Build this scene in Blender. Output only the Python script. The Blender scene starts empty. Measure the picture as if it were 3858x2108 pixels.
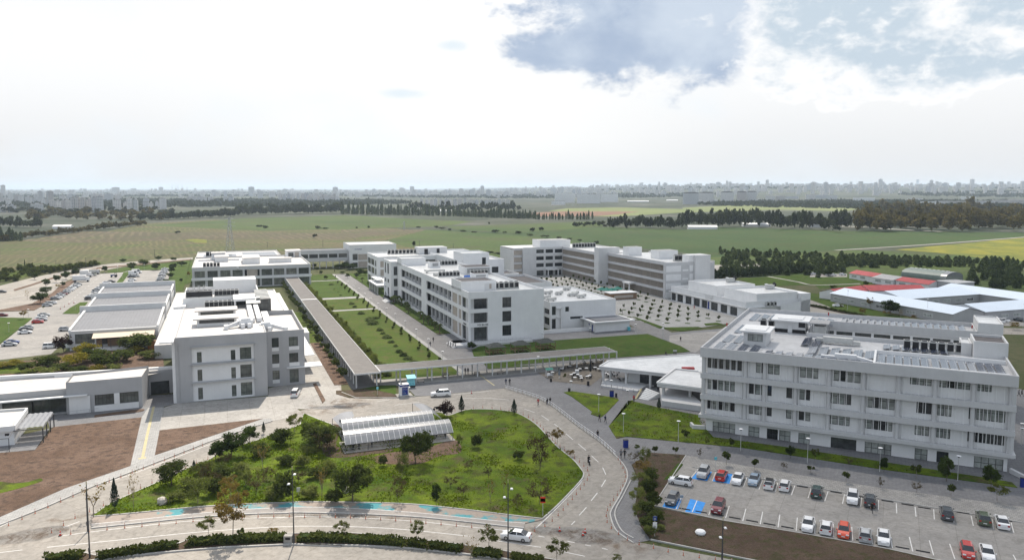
import bpy, math, random
import numpy as np
from mathutils import Vector
R = math.radians
SC = bpy.context.scene
COL = SC.collection
rnd = random.Random(7)
# camera model and ground lookup
F, CX, CY = 2900., 1929., 958.
PITCH = math.atan(250/2900.)
H = 52.
SP, CP = math.sin(PITCH), math.cos(PITCH)
TH = math.atan(1095/2900.)          # campus grid
TA = R(-26.5)                       # the near right block
ZN = dict(m=(0,0,.6677), z1=(0,1000,2.003), z2=(1286,900,2.003), z3=(2572,1100,2.003), z4=(0,1500,2.003),
   z5=(1100,1450,2.003), z6=(2300,1450,1.6534), f1=(0,650,2.003), f2=(1286,650,2.003), f3=(2572,650,2.003),
   N=(700,900,3.22), W=(240,1050,2.7116), Q=(0,1380,3.68), K=(2000,1280,3.68), S=(1220,1480,4.77),
   P=(0,960,3.578), C=(1900,880,3.22), D=(2460,1020,4.293), E=(3050,980,3.188), L=(1360,880,3.52), M=(1700,1030,3.68))
def fullpx(z, x, y):
 ox, oy, s = ZN[z]
 return ox + x/s, oy + y/s
def G(z, x, y, h=0.):
 X, Y = fullpx(z, x, y)
 a = (X-CX)/F; b = -(Y-CY)/F
 d = (a, CP + b*SP, -SP + b*CP)
 t = (h-H)/d[2]
 return (d[0]*t, d[1]*t)
def GP(z, pts, h=0.):
 return [G(z, x, y, h) for x, y in pts]
def hgt(z, bx, by, ty):
 """height of a thing standing at pixel (bx,by) whose top is on row ty"""
 Y = G(z, bx, by)[1]
 b = -(fullpx(z, 0, ty)[1]-CY)/F
 return H + Y*(-SP + b*CP)/(CP + b*SP)
def wid(z, bx, by, w):
 return w/ZN[z][2]*G(z, bx, by)[1]/F
def U(u, w):
 return (u*math.cos(TH)-w*math.sin(TH), u*math.sin(TH)+w*math.cos(TH))
def UI(X, Y):
 return (X*math.cos(TH)+Y*math.sin(TH), -X*math.sin(TH)+Y*math.cos(TH))
def AW(a, b):
 return (a*math.cos(TA)-b*math.sin(TA), a*math.sin(TA)+b*math.cos(TA))
def UP(pts): return [U(*p) for p in pts]
def smooth(pts, n=6, closed=False):
 out = []; P = list(pts); m = len(P)
 for i in range(m if closed else m-1):
  p0 = P[i-1] if (i > 0 or closed) else P[0]; p1 = P[i]; p2 = P[(i+1) % m]
  p3 = P[(i+2) % m] if (closed or i+2 < m) else P[-1]
  for k in range(n):
   t = k/n
   out.append(tuple(.5*((2*p1[j]) + (-p0[j]+p2[j])*t + (2*p0[j]-5*p1[j]+4*p2[j]-p3[j])*t*t + (-p0[j]+3*p1[j]-3*p2[j]+p3[j])*t**3) for j in (0, 1)))
 if not closed: out.append(tuple(P[-1][:2]))
 return out
def resample(pts, step):
 out = []; acc = 0.; nxt = 0.
 for p, q in zip(pts, pts[1:]):
  L = math.dist(p, q)
  while nxt <= acc+L and L > 1e-9:
   t = (nxt-acc)/L
   out.append((p[0]+(q[0]-p[0])*t, p[1]+(q[1]-p[1])*t, math.atan2(q[1]-p[1], q[0]-p[0])))
   nxt += step
  acc += L
 return out
# mesh builder
class MB:
 def __init__(s): s.v = []; s.f = []; s.m = []; s.mi = 0
 def add(s, vs, fs):
  n = len(s.v); s.v += [tuple(v) for v in vs]; s.f += [tuple(i+n for i in f) for f in fs]; s.m += [s.mi]*len(fs)
  return s
 def quad(s, a, b, c, d): return s.add([a, b, c, d], [(0, 1, 2, 3)])
 def box(s, x0, x1, y0, y1, z0, z1):
  return s.add([(x0,y0,z0),(x1,y0,z0),(x1,y1,z0),(x0,y1,z0),(x0,y0,z1),(x1,y0,z1),(x1,y1,z1),(x0,y1,z1)],
    [(3,2,1,0),(4,5,6,7),(0,1,5,4),(1,2,6,5),(2,3,7,6),(3,0,4,7)])
 def prism(s, poly, z0, z1, bottom=True):
  n = len(poly)
  a = sum(poly[i][0]*poly[(i+1) % n][1]-poly[(i+1) % n][0]*poly[i][1] for i in range(n))
  if a < 0: poly = poly[::-1]
  vs = [(p[0], p[1], z0) for p in poly]+[(p[0], p[1], z1) for p in poly]
  fs = [tuple(range(n, 2*n))] + [(i, (i+1) % n, n+(i+1) % n, n+i) for i in range(n)]
  if bottom: fs.append(tuple(range(n-1, -1, -1)))
  return s.add(vs, fs)
 def sheet(s, poly, z):
  n = len(poly)
  a = sum(poly[i][0]*poly[(i+1) % n][1]-poly[(i+1) % n][0]*poly[i][1] for i in range(n))
  if a < 0: poly = poly[::-1]
  return s.add([(p[0], p[1], z) for p in poly], [tuple(range(n))])
 def tube(s, p, q, r0, r1=None, n=6, cap=True):
  r1 = r0 if r1 is None else r1
  p, q = Vector(p), Vector(q); d = (q-p)
  if d.length < 1e-6: return s
  d.normalize(); a = d.orthogonal().normalized(); b = d.cross(a)
  vs = [p+(a*math.cos(2*math.pi*i/n)+b*math.sin(2*math.pi*i/n))*r0 for i in range(n)]
  vs += [q+(a*math.cos(2*math.pi*i/n)+b*math.sin(2*math.pi*i/n))*r1 for i in range(n)]
  fs = [(i, (i+1) % n, n+(i+1) % n, n+i) for i in range(n)]
  if cap: fs += [tuple(range(n-1, -1, -1)), tuple(range(n, 2*n))]
  return s.add(vs, fs)
 def lathe(s, x, y, prof, n=10):
  """prof: list of (r, z)"""
  vs = [(x+r*math.cos(2*math.pi*i/n), y+r*math.sin(2*math.pi*i/n), z) for r, z in prof for i in range(n)]
  fs = [(k*n+i, k*n+(i+1) % n, (k+1)*n+(i+1) % n, (k+1)*n+i) for k in range(len(prof)-1) for i in range(n)]
  fs += [tuple(range(n-1, -1, -1)), tuple(range((len(prof)-1)*n, len(prof)*n))]
  return s.add(vs, fs)
 def strip(s, pts, w, z0, z1=None, side=0.):
  """a ribbon (z1 None) or kerb-like bar along a ground polyline; side shifts it sideways"""
  n = len(pts); L = []; Rr = []
  for i, p in enumerate(pts):
   a = pts[max(i-1, 0)]; b = pts[min(i+1, n-1)]
   dx, dy = b[0]-a[0], b[1]-a[1]; l = math.hypot(dx, dy) or 1.
   nx, ny = -dy/l, dx/l
   L.append((p[0]+nx*(side+w/2), p[1]+ny*(side+w/2))); Rr.append((p[0]+nx*(side-w/2), p[1]+ny*(side-w/2)))
  for i in range(n-1):
   if z1 is None: s.add([(*Rr[i], z0), (*Rr[i+1], z0), (*L[i+1], z0), (*L[i], z0)], [(0, 1, 2, 3)])
   else:
    s.add([(*Rr[i], z0), (*Rr[i+1], z0), (*L[i+1], z0), (*L[i], z0), (*Rr[i], z1), (*Rr[i+1], z1), (*L[i+1], z1), (*L[i], z1)],
      [(4,5,6,7),(0,1,5,4),(2,3,7,6)]+([(3,0,4,7)] if i == 0 else [])+([(1,2,6,5)] if i == n-2 else []))
  return s
 def mesh(s, name, mats, smooth_=False):
  me = bpy.data.meshes.new(name)
  me.from_pydata(s.v, [], s.f)
  for m in (mats if isinstance(mats, (list, tuple)) else [mats]): me.materials.append(m)
  if any(s.m): me.polygons.foreach_set('material_index', s.m)
  if smooth_: me.polygons.foreach_set('use_smooth', [True]*len(me.polygons))
  me.update()
  return me
 def build(s, name, mats, parent=None, smooth_=False):
  return link(name, s.mesh(name, mats, smooth_), parent)
def link(name, me, parent=None, loc=None, rz=0., sc=None):
 o = bpy.data.objects.new(name, me); COL.objects.link(o)
 if parent is not None: o.parent = parent
 if loc is not None: o.location = (loc[0], loc[1], loc[2] if len(loc) > 2 else 0.)
 if rz: o.rotation_euler = (0, 0, rz)
 if sc is not None: o.scale = sc
 return o
def tag(o, label, cat, group=None):
 w = label.split()
 if not 4 <= len(w) <= 16: print('LABEL', len(w), label)
 o['label'] = label; o['category'] = cat
 if group: o['group'] = group
 return o
def empty(name, loc, label, cat, group=None, rz=0., sc=None):
 o = link(name, None, None, loc, rz, sc); o.empty_display_size = .5
 return tag(o, label, cat, group)
def struct(name, mb, m, kind='structure', smooth_=False):
 o = mb.build(name, m, None, smooth_); o['kind'] = kind
 return o
ORD = ['nearest','second','third','fourth','fifth','sixth','seventh','eighth','ninth','tenth','eleventh','twelfth','thirteenth','fourteenth','fifteenth',
  'sixteenth','seventeenth','eighteenth','nineteenth','twentieth']
_tens = {20:'twenty',30:'thirty',40:'forty',50:'fifty',60:'sixty',70:'seventy',80:'eighty',90:'ninety'}
_tenth = {20:'twentieth',30:'thirtieth',40:'fortieth',50:'fiftieth',60:'sixtieth',70:'seventieth',80:'eightieth',90:'ninetieth'}
def nth(i):
 """0-based ordinal; the first one is 'nearest' or 'first' by context"""
 if i < 20: return ORD[i]
 n = i+1; t = n//10*10
 if n >= 100: return 'hundredth' if n == 100 else 'hundred and '+('first' if n == 101 else nth(n-101))
 return _tenth[t] if n == t else _tens[t]+'-'+('first' if n-t == 1 else ORD[n-t-1])
def first(i): return 'first' if i == 0 else nth(i)
# materials
def newmat(name):
 m = bpy.data.materials.new(name); m.use_nodes = True
 nt = m.node_tree; nt.nodes.clear()
 return m, nt, nt.nodes.new('ShaderNodeOutputMaterial')
def N(nt, t, **k):
 n = nt.nodes.new(t)
 for a, b in k.items():
  if a.startswith('i_'): n.inputs[a[2:].replace('_', ' ')].default_value = b
  else: setattr(n, a, b)
 return n
def noise(nt, vec, scale, detail=4., rough=.6, dist=0.):
 n = N(nt, 'ShaderNodeTexNoise'); n.inputs['Scale'].default_value = scale; n.inputs['Detail'].default_value = detail
 n.inputs['Roughness'].default_value = rough; n.inputs['Distortion'].default_value = dist
 nt.links.new(vec, n.inputs['Vector'])
 return n.outputs['Fac']
def ramp(nt, fac, stops):
 r = N(nt, 'ShaderNodeValToRGB'); e = r.color_ramp.elements
 while len(e) < len(stops): e.new(.5)
 for x, (p, c) in zip(e, stops):
  x.position = p; x.color = (*c, 1) if len(c) == 3 else c
 nt.links.new(fac, r.inputs['Fac'])
 return r.outputs['Color']
def mix(nt, fac, a, b, mode='MIX'):
 n = N(nt, 'ShaderNodeMix', data_type='RGBA', blend_type=mode)
 for v, s in ((fac, n.inputs[0]), (a, n.inputs[6]), (b, n.inputs[7])):
  if hasattr(v, 'node'): nt.links.new(v, s)
  else: s.default_value = v if isinstance(v, (int, float)) else ((*v, 1) if len(v) == 3 else v)
 return n.outputs[2]
def position(nt): return N(nt, 'ShaderNodeNewGeometry').outputs['Position']
def objco(nt): return N(nt, 'ShaderNodeTexCoord').outputs['Object']
MATS = {}
def mat(name, col, rough=.85, var=.12, scale=.4, col2=None, bump=0., bscale=4., metal=0., spec=.3, fine=None, streak=0., rand=0., coat=0., joint=None):
 """principled surface: two-scale noise between two tones; rand varies per object"""
 m, nt, out = newmat(name)
 p = N(nt, 'ShaderNodeBsdfPrincipled'); nt.links.new(p.outputs[0], out.inputs['Surface'])
 p.inputs['Roughness'].default_value = rough; p.inputs['Metallic'].default_value = metal
 p.inputs['Specular IOR Level'].default_value = spec
 if coat: p.inputs['Coat Weight'].default_value = coat
 pos = position(nt)
 lo = tuple(c*(1-var) for c in col); hi = col2 or tuple(min(1, c*(1+var)) for c in col)
 c = ramp(nt, noise(nt, pos, scale, 5.), [(.3, lo), (.7, hi)])
 if fine:
  f = noise(nt, pos, fine, 3., .7)
  c = mix(nt, .35, c, ramp(nt, f, [(.25, (.55,)*3), (.75, (1.45,)*3)]), 'MULTIPLY')
 if streak:
  mp = N(nt, 'ShaderNodeMapping'); mp.inputs['Scale'].default_value = (2.2, 2.2, .09); nt.links.new(pos, mp.inputs['Vector'])
  c = mix(nt, streak, c, ramp(nt, noise(nt, mp.outputs[0], .9, 4.), [(.35, (.72, .71, .69)), (.6, (1., 1., 1.))]), 'MULTIPLY')
 if joint:
  mp = N(nt, 'ShaderNodeMapping'); mp.inputs['Rotation'].default_value = (0, 0, joint[2]); nt.links.new(pos, mp.inputs['Vector'])
  t = N(nt, 'ShaderNodeTexBrick'); t.offset = 0.; nt.links.new(mp.outputs[0], t.inputs['Vector']); t.inputs['Scale'].default_value = 1.; t.inputs['Brick Width'].default_value = joint[0]; t.inputs['Row Height'].default_value = joint[1]; t.inputs['Mortar Size'].default_value = .035
  t.inputs['Color1'].default_value = (1,1,1,1); t.inputs['Color2'].default_value = (.9,.9,.91,1); t.inputs['Mortar'].default_value = (.68,.67,.66,1)
  c = mix(nt, 1., c, t.outputs['Color'], 'MULTIPLY')
  c = mix(nt, .5, c, ramp(nt, noise(nt, pos, .7, 7., .72, .8), [(.36, (.62,.6,.58)), (.52, (1.04,)*3)]), 'MULTIPLY')
 if rand:
  oi = N(nt, 'ShaderNodeObjectInfo')
  c = mix(nt, rand, c, ramp(nt, oi.outputs['Random'], [(0., tuple(x*.45 for x in col)), (1., tuple(min(1, x*1.6) for x in col))]))
 nt.links.new(c, p.inputs['Base Color'])
 if bump:
  b = N(nt, 'ShaderNodeBump'); b.inputs['Strength'].default_value = bump; b.inputs['Distance'].default_value = .15
  nt.links.new(noise(nt, pos, bscale, 5., .65), b.inputs['Height']); nt.links.new(b.outputs[0], p.inputs['Normal'])
 MATS[name] = m
 return m
def leafmat(name, dark, light, trans=.35, rand=.5):
 m, nt, out = newmat(name)
 pos = position(nt); oi = N(nt, 'ShaderNodeObjectInfo')
 c = ramp(nt, noise(nt, pos, 1.3, 3.), [(.3, dark), (.7, light)])
 c = mix(nt, rand, c, ramp(nt, oi.outputs['Random'], [(0., tuple(x*.8 for x in dark)), (1., tuple(x*1.1 for x in light))]))
 d = N(nt, 'ShaderNodeBsdfDiffuse'); t = N(nt, 'ShaderNodeBsdfTranslucent'); x = N(nt, 'ShaderNodeMixShader')
 x.inputs[0].default_value = trans
 nt.links.new(c, d.inputs[0]); nt.links.new(mix(nt, 1., c, (1.25, 1.35, .6), 'MULTIPLY'), t.inputs[0])
 nt.links.new(d.outputs[0], x.inputs[1]); nt.links.new(t.outputs[0], x.inputs[2]); nt.links.new(x.outputs[0], out.inputs['Surface'])
 MATS[name] = m
 return m
# palette
mat('concrete', (.335,.32,.295), .9, .14, .09, fine=1.6, bump=.1, joint=(5.,5.,-TH))
mat('asphalt_road', (.29,.272,.245), .9, .16, .06, col2=(.335,.307,.268), fine=1.2, bump=.1, joint=(6.,30.,.6))
mat('lot', (.27,.26,.245), .9, .12, .12, col2=(.315,.298,.275), fine=2.2, joint=(5.,5.,-TA))
mat('kerb', (.42,.41,.39), .9, .15, 1.)
mat('white_paint', (.62,.61,.59), .7, .1, 2., fine=3.)
mat('yellow_paint', (.42,.37,.22), .8, .12, 1.)
mat('blue_paint', (.03,.25,.66), .7, .15, 1.2)
mat('white_wall', (.73,.73,.725), .8, .05, .3, streak=.08)
mat('pale_wall', (.61,.61,.605), .85, .05, .3, streak=.1)
mat('grey_wall', (.40,.40,.405), .85, .06, .25, streak=.1)
mat('light_grey_wall', (.53,.53,.53), .85, .06, .25, streak=.12)
mat('tan_panel', (.42,.37,.32), .85, .1, .6)
mat('white_roof', (.47,.45,.43), .5, .14, .18, fine=1.2, spec=.5)
mat('faculty_roof', (.46,.46,.465), .45, .12, .2, fine=1., spec=.4)
mat('white_membrane', (.62,.62,.61), .34, .12, .2, fine=1., spec=.6)
mat('grey_roof', (.33,.33,.33), .7, .12, .5, fine=2.)
mat('dark_roof', (.11,.10,.10), .8, .2, .6, fine=2.)
mat('metal_roof', (.165,.17,.185), .6, .08, .3, spec=.25)
mat('blue_roof', (.60,.68,.77), .4, .03, .1, spec=.5)
mat('red_roof', (.36,.055,.06), .7, .18, .4, fine=2.)
mat('canopy_roof', (.135,.126,.118), .8, .12, .4, fine=2.)
mat('steel', (.45,.46,.47), .4, .1, 1., metal=.6)
mat('dark_steel', (.06,.06,.065), .5, .1, 1.)
mat('black', (.02,.02,.022), .6, .1, 1.)
mat('frame_dark', (.035,.035,.04), .5, .05, 1.)
mat('white_metal', (.72,.72,.72), .5, .06, 1.)
mat('ac_body', (.50,.50,.48), .6, .1, 1.)
mat('tan_fabric', (.62,.53,.41), .8, .06, .6)
mat('orange_box', (.52,.22,.07), .7, .1, 1.)
mat('polycarb', (.24,.245,.26), .25, .06, .8, spec=.8)
mat('garden_gravel', (.155,.135,.11), .95, .25, .8, fine=3.)
mat('red_plastic', (.62,.045,.02), .5, .1, 2.)
mat('orange_plastic', (.40,.09,.03), .6, .15, 2.)
mat('bark', (.12,.095,.075), .95, .25, 3.)
mat('pale_bark', (.25,.21,.17), .95, .2, 3.)
mat('palm_bark', (.16,.12,.085), .95, .25, 4.)
mat('rock', (.42,.39,.35), .95, .2, 2., bump=.3)
mat('wood', (.22,.14,.085), .8, .25, 2.)
mat('gazebo_roof', (.04,.048,.045), .8, .15, 1.)
mat('turquoise', (.10,.43,.50), .5, .06, 1.)
mat('light_turquoise', (.22,.56,.63), .5, .08, 1.)
mat('navy', (.012,.03,.21), .4, .05, 1.)
mat('green_canvas', (.01,.16,.125), .7, .1, 1.)
mat('blue_canvas', (.03,.13,.45), .7, .1, 1.)
mat('grey_canvas', (.16,.18,.2), .8, .1, 1.)
mat('tyre', (.018,.018,.018), .8, .1, 2.)
mat('rim', (.4,.4,.41), .35, .1, 2., metal=.7)
mat('lamp_red', (.35,.012,.012), .2, .05, 1., spec=.6)
mat('lamp_white', (.7,.7,.72), .15, .05, 1., spec=.7)
mat('car_glass', (.018,.022,.027), .06, .1, 1., spec=.8)
mat('plate', (.7,.7,.7), .5, .02, 1.)
mat('skin', (.42,.25,.17), .6, .05, 4.)
mat('hair', (.015,.011,.009), .7, .1, 4.)
for n_, c_ in dict(black=(.018,.018,.02), navy=(.02,.03,.07), grey=(.14,.14,.15), white=(.6,.6,.6), red=(.42,.03,.03), beige=(.4,.33,.25), blue=(.05,.09,.22)).items():
 mat('cloth_'+n_, c_, .9, .12, 6.)
for n_, c_, s_ in [('white',(.76,.76,.76),.5),('silver',(.42,.43,.44),.5),('grey',(.19,.20,.215),.5),('dark_grey',(.065,.075,.085),.5),('black',(.02,.02,.022),.5),
    ('red',(.46,.028,.022),.5),('orange_red',(.62,.075,.03),.5),('dark_red',(.16,.012,.02),.5),('blue',(.02,.055,.2),.5),('light_blue',(.27,.35,.44),.5),
    ('green',(.075,.10,.06),.5),('dark_green',(.03,.06,.055),.5)]:
 mat('car_'+n_, c_, .25, .03, 1., spec=s_, coat=.6)
leafmat('leaf_olive', (.04,.055,.02), (.10,.12,.042), .38)
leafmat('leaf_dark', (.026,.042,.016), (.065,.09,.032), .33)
leafmat('leaf_street', (.06,.07,.02), (.13,.14,.045), .35)
leafmat('leaf_pale', (.10,.12,.04), (.19,.205,.075), .4)
leafmat('leaf_ochre', (.13,.085,.03), (.24,.17,.06), .35)
leafmat('leaf_brown', (.045,.033,.022), (.11,.085,.05), .25)
leafmat('leaf_conifer', (.028,.045,.035), (.062,.085,.068), .15)
leafmat('leaf_pine', (.055,.075,.048), (.115,.14,.085), .3)
leafmat('leaf_maroon', (.022,.012,.014), (.05,.025,.028), .2)
leafmat('leaf_palm', (.045,.065,.022), (.11,.135,.05), .35)
leafmat('leaf_hedge', (.045,.055,.016), (.10,.115,.035), .25)
leafmat('leaf_yellow', (.12,.11,.02), (.24,.2,.035), .3)
leafmat('leaf_grass', (.045,.075,.008), (.17,.215,.014), .45, .0)
leafmat('leaf_wood', (.026,.034,.022), (.062,.07,.04), .2, .7)
leafmat('leaf_autumn', (.07,.06,.028), (.15,.12,.055), .2, .7)
def groundmat(name, a, b, c, s1=.05, s2=.6, s3=5., bump=.25, rows=None, bare=None):
 """soil or turf: broad patches a-b, finer patches of c, speckle; rows = (angle, spacing, strength) for plough lines"""
 m, nt, out = newmat(name)
 p = N(nt, 'ShaderNodeBsdfPrincipled'); nt.links.new(p.outputs[0], out.inputs['Surface'])
 p.inputs['Roughness'].default_value = .95; p.inputs['Specular IOR Level'].default_value = .12
 pos = position(nt)
 col = ramp(nt, noise(nt, pos, s1, 6., .62, .5), [(.35, a), (.65, b)])
 col = mix(nt, ramp(nt, noise(nt, pos, s2, 5., .65), [(.48, (0,)*3), (.66, (1,)*3)]), col, c)
 if bare: col = mix(nt, ramp(nt, noise(nt, pos, bare[1], 6., .7), [(bare[2], (0,)*3), (bare[2]+.1, (1,)*3)]), col, bare[0])
 sp = noise(nt, pos, s3, 4., .75)
 col = mix(nt, .6, col, ramp(nt, sp, [(.3, (.5,)*3), (.72, (1.5,)*3)]), 'MULTIPLY')
 if rows:
  mp = N(nt, 'ShaderNodeMapping', vector_type='TEXTURE'); mp.inputs['Rotation'].default_value = (0, 0, R(rows[0])); nt.links.new(pos, mp.inputs['Vector'])
  w = N(nt, 'ShaderNodeTexWave', wave_type='BANDS', bands_direction='X'); w.inputs['Scale'].default_value = .314/rows[1]
  w.inputs['Distortion'].default_value = 7.; w.inputs['Detail'].default_value = 3.; w.inputs['Detail Scale'].default_value = .4
  nt.links.new(mp.outputs[0], w.inputs['Vector'])
  fade = ramp(nt, noise(nt, pos, .012, 3.), [(.35, (0,)*3), (.6, (rows[2],)*3)])
  col = mix(nt, fade, col, mix(nt, 1., col, ramp(nt, w.outputs['Fac'], [(.55, (.85,.87,.85)), (.85, (1.7,1.65,1.6))]), 'MULTIPLY'))
 nt.links.new(col, p.inputs['Base Color'])
 if bump:
  bn = N(nt, 'ShaderNodeBump'); bn.inputs['Strength'].default_value = bump; bn.inputs['Distance'].default_value = .3
  nt.links.new(sp, bn.inputs['Height']); nt.links.new(bn.outputs[0], p.inputs['Normal'])
 MATS[name] = m
groundmat('lawn', (.034,.068,.008), (.058,.098,.013), (.068,.078,.02), .08, .5, 3., .5)
groundmat('wild_grass', (.045,.085,.006), (.135,.18,.012), (.055,.06,.016), .11, .4, 3., .7, bare=((.09,.075,.035), .13, .58))
groundmat('dry_lawn', (.045,.08,.01), (.075,.105,.015), (.085,.085,.026), .06, .4, 3., .4)
groundmat('soil', (.128,.083,.058), (.19,.13,.097), (.088,.062,.048), .12, .8, 4., 1.)
groundmat('dark_soil', (.075,.052,.038), (.115,.082,.06), (.06,.06,.025), .15, .7, 4., .9)
groundmat('base_ground', (.055,.07,.025), (.10,.095,.05), (.06,.075,.028), .02, .2, 2., .4)
groundmat('plain', (.030,.042,.030), (.062,.07,.045), (.10,.10,.085), .0018, .006, .02, 0.)
groundmat('field_brown', (.074,.078,.034), (.105,.088,.05), (.062,.085,.024), .008, .03, .25, 0., rows=(25,5.5,.45))
groundmat('field_strip', (.08,.07,.045), (.105,.085,.056), (.07,.08,.034), .012, .04, .3, 0., rows=(25,9.,.5))
groundmat('field_green', (.042,.072,.02), (.066,.093,.026), (.06,.07,.03), .006, .02, .3, 0.)
groundmat('field_deep', (.028,.055,.018), (.044,.074,.022), (.045,.06,.022), .006, .03, .3, 0.)
groundmat('field_light', (.13,.165,.06), (.17,.19,.08), (.15,.15,.075), .004, .02, .2, 0.)
groundmat('field_red', (.17,.095,.065), (.2,.12,.085), (.15,.10,.07), .004, .02, .2, 0.)
groundmat('field_yellow', (.10,.12,.03), (.22,.20,.03), (.09,.12,.03), .02, .05, .4, 0.)
def paver(name, a, b, brick=(.45,.22), rot=0.):
 m, nt, out = newmat(name)
 p = N(nt, 'ShaderNodeBsdfPrincipled'); nt.links.new(p.outputs[0], out.inputs['Surface']); p.inputs['Roughness'].default_value = .85
 p.inputs['Specular IOR Level'].default_value = .25
 pos = position(nt)
 mp = N(nt, 'ShaderNodeMapping'); mp.inputs['Rotation'].default_value = (0, 0, rot); nt.links.new(pos, mp.inputs['Vector'])
 t = N(nt, 'ShaderNodeTexBrick'); nt.links.new(mp.outputs[0], t.inputs['Vector']); t.inputs['Scale'].default_value = 1.
 t.inputs['Brick Width'].default_value = brick[0]*2; t.inputs['Row Height'].default_value = brick[1]*2; t.inputs['Mortar Size'].default_value = .025
 t.inputs['Color1'].default_value = (*a, 1); t.inputs['Color2'].default_value = (*b, 1); t.inputs['Mortar'].default_value = (*[x*.6 for x in a], 1)
 c = mix(nt, .5, t.outputs['Color'], ramp(nt, noise(nt, pos, .12, 5., .65), [(.3, (.72,)*3), (.7, (1.25,)*3)]), 'MULTIPLY')
 c = mix(nt, .35, c, ramp(nt, noise(nt, pos, 1.3, 5., .7), [(.3, (.6,)*3), (.7, (1.35,)*3)]), 'MULTIPLY')
 nt.links.new(c, p.inputs['Base Color']); MATS[name] = m
paver('paving', (.165,.165,.172), (.19,.188,.19), rot=-TH)
paver('paving_light', (.30,.295,.285), (.34,.335,.32), rot=-TH)
paver('paving_dark', (.17,.165,.165), (.205,.20,.195), rot=-TH)
paver('cobble', (.25,.24,.23), (.31,.30,.28), (.3,.3), rot=-TA)
def twotone(name, a, b, s, lo, hi):
 m, nt, out = newmat(name)
 p = N(nt, 'ShaderNodeBsdfPrincipled'); nt.links.new(p.outputs[0], out.inputs['Surface']); p.inputs['Roughness'].default_value = .85
 pos = position(nt)
 c = ramp(nt, noise(nt, pos, s, 6., .65), [(lo, a), (hi, b)])
 c = mix(nt, .3, c, ramp(nt, noise(nt, pos, 2.5, 4., .7), [(.3, (.6,)*3), (.7, (1.3,)*3)]), 'MULTIPLY')
 nt.links.new(c, p.inputs['Base Color']); MATS[name] = m
twotone('cycle_path', (.27,.225,.19), (.05,.24,.27), .16, .52, .58)
twotone('footway', (.22,.21,.205), (.30,.27,.24), .3, .35, .65)
def glassmat(name, stops, rough=.08):
 m, nt, out = newmat(name)
 p = N(nt, 'ShaderNodeBsdfPrincipled'); nt.links.new(p.outputs[0], out.inputs['Surface'])
 p.inputs['Roughness'].default_value = rough; p.inputs['Specular IOR Level'].default_value = .5
 oi = N(nt, 'ShaderNodeObjectInfo')
 c = ramp(nt, oi.outputs['Random'], stops)
 c = mix(nt, .6, c, ramp(nt, noise(nt, position(nt), .55, 3., .6), [(.35, (.35,)*3), (.65, (1.3,)*3)]), 'MULTIPLY')
 nt.links.new(c, p.inputs['Base Color']); MATS[name] = m
def clearsheet():
 m = MATS['polycarb']; nt = m.node_tree; out = [n for n in nt.nodes if n.type == 'OUTPUT_MATERIAL'][0]; p = out.inputs['Surface'].links[0].from_node
 t = N(nt, 'ShaderNodeBsdfTransparent'); t.inputs[0].default_value = (.85,.88,.9,1); x = N(nt, 'ShaderNodeMixShader'); x.inputs[0].default_value = .16; nt.links.new(p.outputs[0], x.inputs[1]); nt.links.new(t.outputs[0], x.inputs[2]); nt.links.new(x.outputs[0], out.inputs['Surface'])
clearsheet()
glassmat('glass', [(0., (.035,.042,.045)), (.35, (.09,.10,.095)), (.7, (.15,.165,.145)), (1., (.21,.215,.185))])
glassmat('glass_dark', [(0., (.02,.025,.03)), (1., (.085,.092,.09))])
glassmat('glass_blind', [(0., (.26,.29,.275)), (.3, (.33,.36,.34)), (.82, (.40,.415,.39)), (.86, (.03,.034,.036)), (1., (.022,.025,.028))], .15)
def solarmat():
 m, nt, out = newmat('solar_panel')
 p = N(nt, 'ShaderNodeBsdfPrincipled'); nt.links.new(p.outputs[0], out.inputs['Surface'])
 p.inputs['Roughness'].default_value = .12; p.inputs['Specular IOR Level'].default_value = .7; p.inputs['IOR'].default_value = 1.9
 t = N(nt, 'ShaderNodeTexBrick'); nt.links.new(objco(nt), t.inputs['Vector']); t.offset = 0.
 t.inputs['Scale'].default_value = 1.; t.inputs['Brick Width'].default_value = 1.; t.inputs['Row Height'].default_value = 1.65
 t.inputs['Mortar Size'].default_value = .03; t.inputs['Color1'].default_value = (.035,.045,.075,1); t.inputs['Color2'].default_value = (.04,.05,.08,1)
 t.inputs['Mortar'].default_value = (.3,.3,.32,1)
 nt.links.new(t.outputs['Color'], p.inputs['Base Color']); MATS['solar_panel'] = m
solarmat()
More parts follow.
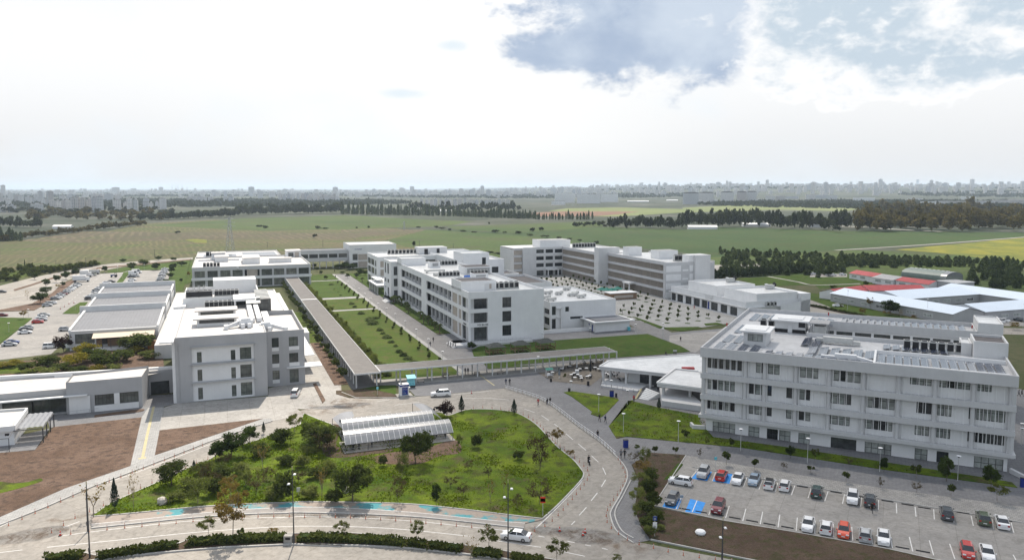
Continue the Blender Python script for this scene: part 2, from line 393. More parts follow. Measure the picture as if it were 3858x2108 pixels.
def blockmat(name, wall, win=.42, storey=3.1, bay=3.4, var=.6):
 m, nt, out = newmat(name)
 p = N(nt, 'ShaderNodeBsdfPrincipled'); nt.links.new(p.outputs[0], out.inputs['Surface']); p.inputs['Roughness'].default_value = .8
 sx = N(nt, 'ShaderNodeSeparateXYZ'); nt.links.new(objco(nt), sx.inputs[0])
 def band(o, per, lo):
  d = N(nt, 'ShaderNodeMath', operation='DIVIDE'); nt.links.new(o, d.inputs[0]); d.inputs[1].default_value = per
  f = N(nt, 'ShaderNodeMath', operation='FRACT'); nt.links.new(d.outputs[0], f.inputs[0])
  g = N(nt, 'ShaderNodeMath', operation='GREATER_THAN'); nt.links.new(f.outputs[0], g.inputs[0]); g.inputs[1].default_value = lo
  return g.outputs[0]
 a = N(nt, 'ShaderNodeMath', operation='ADD'); nt.links.new(sx.outputs['X'], a.inputs[0]); nt.links.new(sx.outputs['Y'], a.inputs[1])
 w = N(nt, 'ShaderNodeMath', operation='MULTIPLY'); nt.links.new(band(sx.outputs['Z'], storey, 1-win), w.inputs[0]); nt.links.new(band(a.outputs[0], bay, .42), w.inputs[1])
 oi = N(nt, 'ShaderNodeObjectInfo')
 base = mix(nt, var, wall, ramp(nt, oi.outputs['Random'], [(0., (.30,.26,.25)), (.3, (.58,.55,.52)), (.6, (.30,.34,.40)), (1., (.72,.70,.67))]))
 nt.links.new(mix(nt, w.outputs[0], base, (.17,.18,.21)), p.inputs['Base Color']); MATS[name] = m
blockmat('block_facade', (.70,.68,.66))
blockmat('white_block_facade', (.82,.82,.81), .34, 3.8, 4., .15)
def ma(n): return MATS[n]
# camera
cam = bpy.data.cameras.new('camera'); co = bpy.data.objects.new('camera', cam); COL.objects.link(co)
co.location = (0, 0, H); co.rotation_euler = (math.pi/2-PITCH, 0, 0)
cam.sensor_width = 36; cam.lens = F/3858*36; cam.shift_y = -(1054-CY)/3858; cam.clip_start = 1; cam.clip_end = 80000
SC.camera = co
# sun, sky, air
SUN_EL, SUN_AZ = R(54), R(7)        # azimuth measured to the left of straight ahead
sd = Vector((-math.sin(SUN_AZ)*math.cos(SUN_EL), math.cos(SUN_AZ)*math.cos(SUN_EL), math.sin(SUN_EL)))
sl = bpy.data.lights.new('sun', 'SUN'); sl.energy = 4.3; sl.angle = R(.53); sl.color = (1., .915, .80)
so = bpy.data.objects.new('sun', sl); COL.objects.link(so); so.rotation_euler = (-sd).to_track_quat('-Z', 'Y').to_euler()
so.location = (0, 0, 400)
wd = bpy.data.worlds.new('World'); SC.world = wd; wd.use_nodes = True
nt = wd.node_tree; nt.nodes.clear()
wo = nt.nodes.new('ShaderNodeOutputWorld'); bg = nt.nodes.new('ShaderNodeBackground'); nt.links.new(bg.outputs[0], wo.inputs[0])
sky = N(nt, 'ShaderNodeTexSky', sky_type='NISHITA', sun_disc=False, sun_elevation=SUN_EL, sun_rotation=-SUN_AZ, air_density=1.2, dust_density=2.5)
bg.inputs['Strength'].default_value = .1
dirv = N(nt, 'ShaderNodeTexCoord').outputs['Generated']
def M_(op, a, b=None, c=None, clamp=False):
 n = N(nt, 'ShaderNodeMath', operation=op, use_clamp=clamp)
 for i, v in enumerate((a, b, c)):
  if v is None: continue
  if hasattr(v, 'node'): nt.links.new(v, n.inputs[i])
  else: n.inputs[i].default_value = v
 return n.outputs[0]
def SS(x, lo, hi): # smoothstep
 n = N(nt, 'ShaderNodeMapRange', interpolation_type='SMOOTHSTEP'); nt.links.new(x, n.inputs['Value'])
 n.inputs['From Min'].default_value = lo; n.inputs['From Max'].default_value = hi
 return n.outputs['Result']
sx = N(nt, 'ShaderNodeSeparateXYZ'); nt.links.new(dirv, sx.inputs[0])
az = M_('MULTIPLY', M_('ARCTAN2', sx.outputs['X'], sx.outputs['Y']), 180/math.pi)
el = M_('MULTIPLY', M_('ARCSINE', sx.outputs['Z']), 180/math.pi)
cv = N(nt, 'ShaderNodeCombineXYZ'); nt.links.new(M_('MULTIPLY', az, .1), cv.inputs[0]); nt.links.new(M_('MULTIPLY', el, .16), cv.inputs[1])
n1 = noise(nt, cv.outputs[0], 1.9, 10., .58, .25)
n2 = noise(nt, cv.outputs[0], .8, 4., .5)
n3 = noise(nt, cv.outputs[0], 5.5, 6., .6, .1)
def blob(a0, e0, ra, re):
 x = M_('DIVIDE', M_('SUBTRACT', az, a0), ra); y = M_('DIVIDE', M_('SUBTRACT', el, e0), re)
 return M_('SUBTRACT', 1., M_('SQRT', M_('ADD', M_('MULTIPLY', x, x), M_('MULTIPLY', y, y))))
big = M_('MAXIMUM', blob(10.8, 14.5, 10.5, 6.6), blob(5.5, 10., 6., 1.9))
big = M_('MAXIMUM', big, blob(13., 10., 4.6, 2.6))
right = M_('MAXIMUM', blob(23.5, 11.6, 6.4, 4.8), blob(32.5, 13.5, 5.2, 4.))
right = M_('MAXIMUM', right, blob(27.5, 8.4, 4.6, 2.2))
right = M_('MAXIMUM', right, blob(34., 7.6, 2.2, .9))
left = M_('MAXIMUM', blob(-8.2, 6.8, 2.6, .5), blob(-4.3, 10.2, 1.4, .5))
n4 = noise(nt, cv.outputs[0], 9., 8., .62, .2)
wob = M_('ADD', M_('MULTIPLY', M_('SUBTRACT', n1, .5), 1.9), M_('MULTIPLY', M_('SUBTRACT', n4, .5), .55))
dB = M_('ADD', M_('ADD', big, .12), wob); dR = M_('ADD', M_('ADD', right, .22), M_('MULTIPLY', wob, 1.15)); dL = M_('ADD', left, wob)
white = (7.3, 7.3, 7.3)
base = mix(nt, SS(el, 0., 9.), (5.75, 5.8, 5.9), (6.9, 6.95, 7.0))
base = mix(nt, M_('MULTIPLY', SS(M_('ABSOLUTE', M_('ADD', az, 4.)), 24., 2.), SS(el, -1., 4.)), base, (7.1, 7.1, 7.05))
base = mix(nt, M_('MULTIPLY', SS(n2, .5, .75), .6), base, (6.1, 6.6, 7.1))
frontw = M_('MULTIPLY', SS(sx.outputs['Y'], -.2, .75), SS(el, 62., 12.))
cover = M_('ADD', M_('MULTIPLY', frontw, .28), .70)
out_ = mix(nt, cover, sky.outputs['Color'], mix(nt, frontw, (5.9, 6.35, 7.0), base))
c = mix(nt, M_('MULTIPLY', SS(dB, -.16, .0), SS(el, 9.5, 12.5)), out_, white)
c = mix(nt, SS(dB, -.06, .38), c, mix(nt, SS(M_('ADD', M_('MULTIPLY', n1, .55), M_('MULTIPLY', n2, .45)), .36, .62), (4.4, 5.0, 5.8), (2.95, 3.6, 4.7)))
c2 = mix(nt, M_('MULTIPLY', SS(dR, -.12, .06), SS(n2, .25, .5)), c, white)
c2 = mix(nt, M_('MULTIPLY', SS(dR, .0, .6), SS(n3, .2, .55)), c2, (4.15, 4.85, 5.5))
c3 = mix(nt, M_('MULTIPLY', SS(dL, -.1, .9), .8), c2, (5.4, 6.1, 6.6))
nt.links.new(c3, bg.inputs['Color'])
SC.view_settings.view_transform = 'Standard'; SC.view_settings.look = 'None'; SC.view_settings.exposure = .55; SC.view_settings.gamma = 1.
SC.cycles.use_denoising = True
try: SC.cycles.denoiser = 'OPENIMAGEDENOISE'
except Exception: pass
SC.cycles.max_bounces = 5; SC.cycles.diffuse_bounces = 3; SC.cycles.glossy_bounces = 2; SC.cycles.transparent_max_bounces = 6; SC.cycles.volume_bounces = 1
SC.cycles.caustics_reflective = False; SC.cycles.caustics_refractive = False
hz = MB().box(-21000, 21000, -700, 31000, -3, 150)
m_, nt_, out__ = newmat('haze_air')
pv = N(nt_, 'ShaderNodeVolumePrincipled'); nt_.links.new(pv.outputs[0], out__.inputs['Volume'])
pv.inputs['Color'].default_value = (.72, .85, 1., 1); pv.inputs['Density'].default_value = 6.5e-5; pv.inputs['Anisotropy'].default_value = .2
struct('haze', hz, m_, 'stuff')
# the land
def sstep(x, a, b):
 t = min(1., max(0., (x-a)/(b-a))); return t*t*(3-2*t)
def gz(X, Y):
 """the plain is flat; the city on the right stands on a low rise"""
 return 58.*sstep(Y, 2600, 6800)*sstep(X+.12*Y, 200, 2600) + 6.*sstep(Y, 5000, 9000)
def ground():
 xs = [-20500,-12000,-8000,-5000]+list(range(-3500, 3501, 350))+[5000,8000,12000,20500]
 ys = [-650,0,200,1000,2000,2600]+list(range(3000, 9001, 400))+[10000,12000,15000,20000,30500]
 mb = MB(); n = len(xs)
 mb.v = [(x, y, gz(x, y)) for y in ys for x in xs]
 mb.f = [(j*n+i, j*n+i+1, (j+1)*n+i+1, (j+1)*n+i) for j in range(len(ys)-1) for i in range(n-1)]; mb.m = [0]*len(mb.f)
 struct('ground', mb, ma('plain'))
ground()
def sheet(name, pts, z, m):
 return struct(name, MB().sheet(pts, z), ma(m))
def slab(name, pts, z1, m, z0=-.05):
 return struct(name, MB().prism(pts, z0, z1, bottom=False), ma(m))
gp = GP
sheet('field', gp('m', [(0,607),(160,600),(250,586),(360,562),(540,553),(690,553),(760,562),(1000,575),(1190,592),(1420,614),(1420,665),(600,685),(300,685),(150,700),(0,760)]), .05, 'field_brown')
sheet('field', gp('f1', [(160,512),(640,442),(1250,452),(2576,455)])+gp('f2', [(0,432),(640,430),(560,455),(0,502)])+gp('f1', [(1500,502),(700,532),(270,522)]), .09, 'field_strip')
sheet('field', gp('f2', [(640,432),(1300,470),(1900,540),(2576,600)])+gp('f3', [(200,640),(1270,582),(2576,488),(2576,452),(1270,442),(300,412),(0,432)])+gp('f2', [(2000,408),(1500,432),(1280,462),(900,436)]), .05, 'field_deep')
sheet('field', gp('f2', [(500,470),(640,432),(1300,470),(1900,542),(2000,620),(1200,640),(500,560),(300,520)]), .12, 'field_green')
sheet('field', gp('f2', [(800,408),(1900,368),(2000,402),(1450,448),(1280,458),(860,430)]), .1, 'field_green')
sheet('field', gp('f1', [(1850,345),(2576,322)])+gp('f2', [(0,320),(600,352),(1000,368),(800,404),(0,428)])+gp('f1', [(2000,440),(1100,400)]), .08, 'field_green')
sheet('field', gp('f2', [(1560,290),(1700,270),(2100,263),(2576,276)])+gp('f2', [(2576,302),(2100,332),(1900,332),(2100,314),(2250,295),(1650,293)]), .3, 'field_light')
sheet('field', gp('f2', [(1400,306),(1650,293),(2250,295),(2100,314),(1900,330),(1500,332)]), .34, 'field_red')
sheet('field', gp('f3', [(0,265),(560,240),(1400,236),(1420,262),(1230,292),(700,282),(0,302)]), .3, 'field_light')
sheet('field', gp('f3', [(0,605),(200,640),(1270,584),(1600,592),(2576,520),(2700,560),(2700,1000),(2200,900),(1000,800),(0,760)]), .07, 'field_green')
sheet('field', gp('f3', [(1600,582),(2576,491),(2700,480),(2700,680),(2300,650),(1900,602)]), .12, 'field_yellow')
sheet('field', gp('f1', [(1395,508),(1460,502),(1560,508),(1560,530),(1470,528)]), .16, 'field_yellow')
struct('farm_track', MB().strip(smooth(gp('f3', [(1150,586),(1270,580),(1900,540),(2700,478)])), 4., .2), ma('concrete'))
struct('farm_track', MB().strip(smooth(gp('f3', [(1000,385),(1250,405),(1600,428),(1950,446)])), 9., .2), ma('concrete'))
sheet('campus_ground', gp('P', [(-300,560),(0,380),(830,215),(1360,120),(2576,20)])+UP([(60,560),(110,520),(140,480),(200,470),(260,400)])+gp('E', [(0,250),(900,330),(2700,560),(2900,1100)])+[(130,100),(90,40),(-110,40)]+gp('z4', [(-300,1400),(-300,400)]), .14, 'base_ground')
struct('boulevard', MB().sheet(smooth(gp('P', [(-200,480),(0,418),(420,315),(830,228),(1360,138),(1900,85),(2600,35)]), 5)+smooth(gp('P', [(2600,62),(1900,125),(1450,200),(1150,260),(850,380),(700,520),(430,660),(0,740),(-200,770)]), 5), .17), ma('asphalt_road'))
slab('median', smooth(gp('P', [(185,470),(420,400),(800,283),(1300,180),(1420,165),(2570,62)]), 4)+smooth(gp('P', [(2570,74),(1420,182),(1300,200),(800,303),(430,418),(200,490)]), 4), .3, 'soil')
sheet('lawn', gp('P', [(-200,390),(0,370),(420,280),(830,200),(1360,120),(1360,95),(700,140),(0,250),(-200,300)]), .2, 'dry_lawn')
struct('car_park', MB().sheet(gp('P', [(-200,1300),(0,1215),(440,860),(560,740),(740,590),(860,480),(1000,370),(1180,275),(1260,262),(1650,238),(1740,215),(2270,205),(2300,260),(2230,440),(2050,450),(1400,700),(1150,900),(930,1080),(800,1240),(690,1340),(0,1420),(-200,1450)]), .18), ma('lot'))
sheet('access_road', gp('P', [(-200,770),(0,772),(460,755),(560,700),(620,760),(440,862),(0,845),(-200,850)]), .185, 'lot')
slab('lawn', gp('P', [(-200,850),(0,848),(435,858),(300,975),(0,1195),(-200,1300)]), .28, 'lawn')
slab('lawn', gp('P', [(840,800),(950,715),(1080,645),(1190,640),(1050,800)]), .28, 'lawn')
slab('lawn', gp('P', [(1530,425),(1640,290),(1665,240),(1740,225),(1735,262),(1620,420)]), .28, 'lawn')
slab('lawn', gp('P', [(1450,222),(1730,165),(2280,110),(2576,60)])+gp('N', [(60,240),(90,330),(90,520),(-10,560),(-40,640)])+gp('P', [(2330,470),(2240,440),(2290,260),(2280,200),(1740,212),(1660,232),(1460,240)]), .26, 'lawn')
slab('verge', gp('P', [(430,660),(700,520),(850,385),(1000,330),(1180,275),(1000,368),(860,478),(740,588),(560,700),(460,750),(0,768),(0,745)]), .27, 'soil')
road = gp('z4', [(-300,1000),(0,900),(495,685),(985,515),(1165,436),(1990,158),(2060,155),(2400,60)])+gp('z5', [(170,0),(370,-10),(375,60),(480,100),(800,100),(930,92),(1040,85),(1500,38),(1605,28)]) \
  + smooth(gp('z5', [(1605,28),(1860,108),(1990,183),(2150,308),(2320,430),(2480,580),(2532,690),(2480,830),(2412,950),(2405,1005),(2450,1110),(2576,1200)]), 5)+gp('z6', [(180,985),(850,1110),(1000,1160),(1000,1400)])+gp('z4', [(2576,1500),(-300,1500)])
sheet('road', road, .19, 'asphalt_road')
sheet('forecourt', gp('z1', [(1230,1078),(1330,1046),(2025,990),(2025,930),(2300,860),(2296,540),(2320,528),(2580,955)])+gp('z5', [(400,80),(300,190),(40,185)])+gp('z4', [(2300,130),(2060,174),(1990,170)])+gp('z1', [(1990,1165),(1200,1252)]), .207, 'concrete')
plz = gp('z5', [(1040,84),(1500,37)])+smooth(gp('z5', [(1605,27),(1860,107),(1990,182),(2150,307),(2320,429),(2480,579),(2533,690),(2481,830),(2413,950),(2406,1005),(2451,1110),(2576,1200)]), 5)+gp('z6', [(260,970),(190,880),(150,780),(175,600),(130,500),(255,425),(545,462),(1150,560),(1700,650),(2576,770),(2900,820),(2900,640)]) \
  + [AW(22,150), AW(30,160), AW(34,230)]+UP([(200,225),(192,236),(150,236),(146,250),(108,256),(103,241),(76,241),(76,262),(63.2,262),(62,212),(38,206),(30,197)])+gp('z2', [(300,1112),(420,1108),(520,1150),(560,1190)])
sheet('plaza', plz, .2, 'paving')
sheet('walk', UP([(70.6,212),(70.6,470),(63.0,470),(63.0,212)]), .21, 'paving_dark')
struct('white_walk', MB().box(61.5,63.05,203,470,.1,.27), ma('paving_light')).rotation_euler = (0,0,TH)
for a, b in ((326.6,330.4),(362.8,369),(437,440)):
 sheet('cross_path', UP([(38,a),(61.5,a),(61.5,b),(38,b)]), .215, 'paving_light')
sheet('arcade_floor', UP([(30.2,198),(38,198),(38,425),(30.2,425)]), .216, 'paving_dark')
sheet('arcade_floor', UP([(38,196.8),(108,196.8),(108,204.6),(38,204.6)]), .217, 'paving_light')
sheet('annex_walk', gp('z2', [(1000,815),(1060,790),(1500,755),(1880,718),(2310,690),(2420,680),(2576,800),(2576,830),(2320,718),(1500,775),(1060,803)]), .222, 'paving')
sheet('side_walk', gp('z2', [(2190,600),(2430,680),(2700,800),(2900,900),(2700,900),(2560,815),(2310,712),(2150,640)]), .223, 'paving_dark')
def lawnslab(pts, m='lawn', h=.3): return slab('lawn', pts, h, m)
lawnslab(UP([(39.2,206),(61.4,206),(61.4,326.5),(39.2,326.5)]), 'dry_lawn')
lawnslab(UP([(39.2,330.5),(61.4,330.5),(61.4,362.7),(39.2,362.7)]), 'dry_lawn')
lawnslab(UP([(39.2,369.1),(61.4,369.1),(61.4,436.5),(39.2,436.5)]), 'lawn')
lawnslab(UP([(39.2,440),(61.4,440),(61.4,470),(39.2,470)]), 'lawn')
lawnslab(UP([(70.8,266),(75.6,262),(75.6,341),(70.8,345)]), 'lawn')
lawnslab(UP([(70.8,362),(76,360),(84,430),(84,470),(70.8,470)]), 'lawn')
lawnslab(gp('z2', [(300,1065),(320,1005),(820,970),(870,1010),(870,1030)])+[], 'lawn', .27)
lawnslab(gp('z2', [(1000,890),(985,840),(1060,806),(1500,778),(2310,720),(2560,812)])+gp('K', [(2210,170),(1880,205),(1180,255),(1000,262),(380,300),(100,330),(-300,360)])+gp('z2', [(1480,958),(1110,985),(1030,890)]), 'lawn')
lawnslab(gp('K', [(455,738),(570,722),(1195,815),(1220,842),(1040,1032)])+gp('z5', [(2330,250),(2255,227),(2265,206),(2110,92)]), 'wild_grass')
lawnslab(smooth(gp('z5', [(2450,410),(2400,330),(2410,295),(2576,120)]), 4)+gp('z6', [(110,104),(150,108),(300,145),(555,195),(555,235),(640,330),(1165,402),(2260,572),(2500,612),(2535,645),(1700,532),(830,397),(100,326)]), 'wild_grass')
lawnslab(UP([(155.5,236.5),(166,239.5),(166,242),(151,246)]), 'lawn')
lawnslab(UP([(170,243),(178,243),(178,247),(172,247)]), 'lawn')
lawnslab(gp('C', [(1545,1012),(1600,1020),(1965,1150),(1880,1155)]), 'lawn')
sheet('square', UP([(146,247),(153,243),(166,240.5),(192,247),(195.6,252),(195.6,430),(168,432),(143,432),(143,300)]), .205, 'paving_light')
sheet('waste_ground', gp('z3', [(-100,330),(80,310),(260,300),(330,260),(460,160),(100,460),(-100,420)]), .224, 'lot')
slab('soil_bed', gp('z4', [(-300,430),(0,420),(265,400),(400,225),(1070,150),(985,518),(820,602),(490,690),(0,905),(-300,1005)]), .3, 'soil')
slab('soil_bed', gp('z4', [(1197,250),(1985,160),(1168,438)]), .3, 'soil')
slab('grass_patch', smooth(gp('z4', [(-60,650),(0,640),(110,650),(220,640),(300,615),(320,632),(230,665),(90,705),(-60,740)]), 4), .33, 'wild_grass')
slab('soil_bed', gp('z2', [(-40,1150),(160,1142),(300,1110),(415,1108),(420,1198),(270,1207),(60,1203),(-40,1175)]), .3, 'dark_soil')
slab('grass_patch', gp('z2', [(160,1135),(300,1110),(412,1110),(418,1180),(280,1150)]), .32, 'lawn')
slab('soil_bed', gp('z1', [(500,655),(1220,600),(1240,790),(0,880),(-100,885),(-100,740),(250,720)]), .3, 'soil')
slab('grass_patch', gp('z1', [(-100,760),(0,745),(240,735),(200,815),(0,825),(-100,830)]), .34, 'wild_grass')
slab('soil_bed', UP([(26.6,203),(30.2,203),(30.2,262),(26.6,262)]), .3, 'soil')
slab('soil_bed', UP([(19,262),(30.2,262),(30.2,330),(24,330),(20,310)]), .3, 'dry_lawn')
slab('soil_bed', UP([(37.9,206),(39.2,206),(39.2,424),(37.9,424)]), .3, 'dark_soil')
slab('soil_bed', gp('z1', [(2362,898),(2385,892),(2455,1020),(2435,1045)]), .34, 'soil')
slab('soil_bed', gp('z6', [(185,880),(265,792),(350,782),(700,852),(1190,932),(1720,1028),(2100,1112),(2700,1240),(2700,1400),(850,1092),(250,968)]), .3, 'dark_soil')
slab('soil_bed', gp('z6', [(135,500),(250,428),(468,442),(275,745),(180,860),(155,780),(178,600)]), .3, 'dark_soil')
slab('grass_patch', gp('z6', [(420,495),(452,500),(380,590),(330,600)]), .32, 'lawn')
sheet('cobble_strip', gp('z6', [(475,443),(545,458),(1150,560),(1700,648),(2700,780),(2700,890),(2576,864),(1150,626),(520,516)]), .218, 'cobble')
struct('car_park', MB().sheet(gp('z6', [(268,757),(470,445),(545,452),(520,515),(1150,624),(2700,884),(2700,1240),(2100,1113),(1720,1027),(1190,931),(700,851)]), .214), ma('lot'))
def P6(x, y): return G('z6', x, y)
mk = MB(); bl = MB()
A0 = Vector(P6(612,815)); A1 = Vector(P6(2145,1090)); nst = 13
rowd = (A1-A0)/nst; perp = Vector((-rowd.y, rowd.x)).normalized()
st = Vector(P6(742,760))-Vector(P6(720,832)); st = st.normalized()*5.0
STALLS = []
for i in range(-2, nst+5):
 p = A0+rowd*i; mk.strip([tuple(p), tuple(p+st)], .14, .228)
 STALLS.append(p)
B0 = Vector(P6(548,595)); B1 = Vector(P6(2513,925))
for x, y, x2, y2 in [(500,585,545,528),(634,602,655,548),(745,618,762,562),(830,637,850,580),(925,655,945,600),(1025,670,1043,614),(1127,690,1148,632),(1230,710,1250,650),(1335,727,1355,668),(1445,745,1458,686),(1558,762,1565,705),(1668,782,1670,722),(1783,805,1780,742),(1903,825,1897,764),(2017,842,2013,780),(2140,862,2130,800),(2260,882,2246,820),(2385,902,2378,842),(2512,925,2495,862)]:
 mk.strip([P6(x, y), P6(x2, y2)], .14, .228)
for q in ([(504,587),(545,542),(632,545),(602,602)],[(636,604),(664,556),(760,560),(742,620)],[(322,765),(352,710),(447,714),(418,778)],[(464,795),(498,714),(592,738),(562,806)]):
 bl.sheet([P6(*p) for p in q], .222)
struct('parking_marking', mk, ma('white_paint')); struct('parking_marking', bl, ma('blue_paint'))
ISL = smooth(gp('z4', [(690,900),(865,788),(1190,642),(1430,532),(1560,482),(1700,400),(1960,318),(2100,262),(2300,200)]), 4)[:-1]+smooth(gp('z5', [(90,220),(290,300),(420,330),(930,215),(1120,215),(1180,238),(1310,196),(1480,191),(1640,206),(1735,236),(1850,312),(1990,462),(2120,570),(2190,655),(2200,690),(2170,740),(2010,910),(1890,1018)]), 4)[:-1]+smooth(gp('z5', [(1890,1018),(1600,985),(1300,948),(900,908),(400,893),(0,890)]), 4)[:-1]+smooth(gp('z4', [(2203,795),(1900,805),(1500,828),(1000,876),(690,902)]), 4)
slab('island_lawn', ISL, .32, 'wild_grass')
ISLN = np.array(ISL)
kb = MB(); kb.strip(ISL+ISL[:2], .22, 0., .36)
slab('soil_bed', smooth(gp('z5', [(600,560),(740,520),(1000,490),(1180,430),(1260,440),(1270,520),(1120,545),(980,600),(820,610),(640,600)]), 4), .345, 'soil')
slab('soil_bed', smooth(gp('z5', [(300,300),(380,330),(350,480),(740,490),(700,520),(300,560),(230,480)]), 4), .345, 'dark_soil')
up = smooth(gp('z4', [(690,906),(1000,882),(1500,834),(1900,810),(2203,800)]), 4)[:-1]+smooth(gp('z5', [(0,894),(400,897),(900,913),(1300,953),(1600,990),(1890,1025)]), 4)
mid = smooth(gp('z4', [(690,960),(1000,930),(1500,878),(1900,845),(2203,835)]), 4)[:-1]+smooth(gp('z5', [(0,930),(400,938),(900,970),(1300,1010),(1600,1040),(1760,1052)]), 4)
low = smooth(gp('z4', [(690,988),(1000,955),(1500,905),(1900,880),(2203,873)]), 4)[:-1]+smooth(gp('z5', [(0,969),(400,977),(900,1000),(1300,1038),(1600,1072),(1750,1086)]), 4)
slab('cycle_path', up+mid[::-1], .30, 'cycle_path'); slab('footway', mid+low[::-1]+[], .296, 'footway')
kb.strip(low, .3, 0., .34)
wl = MB(); wl.strip(mid, .16, .312)
fl = gp('z4', [(-300,1010),(0,907),(492,690),(985,520),(1168,440),(1990,160),(2050,160)]); fr = gp('z4', [(2055,178),(1900,225),(1550,345),(1240,468),(1000,560),(660,690),(330,835),(0,965),(-300,1075)])
slab('footway', fl+fr, .31, 'paving_light'); kb.strip(fr, .25, 0., .37)
slab('path', gp('z4', [(1070,150),(1120,78),(1238,74),(1168,440),(985,518)]), .305, 'paving_light')
yl = MB(); yl.strip(gp('z4', [(1160,70),(1128,215),(1110,290),(1075,465)]), .55, .316); yl.strip(gp('z4', [(1045,466),(1103,456)]), .9, .318)
yl.strip(gp('z2', [(1045,1030),(1155,1110)]), .35, .23)
struct('tactile_strip', yl, ma('yellow_paint'))
slab('apron', gp('Q', [(640,665),(960,672),(1300,640),(1985,566),(2030,415),(2450,390),(2450,520),(2250,572),(2110,730),(1970,715),(720,858),(690,862)])+[], .24, 'paving')
slab('soil_bed', smooth(gp('Q', [(1310,690),(1500,660),(1800,620),(1990,605),(1950,640),(1600,680),(1310,720)]), 3), .33, 'soil')
slab('terrace', gp('Q', [(-300,1260),(-300,900),(300,960),(690,870),(490,1165),(130,1200)]), .25, 'paving')
re_ = smooth(gp('z5', [(1605,28),(1860,108),(1990,183),(2150,308),(2320,430),(2480,580),(2532,690),(2480,830),(2412,950),(2405,1005),(2450,1110),(2576,1200)]), 6)
kb.strip(re_, .22, 0., .33)
kb.strip(smooth(gp('z5', [(2560,720),(2500,840),(2445,940),(2440,1010),(2490,1110),(2576,1165)]), 5), .2, 0., .34)
kb.strip(gp('z5', [(375,60),(480,102),(800,102),(930,93)]), .2, 0., .36)
kb.strip(gp('z6', [(250,970),(850,1092),(1300,1180)]), .2, 0., .36)
kb.strip(gp('z6', [(268,757),(700,851),(1190,931),(1720,1027),(2100,1113),(2700,1240)]), .16, 0., .34)
kb.strip(gp('z6', [(268,757),(470,445)]), .16, 0., .34); kb.strip(gp('z6', [(510,517),(1150,625),(2700,886)]), .16, 0., .33)
mt = gp('z4', [(340,1225),(640,1178),(735,1200),(1000,1150),(1355,1105),(1420,1078),(1800,1050),(2250,1030),(2576,1030)])+gp('z5', [(280,1118),(560,1135),(900,1175),(1100,1190),(1600,1262),(1700,1285),(1950,1325),(2200,1370)])
mbm = gp('z5', [(2100,1420),(1600,1322),(1300,1285),(900,1240),(500,1222),(100,1215)])+gp('z4', [(2576,1125),(2200,1112),(1700,1135),(1360,1162),(1000,1195),(735,1228),(340,1300)])
slab('median', mt+mbm, .34, 'dark_soil'); kb.strip(mbm, .24, 0., .40); kb.strip(mt, .2, 0., .38)
struct('kerb', kb, ma('kerb'))
for z, pts in (('z4',[(355,1130),(900,1075),(1500,1015),(2000,980),(2220,972)]),('z5',[(20,1070),(400,1073),(700,1085),(1000,1110),(1340,1147)]),('z4',[(450,1046),(700,1012),(1100,965),(1500,926),(1900,908),(2220,903)]),
    ('z5',[(20,995),(400,1004),(900,1030),(1400,1082),(1700,1110)]),('z4',[(0,975),(500,745),(1000,575),(1600,345)]),('z5',[(2540,690),(2490,830),(2424,950),(2418,1005),(2460,1100)]),
    ('z5',[(1290,106),(1470,104),(1640,116)]),('z5',[(2200,694),(2170,752),(2010,922),(1890,1040),(1840,1085)]),('z5',[(775,157),(960,131)]),('z5',[(1040,92),(1300,68),(1500,48)])):
 wl.strip(smooth(gp(z, pts), 4), .15, .199)
for z, pts in (('z4',[(0,1170),(170,1150),(640,1168),(715,1155),(820,1140),(890,1135),(995,1125),(1385,1090),(700,915),(770,880),(480,980),(600,935)]),
    ('z5',[(1755,185),(1830,210),(1882,233),(1938,270),(1980,298),(2035,340),(2068,372),(2120,416),(2160,448),(2218,497),(2260,538),(2312,586),(2345,628),(2368,680),(2367,720),(2335,772),(2305,818),(2258,878),(2222,928),(2168,988),(2135,1033),(2108,1060),
      (1860,1145),(1905,1153),(2080,1185),(2132,1195),(2212,1212),(2255,1220),(2340,1237),(2382,1247),(2055,1265),(2210,1298),(645,128),(735,115),(640,216),(750,206),(1540,1180),(1880,1230)])):
 q = gp(z, pts)
 for a, b in zip(q[::2], q[1::2]): wl.strip([a, b], .15, .2)
for k in range(14):
 a = G('P', 930+k*36, 640-k*30); b = G('P', 945+k*36, 628-k*30); wl.strip([a, b], .15, .19)
q = gp('P', [(0,610),(330,545),(500,500),(640,430),(840,340)]); wl.strip(smooth(q, 4), .25, .176)
struct('road_marking', wl, ma('white_paint'))
struct('back_road', MB().sheet(smooth(gp('E', [(-150,450),(0,478),(350,598),(700,668),(1100,730),(1500,790),(2200,812),(2800,830)]), 4)+gp('E', [(2800,905),(2200,890)])+gp('D', [(2330,660),(2320,470)]), .2), ma('asphalt_road'))
sheet('car_park', gp('E', [(1900,745),(2800,690),(2800,800),(2200,790)]), .205, 'lot')
slab('median', gp('E', [(0,540),(110,562),(400,628),(700,680),(690,690),(380,640),(90,575),(-10,556)]), .32, 'dark_soil')
sheet('lawn', gp('E', [(350,490),(450,520),(700,580),(900,640),(1300,720),(1290,735),(700,660),(300,590),(0,470),(-100,380),(350,440)]), .21, 'lawn')
sheet('lawn', gp('f3', [(420,800),(980,770),(1240,790),(1500,860),(1240,860),(1030,880),(1000,850),(560,860)]), .21, 'lawn')
sheet('car_park', gp('f3', [(195,700),(560,690),(760,745),(560,770),(195,760)]), .22, 'lot')
sheet('car_park', gp('f3', [(960,765),(1240,765),(1240,790),(960,790)]), .225, 'lot')
struct('path', MB().strip(smooth(gp('f3', [(640,785),(860,825),(1000,850),(1340,840)])), 2., .235), ma('concrete'))
